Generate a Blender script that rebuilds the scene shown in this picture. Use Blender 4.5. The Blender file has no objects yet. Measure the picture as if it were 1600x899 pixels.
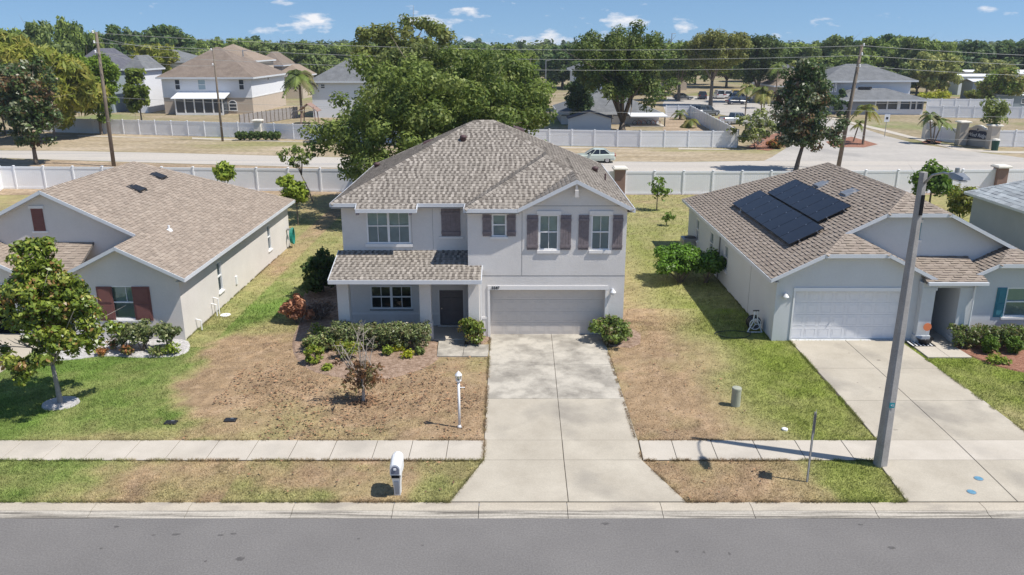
import bpy, math, random
import numpy as np
from mathutils import Vector, Matrix
R=math.radians
SC=bpy.context.scene
COL=SC.collection
# ------------------------------------------------------------------ camera, sky, sun
F=1250.0; PIT=math.atan(379.5/F); H=12.0
cam=bpy.data.cameras.new('camera'); camo=bpy.data.objects.new('camera',cam); COL.objects.link(camo)
camo.location=(0,0,H); camo.rotation_euler=(math.pi/2-PIT,0,0)
cam.sensor_width=36; cam.lens=F/1600*36; cam.clip_start=.5; cam.clip_end=6000
SC.camera=camo
SUN_EL=R(58); SUN_AZ=math.atan2(.95,-.31)      # direction towards the sun, x=.95 y=-.31
sunv=Vector((.95*math.cos(SUN_EL),-.31*math.cos(SUN_EL),math.sin(SUN_EL))).normalized()
sl=bpy.data.lights.new('sun','SUN'); sl.energy=4.3; sl.angle=R(.53); sl.color=(1,.955,.88)
so=bpy.data.objects.new('sun',sl); COL.objects.link(so); so.rotation_euler=sunv.to_track_quat('Z','Y').to_euler()
W=bpy.data.worlds.new('World'); SC.world=W; W.use_nodes=True
def world():
    nt=W.node_tree; n=nt.nodes; l=nt.links; n.clear()
    out=n.new('ShaderNodeOutputWorld'); bg=n.new('ShaderNodeBackground'); bg.inputs[1].default_value=.10
    sky=n.new('ShaderNodeTexSky'); sky.sky_type='NISHITA'; sky.sun_disc=False
    sky.sun_elevation=SUN_EL; sky.sun_rotation=math.atan2(sunv.x,sunv.y)
    sky.air_density=1.0; sky.dust_density=.25; sky.ozone_density=3.0; sky.altitude=10
    tc=n.new('ShaderNodeTexCoord'); sep=n.new('ShaderNodeSeparateXYZ'); l.new(tc.outputs['Generated'],sep.inputs[0])
    # the low sky is read a little higher up, where it is clear blue
    ad=n.new('ShaderNodeMath'); ad.operation='MULTIPLY_ADD'; ad.inputs[1].default_value=.85; ad.inputs[2].default_value=.15
    ab=n.new('ShaderNodeMath'); ab.operation='ABSOLUTE'; l.new(sep.outputs[2],ab.inputs[0]); l.new(ab.outputs[0],ad.inputs[0])
    cb=n.new('ShaderNodeCombineXYZ'); l.new(sep.outputs[0],cb.inputs[0]); l.new(sep.outputs[1],cb.inputs[1]); l.new(ad.outputs[0],cb.inputs[2])
    nm=n.new('ShaderNodeVectorMath'); nm.operation='NORMALIZE'; l.new(cb.outputs[0],nm.inputs[0]); l.new(nm.outputs[0],sky.inputs[0])
    # clouds: small cumulus puffs, flattened by perspective
    mp=n.new('ShaderNodeMapping'); mp.inputs['Scale'].default_value=(9,9,24); mp.inputs['Location'].default_value=(3.1,.7,.55); l.new(tc.outputs['Generated'],mp.inputs[0])
    ns=n.new('ShaderNodeTexNoise'); ns.inputs['Scale'].default_value=1.6; ns.inputs['Detail'].default_value=7; ns.inputs['Roughness'].default_value=.55; l.new(mp.outputs[0],ns.inputs[0])
    rp=n.new('ShaderNodeValToRGB'); rp.color_ramp.elements[0].position=.595; rp.color_ramp.elements[1].position=.70; l.new(ns.outputs[0],rp.inputs[0])
    hf=n.new('ShaderNodeMapRange'); hf.inputs[1].default_value=-.02; hf.inputs[2].default_value=.01; l.new(sep.outputs[2],hf.inputs[0])
    mu=n.new('ShaderNodeMath'); mu.operation='MULTIPLY'; l.new(rp.outputs[0],mu.inputs[0]); l.new(hf.outputs[0],mu.inputs[1])
    mu2=n.new('ShaderNodeMath'); mu2.operation='MULTIPLY'; l.new(mu.outputs[0],mu2.inputs[0]); mu2.inputs[1].default_value=.85
    hs=n.new('ShaderNodeHueSaturation'); hs.inputs['Saturation'].default_value=1.1; hs.inputs['Value'].default_value=1.0; l.new(sky.outputs[0],hs.inputs['Color'])
    mx=n.new('ShaderNodeMix'); mx.data_type='RGBA'; l.new(mu2.outputs[0],mx.inputs[0]); l.new(hs.outputs[0],mx.inputs[6]); mx.inputs[7].default_value=(8.2,8.0,8.0,1)
    l.new(mx.outputs[2],bg.inputs[0]); l.new(bg.outputs[0],out.inputs[0])
world()
SC.view_settings.view_transform='Standard'; SC.view_settings.look='None'; SC.view_settings.gamma=1; SC.view_settings.exposure=0.35
SC.render.engine='CYCLES'
SC.cycles.max_bounces=6; SC.cycles.diffuse_bounces=2; SC.cycles.glossy_bounces=2; SC.cycles.transmission_bounces=3; SC.cycles.transparent_max_bounces=6
SC.render.resolution_x=1024; SC.render.resolution_y=575

# ------------------------------------------------------------------ measuring helpers (photo survey -> metres)
cP,sP=math.cos(PIT),math.sin(PIT)
def ray(x,y):
    u=449.5-y; return (x-800.,F*cP+u*sP,-F*sP+u*cP)
def G(x,y,z=0):
    r=ray(x,y); t=(z-H)/r[2]; return (r[0]*t,r[1]*t)
def V(x,y,D):
    r=ray(x,y); t=D/r[1]; return (r[0]*t,H+r[2]*t)
def PPM(D,z=0): return F/(D*cP-(z-H)*sP)      # photo pixels per metre at a distance

# ------------------------------------------------------------------ materials
MATS={}
def mat(name,col,rough=.8,spec=.3,metal=0,noise=None,bump=None,attr=False,coat=0,trans=0,noise2=None):
    """noise=(scale,amount[,detail]) multiplies the colour; bump=(scale,strength,dist)"""
    if name in MATS: return MATS[name]
    m=bpy.data.materials.new(name); m.use_nodes=True; nt=m.node_tree; n=nt.nodes; l=nt.links
    b=n['Principled BSDF']; b.inputs['Roughness'].default_value=rough; b.inputs['Specular IOR Level'].default_value=spec; b.inputs['Metallic'].default_value=metal
    b.inputs['Coat Weight'].default_value=coat
    tc=n.new('ShaderNodeTexCoord')
    if attr:
        a=n.new('ShaderNodeAttribute'); a.attribute_name='Col'; src=a.outputs['Color']
    else:
        a=n.new('ShaderNodeRGB'); a.outputs[0].default_value=(*col,1); src=a.outputs[0]
    for k,nz in enumerate((noise,noise2)):
        if not nz: continue
        t=n.new('ShaderNodeTexNoise'); t.inputs['Scale'].default_value=nz[0]; t.inputs['Detail'].default_value=nz[2] if len(nz)>2 else 5; t.inputs['Roughness'].default_value=.6
        l.new(tc.outputs['Object'],t.inputs[0])
        mr=n.new('ShaderNodeMapRange'); mr.inputs[1].default_value=.25; mr.inputs[2].default_value=.75; mr.inputs[3].default_value=1-nz[1]; mr.inputs[4].default_value=1+nz[1]; l.new(t.outputs[0],mr.inputs[0])
        mx=n.new('ShaderNodeVectorMath'); mx.operation='SCALE'; l.new(src,mx.inputs[0]); l.new(mr.outputs[0],mx.inputs['Scale']); src=mx.outputs[0]
    l.new(src,b.inputs['Base Color'])
    if bump:
        t=n.new('ShaderNodeTexNoise'); t.inputs['Scale'].default_value=bump[0]; t.inputs['Detail'].default_value=4; l.new(tc.outputs['Object'],t.inputs[0])
        bp=n.new('ShaderNodeBump'); bp.inputs['Strength'].default_value=bump[1]; bp.inputs['Distance'].default_value=bump[2]; l.new(t.outputs[0],bp.inputs['Height']); l.new(bp.outputs[0],b.inputs['Normal'])
    if trans:
        tr=n.new('ShaderNodeBsdfTranslucent'); l.new(src,tr.inputs[0]); ms=n.new('ShaderNodeMixShader'); ms.inputs[0].default_value=trans
        l.new(b.outputs[0],ms.inputs[1]); l.new(tr.outputs[0],ms.inputs[2]); l.new(ms.outputs[0],n['Material Output'].inputs[0])
    MATS[name]=m; return m
M_wallA=mat('stucco_grey_tan',(.70,.672,.645),.92,.15,noise=(.6,.09),noise2=(14,.035),bump=(38,.6,.012))
M_wallL=mat('stucco_taupe',(.68,.64,.60),.92,.15,noise=(.5,.08),noise2=(12,.03),bump=(55,.3,.01))
M_wallR=mat('stucco_grey',(.61,.625,.63),.92,.15,noise=(.5,.05),noise2=(12,.03),bump=(40,.5,.012))
M_band=mat('trim_band',(.78,.755,.73),.85,.2,noise=(8,.04),bump=(60,.2,.005))
M_white=mat('white_aluminium',(.78,.78,.78),.45,.4,noise=(2,.03))
M_fascia=mat('white_fascia',(.62,.64,.67),.5,.35,noise=(1.5,.06))
M_soffit=mat('soffit',(.62,.60,.56),.7,.2)
M_frame=mat('window_frame_white',(.80,.80,.80),.4,.4)
M_shutA=mat('shutter_mauve_brown',(.205,.175,.182),.7,.3,noise=(9,.22),bump=(30,.2,.004))
M_shutL=mat('shutter_maroon',(.20,.085,.075),.6,.3,noise=(6,.1))
M_shutR=mat('shutter_teal',(.05,.20,.26),.6,.3,noise=(6,.1))
M_door=mat('door_charcoal',(.13,.12,.125),.5,.35,noise=(4,.1))
M_garA=mat('garage_door_grey',(.64,.585,.53),.55,.3,noise=(3,.03))
M_garW=mat('garage_door_white',(.78,.78,.79),.5,.3,noise=(3,.03))
M_dark=mat('dark_opening',(.02,.02,.022),.9,.1)
M_blackplastic=mat('black_plastic',(.02,.02,.022),.45,.4,noise=(3,.1))
M_brownvent=mat('vent_brown',(.10,.06,.06),.6,.3,noise=(6,.1))
M_metalgrey=mat('galvanised',(.34,.35,.36),.45,.5,.6,noise=(5,.15))
M_conc=mat('concrete_pole',(.34,.325,.31),.9,.2,noise=(1.8,.2),noise2=(30,.2),bump=(60,.4,.006))
M_wood=mat('pole_wood',(.20,.165,.13),.9,.1,noise=(1.2,.2),noise2=(25,.2))
M_vinyl=mat('white_vinyl',(.85,.86,.88),.4,.4,noise=(.5,.04))
M_vinylp=mat('white_vinyl_panel',(.86,.86,.87),.45,.35,noise=(.4,.05))
M_brick=mat('column_stucco_brown',(.30,.20,.165),.9,.15,noise=(2,.1))
M_cream=mat('cream_cap',(.72,.68,.60),.8,.2,noise=(3,.06))
M_bark=mat('bark',(.20,.165,.13),.95,.1,noise=(6,.3),bump=(18,.8,.03))
M_barkg=mat('bark_pale',(.33,.30,.27),.95,.1,noise=(9,.25),bump=(25,.6,.01))
M_leaf=mat('leaf',(0,0,0),.55,.3,attr=True,trans=.38)
M_leafg=mat('leaf_glossy',(0,0,0),.38,.45,attr=True,trans=.28)
M_grass=mat('grass_blade',(0,0,0),.7,.15,attr=True,trans=.25)
M_shing=mat('shingle',(0,0,0),.95,.1,attr=True,noise=(1.1,.07),noise2=(60,.16),bump=(120,.5,.004))
M_mulch=mat('mulch_bits',(0,0,0),.95,.1,attr=True)
M_solar=mat('solar_glass',(.018,.019,.026),.33,.3,noise=(4,.25),coat=.08)
M_solarf=mat('solar_frame',(.018,.018,.02),.35,.5)
M_red=mat('orange_plastic',(.75,.22,.09),.5,.4)
M_green=mat('hose_green',(.02,.25,.2),.5,.4)
M_teal=mat('teal_tag',(.02,.28,.33),.4,.4)
M_blue=mat('blue_cover',(.12,.27,.38),.6,.3,noise=(9,.3))
M_ped=mat('pedestal_green_grey',(.36,.37,.29),.6,.3,noise=(3,.1))
M_signpost=mat('sign_post_grey',(.46,.45,.43),.6,.3,noise=(6,.1))
M_signback=mat('sign_back',(.30,.28,.27),.5,.4,.1,noise=(6,.15))
M_tyre=mat('tyre',(.018,.018,.018),.8,.2)
M_rim=mat('rim',(.5,.5,.52),.3,.5,.8)
M_text=mat('number_black',(.03,.03,.03),.5,.3)
M_cloth=mat('screen_dark',(.03,.03,.035),.7,.2,noise=(1,.3))
M_tanrail=mat('beige_trim',(.55,.50,.43),.8,.2)
M_blind=mat('window_blind',(.66,.72,.69),.8,.2,noise=(1.5,.15))
M_curt=mat('window_screen',(.56,.57,.60),.85,.1,noise=(2,.12))

def mat_glass():
    m=bpy.data.materials.new('window_glass'); m.use_nodes=True; n=m.node_tree.nodes; l=m.node_tree.links; n.remove(n['Principled BSDF'])
    t=n.new('ShaderNodeBsdfTransparent'); t.inputs[0].default_value=(.74,.82,.80,1)
    g=n.new('ShaderNodeBsdfGlossy'); g.inputs['Roughness'].default_value=.03; g.inputs[0].default_value=(.62,.72,.78,1)
    f=n.new('ShaderNodeFresnel'); f.inputs[0].default_value=1.6
    a=n.new('ShaderNodeMath'); a.inputs[1].default_value=.05; l.new(f.outputs[0],a.inputs[0])
    # float glass is never quite flat
    tc=n.new('ShaderNodeTexCoord'); nz=n.new('ShaderNodeTexNoise'); nz.inputs['Scale'].default_value=1.7; l.new(tc.outputs['Object'],nz.inputs[0])
    bp=n.new('ShaderNodeBump'); bp.inputs['Strength'].default_value=.25; bp.inputs['Distance'].default_value=.05; l.new(nz.outputs[0],bp.inputs['Height']); l.new(bp.outputs[0],g.inputs['Normal'])
    mx=n.new('ShaderNodeMixShader'); l.new(a.outputs[0],mx.inputs[0]); l.new(t.outputs[0],mx.inputs[1]); l.new(g.outputs[0],mx.inputs[2]); l.new(mx.outputs[0],n['Material Output'].inputs[0])
    return m
M_glass=mat_glass()
M_cglass=mat('car_glass',(.02,.025,.03),.08,.6,coat=.6)

def ramp_mat(name,c0,c1,scale,p0=.35,p1=.65,rough=.95,detail=8,fine=(60,.12),bump=None,c2=None,scale2=None,stretch=(1,1,1)):
    """two colours mixed by noise in place, times a fine grain; c2 = third colour in patches"""
    m=bpy.data.materials.new(name); m.use_nodes=True; n=m.node_tree.nodes; l=m.node_tree.links; b=n['Principled BSDF']
    b.inputs['Roughness'].default_value=rough; b.inputs['Specular IOR Level'].default_value=.15
    tc=n.new('ShaderNodeTexCoord'); mp=n.new('ShaderNodeMapping'); mp.inputs['Scale'].default_value=stretch; l.new(tc.outputs['Object'],mp.inputs[0])
    t=n.new('ShaderNodeTexNoise'); t.inputs['Scale'].default_value=scale; t.inputs['Detail'].default_value=detail; t.inputs['Roughness'].default_value=.62; l.new(mp.outputs[0],t.inputs[0])
    r=n.new('ShaderNodeValToRGB'); r.color_ramp.elements[0].position=p0; r.color_ramp.elements[1].position=p1; r.color_ramp.elements[0].color=(*c0,1); r.color_ramp.elements[1].color=(*c1,1); l.new(t.outputs[0],r.inputs[0]); src=r.outputs[0]
    if c2:
        t2=n.new('ShaderNodeTexNoise'); t2.inputs['Scale'].default_value=scale2; t2.inputs['Detail'].default_value=6; l.new(mp.outputs[0],t2.inputs[0])
        r2=n.new('ShaderNodeValToRGB'); r2.color_ramp.elements[0].position=.52; r2.color_ramp.elements[1].position=.66; l.new(t2.outputs[0],r2.inputs[0])
        mx=n.new('ShaderNodeMix'); mx.data_type='RGBA'; l.new(r2.outputs[0],mx.inputs[0]); l.new(src,mx.inputs[6]); mx.inputs[7].default_value=(*c2,1); src=mx.outputs[2]
    t3=n.new('ShaderNodeTexNoise'); t3.inputs['Scale'].default_value=fine[0]; t3.inputs['Detail'].default_value=2; l.new(tc.outputs['Object'],t3.inputs[0])
    mr=n.new('ShaderNodeMapRange'); mr.inputs[1].default_value=.3; mr.inputs[2].default_value=.7; mr.inputs[3].default_value=1-fine[1]; mr.inputs[4].default_value=1+fine[1]; l.new(t3.outputs[0],mr.inputs[0])
    s=n.new('ShaderNodeVectorMath'); s.operation='SCALE'; l.new(src,s.inputs[0]); l.new(mr.outputs[0],s.inputs['Scale']); l.new(s.outputs[0],b.inputs['Base Color'])
    if bump:
        bp=n.new('ShaderNodeBump'); bp.inputs['Strength'].default_value=bump[0]; bp.inputs['Distance'].default_value=bump[1]; l.new(t3.outputs[0],bp.inputs['Height']); l.new(bp.outputs[0],b.inputs['Normal'])
    return m
M_asph=ramp_mat('asphalt',(.168,.159,.153),(.192,.182,.174),.35,fine=(22,.15),bump=(.4,.012),c2=(.160,.152,.147),scale2=.12)
M_driveA=ramp_mat('driveway_concrete',(0.380,0.338,0.273),(0.503,0.455,0.374),.55,.3,.7,fine=(25,.06),c2=(0.314,0.284,0.239),scale2=.35)
M_driveS=ramp_mat('stained_concrete',(.235,.215,.185),(.485,.447,.382),.7,.36,.56,fine=(25,.07),c2=(.31,.285,.245),scale2=1.1)
M_walk=ramp_mat('sidewalk_concrete',(0.465,0.419,0.353),(0.532,0.482,0.412),.8,fine=(30,.05),c2=(0.418,0.378,0.323),scale2=.5)
M_curb=ramp_mat('curb_concrete',(0.418,0.369,0.298),(0.503,0.446,0.361),1.2,fine=(20,.08),c2=(0.351,0.310,0.260),scale2=1.4,stretch=(.35,1,1))
M_gutter=ramp_mat('gutter_concrete',(.15,.135,.115),(.45,.41,.35),3.0,.38,.56,fine=(20,.12),stretch=(.12,5,1))
M_road2=ramp_mat('bleached_asphalt',(0.450,0.413,0.365),(0.504,0.461,0.407),.25,fine=(3,.05),stretch=(.06,1,1),c2=(0.396,0.374,0.349),scale2=.5)
M_dirt=ramp_mat('dry_ground',(.24,.20,.11),(.36,.29,.20),.16,fine=(1.5,.22),c2=(.20,.22,.085),scale2=.06,detail=10)
M_verge=ramp_mat('dry_verge',(.29,.23,.14),(.47,.385,.285),.25,.35,.7,fine=(1.6,.22),c2=(.25,.235,.10),scale2=.12,stretch=(.35,1,1))
M_verge2=ramp_mat('sandy_verge',(.27,.20,.13),(.44,.34,.24),.6,fine=(3,.25),stretch=(.35,1,1))
M_lawn=mat('lawn_soil',(0,0,0),.95,.1,attr=True,noise=(7,.22,8),noise2=(40,.2))
M_gravel=ramp_mat('white_gravel',(.42,.40,.39),(.66,.64,.62),9,fine=(60,.35),bump=(1,.03))
M_redmulch=ramp_mat('red_mulch',(.22,.10,.065),(.37,.20,.14),7,fine=(40,.35),bump=(1,.03))
M_bmulch=ramp_mat('leafy_mulch',(.21,.14,.095),(.40,.29,.22),5,fine=(35,.35),bump=(1,.03))
M_tan=ramp_mat('beige_stucco',(.50,.42,.34),(.54,.455,.37),1,fine=(10,.03))
M_roofB=ramp_mat('brown_far_roof',(.18,.142,.115),(.235,.19,.155),.9,fine=(9,.18))
M_roofT=ramp_mat('tan_far_roof',(.25,.195,.15),(.31,.245,.19),.9,fine=(9,.15))
M_roofG=ramp_mat('grey_far_roof',(.14,.145,.15),(.19,.195,.20),.9,fine=(9,.18))
M_roofD=ramp_mat('slate_far_roof',(.10,.10,.12),(.14,.14,.16),.9,fine=(9,.18))
M_siding=mat('white_siding',(.76,.77,.80),.6,.3,noise=(.5,.03))
M_greyS=mat('grey_siding',(.28,.30,.34),.7,.25,noise=(.5,.05))
M_whiteroof=mat('white_metal_roof',(.74,.75,.77),.5,.3,noise=(.4,.08))
M_bluegrey=mat('bluegrey_siding',(.30,.35,.38),.7,.2)

# ------------------------------------------------------------------ object helpers
def tag(o,label=None,cat=None,group=None,kind=None):
    if label: o['label']=label
    if cat: o['category']=cat
    if group: o['group']=group
    if kind: o['kind']=kind
    return o
def thing(name,label,cat,loc=(0,0,0),rz=0,group=None):
    o=bpy.data.objects.new(name,None); COL.objects.link(o); o.location=loc; o.rotation_euler=(0,0,rz); o.empty_display_size=.3
    return tag(o,label,cat,group)
def root_of(o):
    while o.parent: o=o.parent
    return o
class MB:
    def __init__(s): s.v=[]; s.f=[]; s.c=[]; s.col=None
    def add(s,vs,fs):
        k=len(s.v); s.v+= [tuple(p) for p in vs]; s.f+=[tuple(i+k for i in f) for f in fs]
        if s.col is not None: s.c+=[s.col]*len(vs)
    def box(s,x0,x1,y0,y1,z0,z1):
        if x0>x1:x0,x1=x1,x0
        if y0>y1:y0,y1=y1,y0
        if z0>z1:z0,z1=z1,z0
        s.add([(x0,y0,z0),(x1,y0,z0),(x1,y1,z0),(x0,y1,z0),(x0,y0,z1),(x1,y0,z1),(x1,y1,z1),(x0,y1,z1)],
              [(0,3,2,1),(4,5,6,7),(0,1,5,4),(1,2,6,5),(2,3,7,6),(3,0,4,7)]); return s
    def cbox(s,x0,x1,y0,y1,z0,z1,c=.02):
        """box with chamfered vertical and top edges"""
        p=[(x0+c,y0),(x1-c,y0),(x1,y0+c),(x1,y1-c),(x1-c,y1),(x0+c,y1),(x0,y1-c),(x0,y0+c)]
        xm,ym=(x0+x1)/2,(y0+y1)/2
        def sh(q,d): return (q[0]+(-d if q[0]>xm else d),q[1]+(-d if q[1]>ym else d))
        vs=[(a,b,z0) for a,b in p]+[(a,b,z1-c) for a,b in p]+[(*sh(q,c),z1) for q in p]
        fs=[tuple(range(7,-1,-1)),tuple(range(16,24))]
        for k in range(2):
            for i in range(8): j=(i+1)%8; fs.append((k*8+i,k*8+j,k*8+8+j,k*8+8+i))
        s.add(vs,fs); return s
    def prism(s,poly,a0,a1,axis='y'):
        """poly in the other two axes, extruded a0..a1 along axis"""
        n=len(poly)
        def P(p,a):
            return (p[0],a,p[1]) if axis=='y' else ((a,p[0],p[1]) if axis=='x' else (p[0],p[1],a))
        s.add([P(p,a0) for p in poly]+[P(p,a1) for p in poly],[tuple(range(n)),tuple(range(2*n-1,n-1,-1))]+[(i,i+n,(i+1)%n+n,(i+1)%n) for i in range(n)]); return s
    def obox(s,o,u,v,w):
        """box from corner o and three edge vectors"""
        o,u,v,w=map(Vector,(o,u,v,w)); p=[o,o+u,o+u+v,o+v]; s.add([*p,*[q+w for q in p]],[(0,3,2,1),(4,5,6,7),(0,1,5,4),(1,2,6,5),(2,3,7,6),(3,0,4,7)]); return s
    def plank(s,a,b,w,h,up=(0,0,1)):
        """bar from a to b, width w sideways, height h (centred)"""
        a,b=Vector(a),Vector(b); d=(b-a).normalized(); sd=d.cross(Vector(up)).normalized(); u=sd.cross(d)
        return s.obox(a-sd*w/2-u*h/2,b-a,sd*w,u*h)
    def tube(s,pts,rad,n=8,caps=True,rot=0):
        pts=[Vector(p) for p in pts]
        if not hasattr(rad,'__len__'): rad=[rad]*len(pts)
        rings=[]; prev=None
        for i,p in enumerate(pts):
            d=(pts[min(i+1,len(pts)-1)]-pts[max(i-1,0)]).normalized()
            if prev is None: a=Vector((0,0,1)) if abs(d.z)<.9 else Vector((1,0,0)); u=d.cross(a).normalized()
            else: u=(prev-d*prev.dot(d)).normalized()
            prev=u; w=d.cross(u)
            rings.append([p+(u*math.cos(rot+2*math.pi*k/n)+w*math.sin(rot+2*math.pi*k/n))*rad[i] for k in range(n)])
        vs=[q for r in rings for q in r]; fs=[]
        for i in range(len(rings)-1):
            for k in range(n): j=(k+1)%n; fs.append((i*n+k,i*n+j,(i+1)*n+j,(i+1)*n+k))
        if caps: fs.append(tuple(range(n-1,-1,-1))); fs.append(tuple(range((len(rings)-1)*n,len(rings)*n)))
        s.add(vs,fs); return s
    def lathe(s,prof,cx,cy,n=16):
        vs=[];fs=[]
        for r,z in prof:
            for k in range(n): a=2*math.pi*k/n; vs.append((cx+r*math.cos(a),cy+r*math.sin(a),z))
        for i in range(len(prof)-1):
            for k in range(n): j=(k+1)%n; fs.append((i*n+k,i*n+j,(i+1)*n+j,(i+1)*n+k))
        fs.append(tuple(range(n-1,-1,-1))); fs.append(tuple(range((len(prof)-1)*n,len(prof)*n)))
        s.add(vs,fs); return s
    def mesh(s,name,off=(0,0,0)):
        me=bpy.data.meshes.new(name); ox,oy,oz=off
        me.from_pydata([(x-ox,y-oy,z-oz) for x,y,z in s.v],[],s.f)
        if s.c:
            a=me.color_attributes.new('Col','FLOAT_COLOR','POINT'); a.data.foreach_set('color',np.array([(*c,1) for c in s.c],dtype=np.float32).ravel())
        me.update(); return me
    def build(s,name,m,parent=None,smooth=False,label=None,kind=None,loc=True):
        off=tuple(root_of(parent).location) if parent else (0,0,0)
        me=s.mesh(name,off); me.materials.append(m)
        if smooth: me.polygons.foreach_set('use_smooth',[True]*len(me.polygons))
        o=bpy.data.objects.new(name,me); COL.objects.link(o)
        if parent: o.parent=parent
        if label: o['label']=label
        if kind: o['kind']=kind
        return o
def inst(name,me,parent=None,loc=(0,0,0),rz=0,scale=None):
    o=bpy.data.objects.new(name,me); COL.objects.link(o); o.location=loc; o.rotation_euler=(0,0,rz)
    if scale: o.scale=scale
    if parent: o.parent=parent
    return o
def copy_tree(o,parent=None):
    c=o.copy(); COL.objects.link(c)
    if parent: c.parent=parent
    for ch in list(o.children): copy_tree(ch,c)
    return c
def np_mesh(name,verts,k,cols,m,parent=None,kind=None,smooth=False):
    """verts (N*k,3): N separate k-gons; cols (N,3)"""
    N=len(verts)//k; me=bpy.data.meshes.new(name)
    off=np.array(root_of(parent).location) if parent else np.zeros(3)
    me.vertices.add(N*k); me.vertices.foreach_set('co',(verts-off).astype(np.float32).ravel())
    me.loops.add(N*k); me.loops.foreach_set('vertex_index',np.arange(N*k,dtype=np.int32))
    me.polygons.add(N); me.polygons.foreach_set('loop_start',np.arange(0,N*k,k,dtype=np.int32)); me.polygons.foreach_set('loop_total',np.full(N,k,dtype=np.int32))
    me.update(calc_edges=True)
    a=me.color_attributes.new('Col','FLOAT_COLOR','POINT'); c=np.ones((N,k,4),np.float32); c[:,:,:3]=cols[:,None,:]; a.data.foreach_set('color',c.ravel())
    me.materials.append(m)
    o=bpy.data.objects.new(name,me); COL.objects.link(o)
    if parent: o.parent=parent
    if kind: o['kind']=kind
    return o
def text_mesh(s,size,depth,m,name,parent,loc,rot,shear=0,label=None):
    cu=bpy.data.curves.new(name,'FONT'); cu.body=s; cu.size=size; cu.extrude=depth; cu.align_x='CENTER'; cu.align_y='CENTER'; cu.shear=shear
    t=bpy.data.objects.new(name,cu); COL.objects.link(t); bpy.context.view_layer.update()
    me=bpy.data.meshes.new_from_object(t.evaluated_get(bpy.context.evaluated_depsgraph_get())); bpy.data.objects.remove(t)
    me.materials.clear(); me.materials.append(m)
    o=bpy.data.objects.new(name,me); COL.objects.link(o); off=Vector(root_of(parent).location); o.parent=parent
    o.location=Vector(loc)-off; o.rotation_euler=rot
    if label: o['label']=label
    return o

# value noise for colouring the lawn
_rg=np.random.RandomState(5); _lat=_rg.rand(256,256)
def vnoise(x,y,s,seed=0):
    x=x*s+seed*17.3+1000; y=y*s+seed*9.1+1000; xi=np.floor(x).astype(int); yi=np.floor(y).astype(int); fx=x-xi; fy=y-yi
    fx=fx*fx*(3-2*fx); fy=fy*fy*(3-2*fy); a=_lat[xi%256,yi%256]; b=_lat[(xi+1)%256,yi%256]; c=_lat[xi%256,(yi+1)%256]; d=_lat[(xi+1)%256,(yi+1)%256]
    return (a*(1-fx)+b*fx)*(1-fy)+(c*(1-fx)+d*fx)*fy
def fbm(x,y,s,seed=0,o=4):
    t=0;a=.5;n=0
    for k in range(o): t=t+a*vnoise(x,y,s*2**k,seed+k); n+=a; a*=.5
    return t/n
def sst(a,b,x): t=np.clip((x-a)/(b-a),0,1); return t*t*(3-2*t)
# ------------------------------------------------------------------ THE GROUND
rs=np.random.RandomState(11)
def struct(name,mb,m,parent=None,kind='structure'): 
    o=mb.build(name,m,parent); 
    if parent is None: o['kind']=kind
    return o
def sheet(name,poly,z,m,kind='structure'):
    mb=MB(); mb.add([(x,y,z) for x,y in poly],[tuple(range(len(poly)))]); return struct(name,mb,m,kind=kind)
YF=66.9
mb=MB()
mb.add([(-3500,YF,0),(3500,YF,0),(3500,5000,0),(-3500,5000,0)],[(0,1,2,3)])
mb.add([(-3500,-800,-.14),(3500,-800,-.14),(3500,19.3,-.14),(-3500,19.3,-.14)],[(0,1,2,3)])
mb.add([(-3500,19.3,0),(-60,19.3,0),(-60,YF,0),(-3500,YF,0)],[(0,1,2,3)])
mb.add([(60,19.3,0),(3500,19.3,0),(3500,YF,0),(60,YF,0)],[(0,1,2,3)])
struct('ground',mb,M_dirt)
mb=MB(); mb.add([(-300,10.9,-.09),(300,10.9,-.09),(300,18.62,-.09),(-300,18.62,-.09)],[(0,1,2,3)]); struct('street',mb,M_asph)
mb=MB(); mb.box(-300,300,-60,10.2,-.13,0); struct('lawn_across_the_street',mb,M_dirt)
mb=MB(); mb.prism([(10.2,.02),(10.55,.02),(10.75,-.07),(10.9,-.088),(10.9,-.2),(10.2,-.2)],-300,300,'x'); struct('far_kerb',mb,M_curb)
# kerb and gutter in cast lengths
kerb=thing('kerb',None,None,(0,19,0)); kerb['kind']='structure'
kx=[-53.6]
while kx[-1]<60: kx.append(kx[-1]+random.Random(len(kx)).uniform(2.45,2.65))
KX=[-8.75,-5.93,-3.22,-.9,1.5,4.05,6.5,9.8,12.8]
kx=[KX[0]-2.6*i for i in range(16,0,-1)]+KX+[12.8+2.6*i for i in range(1,14)]
for a,b in zip(kx,kx[1:]):
    g=.008
    mb=MB(); mb.prism([(19.27,-.004),(18.98,-.004),(18.93,-.012),(18.90,-.03),(18.90,-.2),(19.27,-.2)],a+g,b-g,'x'); mb.build('kerb_stone',M_curb,kerb)
    mb=MB(); mb.prism([(18.897,-.035),(18.82,-.065),(18.62,-.082),(18.60,-.2),(18.897,-.2)],a+g,b-g,'x'); mb.build('gutter',M_gutter,kerb)

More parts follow.
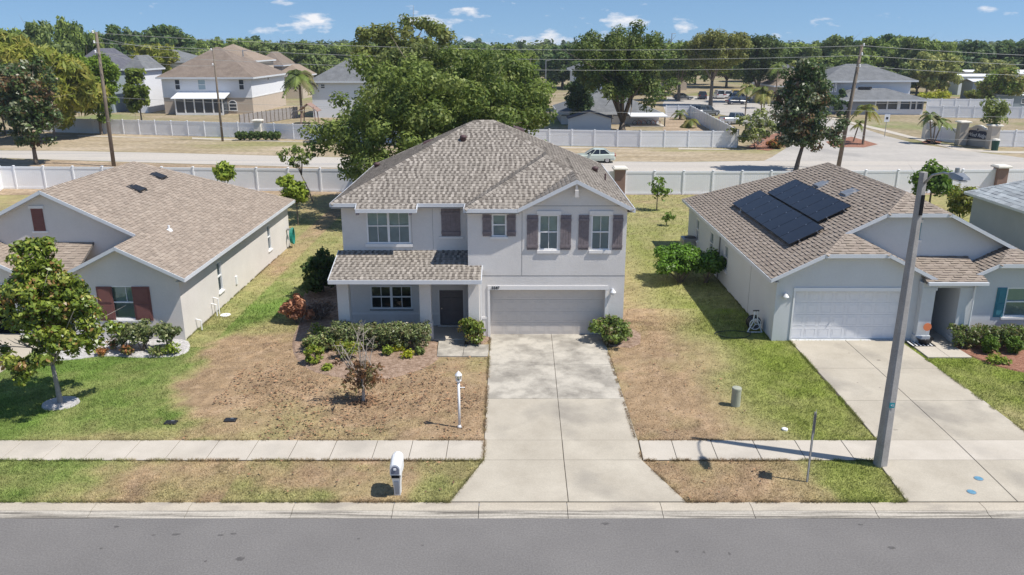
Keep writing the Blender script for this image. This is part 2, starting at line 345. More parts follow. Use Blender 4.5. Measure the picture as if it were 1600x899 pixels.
def yof(py): return G(800,py)[1]
def slab(parent,poly,m,top=.028,name='slab',c=.008):
    """one cast slab, its joints left open, arrises slightly rounded"""
    cx=sum(p[0] for p in poly)/len(poly); cy=sum(p[1] for p in poly)/len(poly)
    def inset(d): 
        out=[]
        for x,y in poly: 
            L=math.hypot(x-cx,y-cy); out.append((x-(x-cx)/L*d*1.4,y-(y-cy)/L*d*1.4))
        return out
    a=inset(.009); b=inset(.009+c); n=len(poly); mb=MB()
    mb.add([(x,y,-.05) for x,y in a]+[(x,y,top-c) for x,y in a]+[(x,y,top) for x,y in b],
        [tuple(range(2*n,3*n))]+[(k*n+i,k*n+(i+1)%n,k*n+n+(i+1)%n,k*n+n+i) for k in (0,1) for i in range(n)])
    return mb.build(name,m,parent)
M_joint=mat('joint_dirt',(.10,.085,.065),.95,.1,noise=(6,.3))
# main driveway
dr=thing('driveway',None,None,(1.5,26,0)); dr['kind']='structure'
rows=[yof(v) for v in (785,720,689,624,571,524)]; rows[-1]=32.55
XL=[-1.70,-.86,-.88,-.9,-.92,-.94]; XR=[4.77,3.90,3.99,3.97,3.94,3.90]; XC=[1.54,1.56,1.58,1.62,1.66,1.70]
XR[1]=3.92
for i in range(5):
    for s in (0,1):
        a=(XL,XC)[s]; b=(XC,XR)[s]; m=M_driveA
        if i==4 or (i==3): m=M_driveS
        slab(dr,[(a[i],rows[i]),(b[i],rows[i]),(b[i+1],rows[i+1]),(a[i+1],rows[i+1])],m)
mb=MB(); mb.prism([(XL[0],rows[0]),(XR[0],rows[0]),(XR[1],rows[1]),(XR[-1],rows[-1]),(XL[-1],rows[-1]),(XL[1],rows[1])],-.04,.012,'z'); mb.build('joint',M_joint,dr)
# neighbour's driveway on the right
dq=thing('driveway',None,None,(14,26,0)); dq['kind']='structure'
r2=[yof(v) for v in (785,720,689,627,576.5,533)]; r2[-1]=31.75
QL=[10.82,10.98,11.57,11.68,11.72,11.75]; QR=[17.6,16.9,16.6,16.6,16.5,16.4]; QC=[13.85,13.95,14.0,14.05,14.1,14.1]
for i in range(5):
    for s in (0,1):
        a=(QL,QC)[s]; b=(QC,QR)[s]
        slab(dq,[(a[i],r2[i]),(b[i],r2[i]),(b[i+1],r2[i+1]),(a[i+1],r2[i+1])],M_driveA if i not in(1,) else M_walk)
mb=MB(); mb.prism([(QL[0],r2[0]),(QR[0],r2[0]),(QR[2],r2[2]),(QR[-1],r2[-1]),(QL[-1],r2[-1]),(QL[2],r2[2]),(QL[1],r2[1])],-.04,.012,'z'); mb.build('joint',M_joint,dq)
# left neighbour's driveway
dl=thing('driveway',None,None,(-22,26,0)); dl['kind']='structure'
for a,b in ((-25.0,-22.2),(-22.2,-19.55)):
    for c,d in ((19.27,22.8),(22.8,26),(26,29.2),(29.2,32.6)): slab(dl,[(a,c),(b,c),(b,d),(a,d)],M_driveA)
# sidewalk slabs
sw=thing('sidewalk',None,None,(0,22.2,0)); sw['kind']='structure'
y0,y1=rows[1],rows[2]
pj=lambda px:(px-800)/PPM(y0)
js=[pj(v) for v in (513,580,637.6,696)]+[-.87]
js=[js[0]-1.24*i for i in range(28,0,-1)]+js
for a,b in zip(js,js[1:]):
    if a<-19.55 and b>-25: continue
    slab(sw,[(a,y0),(b,y0),(b,y1),(a,y1)],M_walk)
js=[3.95]+[pj(v) for v in (1058,1122,1191,1260,1336)]+[11.02]
for k,(a,b) in enumerate(zip(js,js[1:])):
    slab(sw,[(a,y0),(b,y0),(b+(.55 if b>11 else .06),y1),(a+.06,y1)],M_walk)
js=[16.9+1.24*i for i in range(30)]
for a,b in zip(js,js[1:]): slab(sw,[(a,y0),(b,y0),(b,y1),(a,y1)],M_walk)
mb=MB(); mb.box(-55,-.9,y0,y1,-.04,.01); mb.box(3.98,11.4,y0,y1,-.04,.0105); mb.box(16.9,55,y0,y1,-.04,.01); mb.build('joint',M_joint,sw)
# front walk of the main house, porch slab
fw=thing('front_walk',None,None,(-2,30.5,0)); fw['kind']='structure'
slab(fw,[(-3.02,29.9),(-1.98,29.9),(-1.98,31.7),(-3.1,31.7)],M_driveS,.06)
slab(fw,[(-1.98,29.9),(-.95,29.9),(-.95,31.2),(-1.98,31.2)],M_driveS,.055)
# neighbour's front walk
fq=thing('front_walk',None,None,(17.5,30,0)); fq['kind']='structure'
ya,yb=yof(560),31.75
slab(fq,[(16.63,ya),(17.5,ya),(17.5,yb),(16.63,yb)],M_walk,.05); slab(fq,[(17.5,ya),(18.4,ya),(18.3,yb),(17.5,yb)],M_walk,.05)

def gpoly(pts,z=0): return [G(x,y,z) for x,y in pts]
BEDS={}
def bed(name,poly,m,z=.035):
    BEDS[name+str(len(BEDS))]=poly; mb=MB(); n=len(poly)
    cx=sum(p[0] for p in poly)/n; cy=sum(p[1] for p in poly)/n
    vs=[(x,y,-.01) for x,y in poly]+[(cx+(x-cx)*.96,cy+(y-cy)*.96,z) for x,y in poly]
    mb.add(vs,[tuple(range(n,2*n))]+[(i,(i+1)%n,n+(i+1)%n,n+i) for i in range(n)]); return struct(name,mb,m,kind='stuff' if False else 'structure')
def smooth_poly(p,it=2):
    for _ in range(it):
        q=[]
        for a,b in zip(p,p[1:]+p[:1]): q+=[(a[0]*.75+b[0]*.25,a[1]*.75+b[1]*.25),(a[0]*.25+b[0]*.75,a[1]*.25+b[1]*.75)]
        p=q
    return p
P_bedA=smooth_poly(gpoly([(470,500),(452,540),(470,575),(530,592),(590,596),(650,582),(690,562),(684,548),(684,528),(600,515),(545,512),(536,440),(490,440),(470,465)]))
P_bedB=smooth_poly(gpoly([(722,538),(765,538),(765,512),(735,512)]),1)
P_bedC=smooth_poly(gpoly([(938,540),(1000,545),(1002,515),(942,512)]),1)
P_bedL=smooth_poly(gpoly([(60,566),(120,562),(165,556),(205,559),(262,559),(292,553),(299,540),(292,529),(180,524),(60,530)]))
P_bedR=smooth_poly(gpoly([(1470,540),(1515,556),(1560,575),(1640,590),(1680,530),(1510,524)]))
bed('mulch_bed',P_bedA,M_bmulch); bed('mulch_bed',P_bedB,M_bmulch); bed('mulch_bed',P_bedC,M_bmulch); bed('gravel_bed',P_bedL,M_gravel); bed('red_mulch_bed',P_bedR,M_redmulch)
P_tr=[(G(95,631)[0]+.62*math.cos(a),G(95,631)[1]+.55*math.sin(a)) for a in np.linspace(0,2*math.pi,18)[:-1]]
bed('gravel_ring',P_tr,M_gravel,.05)
def inpoly(px,py,poly):
    r=np.zeros(px.shape,bool); n=len(poly)
    for i in range(n):
        x1,y1=poly[i]; x2,y2=poly[(i+1)%n]
        if y1==y2: continue
        c=((y1>py)!=(y2>py))&(px<(x2-x1)*(py-y1)/(y2-y1)+x1); r^=c
    return r
HARD=[[(XL[0],rows[0]-.5),(XR[0],rows[0]-.5),(XR[0],rows[0]),(XR[1],rows[1]),(XR[-1],rows[-1]),(XL[-1],rows[-1]),(XL[1],rows[1]),(XL[0],rows[0])],
      [(QL[0],18),(QR[0],18),(QR[2],r2[2]),(QR[-1],r2[-1]),(QL[-1],r2[-1]),(QL[2],r2[2]),(QL[1],r2[1]),(QL[0],r2[0])],
      [(-25,18),(-19.55,18),(-19.55,32.6),(-25,32.6)],[(-60,y0),(60,y0),(60,y1),(-60,y1)],
      [(-3.1,29.9),(-.95,29.9),(-.95,31.7),(-3.1,31.7)],[(16.6,ya),(18.4,ya),(18.4,yb),(16.6,yb)],
      [(-7.3,31.7),(4.75,31.7),(4.75,44.5),(-7.3,44.5)],[(-26,31.9),(-13.85,31.9),(-13.85,48.6),(-26,48.6)],[(10.98,31.8),(23,31.8),(23,48.9),(10.98,48.9)],[(29.9,33),(46,33),(46,51.4),(29.9,51.4)]]+list(BEDS.values())
def excl(x,y):
    r=np.zeros(x.shape,bool)
    for p in HARD: r|=inpoly(x,y,p)
    return r
def dryness(x,y):
    n=fbm(x,y,.30,1)-.5; n2=fbm(x,y,1.3,6)-.5; n3=fbm(x,y,.12,9)-.5
    xx=x+n*3.6+n2*1.6
    d=np.full(x.shape,.30)
    # yard of the main house
    yard=sst(-11.9,-10.0,xx+(y-23)*.10)*(1-sst(-1,-.5,x))*(1-sst(32.2,34.5,y+n*3))
    edge=(1-sst(22.9,24.3,y+n2*2))*sst(-17,-12.5,xx)*(x<0)*(y>22)
    d=np.where(x<-.5,.10+.55*sst(34,46,y)*.6,d)
    d=np.maximum(d,np.maximum(yard*.95,edge*.62))
    d=np.where((x<-6.5)&(y>31),np.maximum(d,.55*(1-sst(1.2,4,np.abs(x+9.6)+np.abs(y-33)*.8))),d)
    # strip along the left neighbour's wall and yard between
    d=np.where((x<-12.6)&(x>-14)&(y>31),d+.35,d)
    # right of the driveway
    ry=1-sst(6.3,9.2,xx+ (y-24)*.02-.3)
    d=np.where((x>3.8)&(y<36),.14+.82*ry,d)
    ry2=1-sst(5.8,8.0,xx)
    d=np.where((x>3.8)&(y>=36),.30+.45*ry2*(1-.4*sst(36,60,y)),d)
    d=np.where((x>16)&(y<33),.24+n*.8,d)
    # back yards
    d=d+.26*sst(50,63,y)
    # verge by the kerb
    v=y<21.7
    dv=.08+.78*sst(-13.2,-10.0,xx)*(1-sst(8.0,9.8,xx))
    dv=dv*(1-sst(8.2,9.8,xx))+.13*sst(8.2,9.8,xx); dv=np.where((x<0)&(x>-8),dv-.33*sst(-.02,.16,fbm(x,y,.55,14)-.5),dv)
    d=np.where(v,dv,d)
    return np.clip(d+n*.55+n2*.42,0,1)
def lawn_colour(x,y,d,jit):
    """natural turf colour: cool green west, yellow-green east, straw and tan where it has died"""
    t=sst(-8,8,x)[:,None]
    g=(1-t)*np.array([.165,.25,.055])+t*np.array([.232,.282,.056])
    g=g*(1+.35*(fbm(x,y,.9,21)-.5))[:,None]
    yl=np.array([.345,.32,.14]); tan=np.array([.385,.272,.165]); lt=np.array([.43,.31,.20])
    q=fbm(x,y,5.2,31)[:,None]
    dr=tan*(1-sst(.45,.75,q))+lt*sst(.45,.75,q)
    dr=dr*(1-.12*sst(.50,.68,fbm(x,y,.8,41)))[:,None]
    D=d[:,None]; c=np.where(D<.5,g*(1-D*2)+yl*D*2,yl*(2-D*2)+dr*(D*2-1))
    c=c*(1+.75*(fbm(x,y,4.5,71,3)-.5))[:,None]
    return c*(1+(jit[:,None]-.5)*(.55+.5*D))
def build_lawn():
    st=.22; xs=np.arange(-60,60.01,st); ys=np.append(np.arange(19.27,YF,st),YF)
    X,Y=np.meshgrid(xs,ys); x=X.ravel(); y=Y.ravel(); nx=len(xs); ny=len(ys)
    z=np.where((y>19.5)&(y<66),(fbm(x,y,.5,51)-.5)*.03,0)-.008
    me=bpy.data.meshes.new('lawn'); me.vertices.add(nx*ny); me.vertices.foreach_set('co',np.stack([x,y,z],1).astype(np.float32).ravel())
    i=np.arange(nx-1)[None,:]+np.arange(ny-1)[:,None]*nx; i=i.ravel(); f=np.stack([i,i+1,i+nx+1,i+nx],1); N=len(f)
    me.loops.add(N*4); me.loops.foreach_set('vertex_index',f.astype(np.int32).ravel()); me.polygons.add(N); me.polygons.foreach_set('loop_start',np.arange(0,N*4,4,dtype=np.int32)); me.polygons.foreach_set('loop_total',np.full(N,4,dtype=np.int32)); me.update(calc_edges=True)
    c=np.ones((nx*ny,4),np.float32); c[:,:3]=lawn_colour(x,y,dryness(x,y),np.full(len(x),.5))*.85
    a=me.color_attributes.new('Col','FLOAT_COLOR','POINT'); a.data.foreach_set('color',c.ravel()); me.materials.append(M_lawn)
    o=bpy.data.objects.new('lawn',me); COL.objects.link(o); o['kind']='structure'
build_lawn()
def blades(name,n,x0,x1,ya,yb,hh,ww,dens_pow=1.0):
    u=rs.rand(n); y=ya+(yb-ya)*u**dens_pow; half=np.minimum(np.maximum(abs(x0),abs(x1)),2+y*.68)
    x=(rs.rand(n)*2-1)*half; keep=(x>x0)&(x<x1)&~excl(x,y); x=x[keep]; y=y[keep]; n=len(x)
    d=dryness(x,y); a=rs.rand(n)*2*np.pi; L=hh*(.55+.9*rs.rand(n))*(1-.45*d); w=ww*(.6+.8*rs.rand(n)); t=rs.rand(n)*1.0+.25+.55*d; t=np.minimum(t,1.35)
    b=rs.rand(n)*2*np.pi
    p0=np.stack([x-np.cos(a)*w,y-np.sin(a)*w,np.full(n,-.01)],1); p1=np.stack([x+np.cos(a)*w,y+np.sin(a)*w,np.full(n,-.01)],1)
    p2=np.stack([x+np.cos(b)*L*np.sin(t),y+np.sin(b)*L*np.sin(t),L*np.cos(t)],1)
    v=np.stack([p0,p1,p2],1).reshape(-1,3)
    np_mesh(name,v,3,np.clip(lawn_colour(x,y,d,rs.rand(n))*1.12,0,1),M_grass,kind='stuff')
blades('grass',480000,-22,24,19.29,35,.075,.011,1.15)
blades('grass',150000,-26,32,33,66.5,.11,.022,1.2)
def edging():
    segs=[((-50,y0),(-.9,y0)),((-50,y1),(-.9,y1)),((4,y0),(11,y0)),((4,y1),(11.6,y1)),((XL[0],rows[0]),(XL[1],rows[1])),((XL[1],rows[1]),(XL[-1],rows[-1])),((XR[0],rows[0]),(XR[1],rows[1])),((XR[1],rows[1]),(XR[-1],rows[-1])),((QL[0],r2[0]),(QL[1],r2[1])),((QL[2],r2[2]),(QL[-1],r2[-1])),((QR[2],r2[2]),(QR[-1],r2[-1])),((-50,19.28),(XL[0],19.28)),((XR[0],19.28),(QL[0],19.28)),((-13.85,32),(-13.85,48)),((10.98,32),(10.98,48))]
    X=[];Y=[]
    for (a,b),(c,d) in segs:
        n=int(math.hypot(c-a,d-b)*420); u=rs.rand(n); k=vnoise(a+(c-a)*u,b+(d-b)*u,3.0,5)>.38; u=u[k]; n=len(u); X.append(a+(c-a)*u+rs.randn(n)*.022); Y.append(b+(d-b)*u+rs.randn(n)*.022)
    x=np.concatenate(X); y=np.concatenate(Y); n=len(x); d=dryness(x,y); a=rs.rand(n)*6.28; b=rs.rand(n)*6.28; L=.05+.07*rs.rand(n); w=.008; t=.5+rs.rand(n)*.9
    p0=np.stack([x-np.cos(a)*w,y-np.sin(a)*w,np.zeros(n)],1); p1=np.stack([x+np.cos(a)*w,y+np.sin(a)*w,np.zeros(n)],1); p2=np.stack([x+np.cos(b)*L*np.sin(t),y+np.sin(b)*L*np.sin(t),.02+L*np.cos(t)],1)
    np_mesh('grass_edging',np.stack([p0,p1,p2],1).reshape(-1,3),3,np.clip(lawn_colour(x,y,d,rs.rand(n))*.85,0,1),M_grass,kind='stuff')
edging()
def litter():
    n=3200; x=rs.uniform(-10.5,-1.2,n); y=rs.uniform(22.9,31.5,n); k=~excl(x,y)&(fbm(x,y,.7,61)+.25*rs.rand(n)>.66); x=x[k]; y=y[k]
    x2=rs.uniform(-9,8,500); y2=rs.uniform(19.4,31,500); k=~excl(x2,y2); x=np.append(x,x2[k]); y=np.append(y,y2[k])
    tc=G(568,628); n3=420; r=rs.exponential(.6,n3); a=rs.rand(n3)*6.28; x=np.append(x,tc[0]+r*np.cos(a)); y=np.append(y,tc[1]+r*np.sin(a)*.8)
    n=len(x); a=rs.rand(n)*6.28; L=.03+.045*rs.rand(n); w=L*.5; z=.05+.04*rs.rand(n); tz=(rs.rand(n)-.5)*.04
    c,s=np.cos(a),np.sin(a); P=lambda u,v,dz: np.stack([x+c*u-s*v,y+s*u+c*v,z+dz],1)
    v=np.stack([P(-L,0*w,0),P(0*L,-w,tz),P(L,0*w,tz*.2),P(0*L,w,-tz)],1).reshape(-1,3)
    pal=np.array([[.22,.13,.08],[.28,.16,.09],[.18,.11,.07],[.36,.21,.12]]); col=pal[rs.randint(0,4,n)]*(.7+.6*rs.rand(n))[:,None]
    np_mesh('leaf_litter',v,4,col,M_mulch,kind='stuff')
litter()

# ------------------------------------------------------------------ the road behind and the side street
def ribbon(name,top,bot,z,m,kind='structure'):
    """sheet between two surveyed edges (near edge, far edge)"""
    mb=MB(); a=gpoly(bot); b=gpoly(top); n=len(a)
    mb.add([(x,y,z) for x,y in a]+[(x,y,z) for x,y in b],[(i,i+1,n+i+1,n+i) for i in range(n-1)]); return struct(name,mb,m,kind=kind)
RX=[-500,0,91,270,540,800,1060,1200,1380,1600,2200]
RB=[236,247,250,255.5,263,268,270,270.5,270.5,271.5,279]
RT=[231,235.5,236,239.5,246.5,251,253.5,251.5,250,250,254]
ribbon('near_verge',list(zip(RX,[v+1.0 for v in RB])),list(zip(RX,[305]*11)),.004,M_verge2)
ribbon('far_verge',list(zip(RX,[198,203,205,211,220,228,231,232,232,232,236])),list(zip(RX,[v-.8 for v in RT])),.004,M_verge)
ribbon('back_road',list(zip(RX,RT)),list(zip(RX,RB)),.012,M_road2)
SX=[-500,0,121,300,530,800,1060,1190]; SY=[202,208.5,212.3,216.5,223.2,229.5,232.8,233.8]
fs=thing('far_sidewalk',None,None,(0,100,0)); fs['kind']='structure'
mb=MB(); A=gpoly(list(zip(SX,[v+1.1 for v in SY]))); B=gpoly(list(zip(SX,[v-1.2 for v in SY])))
mb.add([(x,y,.02) for x,y in A]+[(x,y,.02) for x,y in B],[(i,i+1,9+i-1+0,8+i) for i in range(7)]); mb.build('paving',M_walk,fs)
M_road3=ramp_mat('side_street_paving',(0.391,0.365,0.331),(0.465,0.432,0.392),.3,fine=(2,.05),c2=(0.335,0.315,0.291),scale2=.15)
mb=MB(); mb.add([(*G(x,y),.02) for x,y in [(1193,252),(1206,246),(1228,232),(1238,220),(1215,203),(1180,190),(1120,178),(1040,176),(1035,163),(1042,152),(1130,150),(1215,153),(1245,168),(1296,186),(1340,198),(1385,213),(1432,225),(1500,235),(1600,247),(1600,253)]],[tuple(range(20))]); struct('side_street',mb,M_road3)
ribbon('side_sidewalk',[(1296,183),(1380,202),(1450,220),(1512,233),(1560,236.5),(1620,237.5),(2000,243)],[(1296,185.5),(1380,206),(1450,223.5),(1500,236.5),(1560,239.5),(1620,240.5),(2000,247)],.03,M_walk)
for nm,pts in (('red_mulch_bed',[(1165,232),(1195,214),(1225,205),(1238,216),(1226,230),(1200,236)]),('red_mulch_bed',[(1290,222),(1330,214),(1372,226),(1350,231),(1300,230)]),('red_mulch_bed',[(1440,222),(1455,217),(1472,221),(1468,226),(1445,226)])):
    sheet(nm,gpoly(pts),.03,M_redmulch)
sheet('bare_yard',gpoly([(1035,205),(1150,205),(1085,183),(1040,186)]),.025,M_verge2)
# ------------------------------------------------------------------ ROOFS: hips and gables solved as planes, then shingled course by course
EPS=1e-6
def hclip(poly,a,b,c):
    """keep a*x+b*y+c>=0"""
    out=[]; n=len(poly)
    for i in range(n):
        p,q=poly[i],poly[(i+1)%n]; dp=a*p[0]+b*p[1]+c; dq=a*q[0]+b*q[1]+c
        if dp>=-EPS: out.append(p)
        if (dp>EPS and dq<-EPS) or (dp<-EPS and dq>EPS): t=dp/(dp-dq); out.append((p[0]+(q[0]-p[0])*t,p[1]+(q[1]-p[1])*t))
    r=[]
    for p in out:
        if not r or math.hypot(p[0]-r[-1][0],p[1]-r[-1][1])>1e-5: r.append(p)
    if len(r)>1 and math.hypot(r[0][0]-r[-1][0],r[0][1]-r[-1][1])<1e-5: r.pop()
    return r if len(r)>2 and area(r)>1e-3 else []
def area(p): return abs(sum(p[i][0]*p[(i+1)%len(p)][1]-p[(i+1)%len(p)][0]*p[i][1] for i in range(len(p))))/2
def ccw(p): return p if sum(p[i][0]*p[(i+1)%len(p)][1]-p[(i+1)%len(p)][0]*p[i][1] for i in range(len(p)))>0 else p[::-1]
def subtract(A,B):
    """convex A minus convex B -> convex pieces"""
    B=ccw(B); res=[]; cur=A
    for i in range(len(B)):
        if not cur: break
        (x1,y1),(x2,y2)=B[i],B[(i+1)%len(B)]; a,b=-(y2-y1),(x2-x1); c=-(a*x1+b*y1)
        o=hclip(cur,-a,-b,-c)
        if o: res.append(o)
        cur=hclip(cur,a,b,c)
    return res
class Comp:
    """x0,x1,y0,y1 eave rectangle, ze eave height, m pitch; planes l,r,f,b; gable where a plane is left out; clip=(height) makes a clipped gable"""
    def __init__(s,x0,x1,y0,y1,ze,m,sides='lrfb',extra=()):
        s.rect=[(x0,y0),(x1,y0),(x1,y1),(x0,y1)]; P={}
        if 'l' in sides: P['l']=(ze-m*x0,m,0)
        if 'r' in sides: P['r']=(ze+m*x1,-m,0)
        if 'f' in sides: P['f']=(ze-m*y0,0,m)
        if 'b' in sides: P['b']=(ze+m*y1,0,-m)
        for k,v in extra: P[k]=v
        s.P=list(P.values()); s.R=[]
        for i,p in enumerate(s.P):
            r=s.rect
            for j,q in enumerate(s.P):
                if j!=i and r: r=hclip(r,q[1]-p[1],q[2]-p[2],q[0]-p[0])
            s.R.append(r)
    def z(s,x,y): return min(p[0]+p[1]*x+p[2]*y for p in s.P)
    def inside(s,x,y,e=-1e-4): 
        return s.rect[0][0]-e<=x<=s.rect[1][0]+e and s.rect[0][1]-e<=y<=s.rect[2][1]+e
def solve(comps):
    faces=[]
    for ci,c in enumerate(comps):
        for p,r in zip(c.P,c.R):
            if not r: continue
            pcs=[r]
            for cj,d in enumerate(comps):
                if cj==ci: continue
                for q,rq in zip(d.P,d.R):
                    if not rq: continue
                    a,b,k=q[1]-p[1],q[2]-p[2],q[0]-p[0]
                    if abs(a)<1e-7 and abs(b)<1e-7:
                        if abs(k)<1e-4: B=rq if cj<ci else []
                        else: B=rq if k>0 else []
                    else: B=hclip(rq,a,b,k)
                    if B: pcs=[x for pc in pcs for x in subtract(pc,B)]
            faces+=[(pc,p) for pc in pcs]
    caps=[]
    for ci,c in enumerate(comps):
        for i in range(len(c.P)):
            for j in range(i+1,len(c.P)):
                a=c.R[i]; q=c.P[j]; p=c.P[i]
                if not a or not c.R[j]: continue
                pts=[v for v in a if abs((p[0]-q[0])+(p[1]-q[1])*v[0]+(p[2]-q[2])*v[1])<1e-4 and abs(c.z(*v)-(p[0]+p[1]*v[0]+p[2]*v[1]))<1e-4]
                if len(pts)<2: continue
                s0,s1=pts[0],pts[-1]; N=60; run=None
                for k in range(N+1):
                    t=k/N; x=s0[0]+(s1[0]-s0[0])*t; y=s0[1]+(s1[1]-s0[1])*t; z=c.z(x,y)
                    vis=all(not d.inside(x,y,-.02) or d.z(x,y)<z+.02 for dj,d in enumerate(comps) if dj!=ci)
                    if vis and run is None: run=(x,y,z)
                    if (not vis or k==N) and run is not None: caps.append((run,(x,y,z),p,q)); run=None
    return faces,caps
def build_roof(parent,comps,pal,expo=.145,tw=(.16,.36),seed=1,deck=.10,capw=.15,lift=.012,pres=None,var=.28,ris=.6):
    rr=np.random.RandomState(seed); faces,caps=solve(comps); off=np.array(root_of(parent).location)
    # deck: solid slab under the shingles
    mb=MB()
    for poly,p in faces:
        poly=ccw(poly); n=len(poly); zt=[p[0]+p[1]*x+p[2]*y for x,y in poly]
        mb.add([(x,y,z) for (x,y),z in zip(poly,zt)]+[(x,y,z-deck) for (x,y),z in zip(poly,zt)],[tuple(range(n)),tuple(range(2*n-1,n-1,-1))]+[(i,(i+n),(i+1)%n+n,(i+1)%n) for i in range(n)])
    roof=mb.build('roof',mat('roof_deck',(.16,.15,.14),.95,.1),parent)
    V4=[];C4=[]
    pal=np.array(pal)
    for poly,p in faces:
        g=math.hypot(p[1],p[2]); sl=math.sqrt(1+g*g)
        ux,uy=p[1]/g,p[2]/g                       # uphill, plan
        ax,ay=-uy,ux                              # along the eave
        nrm=np.array([-p[1],-p[2],1])/sl
        st=[(x*ax+y*ay,(x*ux+y*uy)) for x,y in poly]
        v0=min(v for _,v in st); v1=max(v for _,v in st); base=comps_base(p,ux,uy,v0)
        k0=int(math.floor((v0-base)*sl/expo)); k1=int(math.ceil((v1-base)*sl/expo))
        for k in range(k0,k1):
            va=base+k*expo/sl; vb=base+(k+1)*expo/sl+.01
            band=hclip(hclip(st,0,1,-va),0,-1,vb)
            if not band: continue
            ua=min(u for u,_ in band); ub=max(u for u,_ in band); u=ua-rr.rand()*tw[1] if tw[0]!=tw[1] else math.floor(ua/tw[0])*tw[0]-(k%2)*tw[0]/2
            alt=rr.randint(0,2)
            while u<ub:
                w=rr.uniform(*tw)*((1.05 if alt else .95) if pres is not None else 1); 
                q=hclip(hclip(band,1,0,-u-.002),-1,0,u+w-.002)
                if q:
                    alt^=1; th=lift*(1.6 if alt else .7)*(0.8+.4*rr.rand())
                    wi=rr.rand(); 
                    c=pal[(rr.randint(0,3) if alt else rr.randint(3,6))] if pres is not None else pal[rr.randint(len(pal))]
                    c=c*(1-var/2+var*rr.rand())
                    P=[]
                    for (uu,vv) in q:
                        x=uu*ax+vv*ux; y=uu*ay+vv*uy; f=max(0,min(1,(vv-va)/(vb-va))); P.append(np.array([x,y,p[0]+p[1]*x+p[2]*y])+nrm*(th*(1-f)+.004))
                    lo=[i for i,(uu,vv) in enumerate(q) if abs(vv-va)<1e-4]
                    if len(q)==3: P.append(P[-1])
                    if pres is not None and alt and len(q)==4 and abs(q[0][1]-q[1][1])<1e-4 and abs(q[0][1]-va)<1e-4:
                        m0=P[0]*.45+P[3]*.55; m1=P[1]*.45+P[2]*.55; V4+=[m0,m1,P[2],P[3]]; C4.append(pal[rr.randint(3,6)]*(.9+.2*rr.rand())); P=[P[0],P[1],m1,m0]
                    if len(q)>4:
                        for i in range(1,len(q)-1,1): V4+=[P[0],P[i],P[i+1],P[i+1]]; C4.append(c)
                    else: V4+=P; C4.append(c)
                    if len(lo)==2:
                        a_,b_=P[lo[0]],P[lo[1]]; V4+=[a_,a_-nrm*(th+.004),b_-nrm*(th+.004),b_]; C4.append(c*ris)  # butt edge darker than the tab, course shadow line put into its colour
                u+=w
    sh=np_mesh('shingles',np.array(V4),4,np.array(C4),M_shing,roof,kind='stuff')
    # ridge and hip caps: short folded shingles laid up the line
    cv=[];cc=[]
    for a,b,p,q in caps:
        a,b=Vector(a),Vector(b)
        if a.z>b.z: a,b=b,a
        L=(b-a).length; d=(b-a).normalized(); hz=Vector((-d.y,d.x,0)).normalized()
        def drop(s): 
            off_=a+hz*s*capw; return min(p[0]+p[1]*off_.x+p[2]*off_.y,q[0]+q[1]*off_.x+q[2]*off_.y)-a.z
        dl,dr_=drop(-1),drop(1); n=max(1,int(L/.2))
        for i in range(n):
            s0=a+d*(L*i/n); s1=a+d*(L*(i+1)/n+.03); up0=.038; up1=.02
            c=pal[rr.randint(len(pal))]*(.85+.3*rr.rand())
            for sg,dz in ((-1,dl),(1,dr_)):
                e0=s0+hz*sg*capw+Vector((0,0,dz+up0-.012)); e1=s1+hz*sg*capw+Vector((0,0,dz+up1-.012)); t0=s0+Vector((0,0,up0)); t1=s1+Vector((0,0,up1))
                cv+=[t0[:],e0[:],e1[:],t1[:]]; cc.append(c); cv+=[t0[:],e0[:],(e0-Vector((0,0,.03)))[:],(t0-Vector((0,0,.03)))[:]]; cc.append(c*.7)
    if cv: np_mesh('ridge_caps',np.array(cv),4,np.array(cc),M_shing,roof,kind='stuff')
    return roof
def comps_base(p,ux,uy,v0): return 0.0
def fascia(parent,pts,h=.135,t=.03,m=None,drop=.0,side=1,name='fascia'):
    """board along a line of roof-edge points, hanging below the edge; side=+1 puts it to the right of the travel direction"""
    mb=MB()
    for a,b in zip(pts,pts[1:]):
        a,b=Vector(a),Vector(b); d=b-a; dh=Vector((d.x,d.y,0)).normalized(); s=Vector((dh.y,-dh.x,0))*side
        e=dh*.004
        mb.obox(a-e+Vector((0,0,-h-drop)),d+2*e,s*t,Vector((0,0,h+.02)))
    return mb.build(name,m or M_fascia,parent)
def soffit(parent,poly,z,m=None):
    mb=MB(); mb.prism(poly,z-.02,z,'z'); return mb.build('soffit',m or M_soffit,parent)
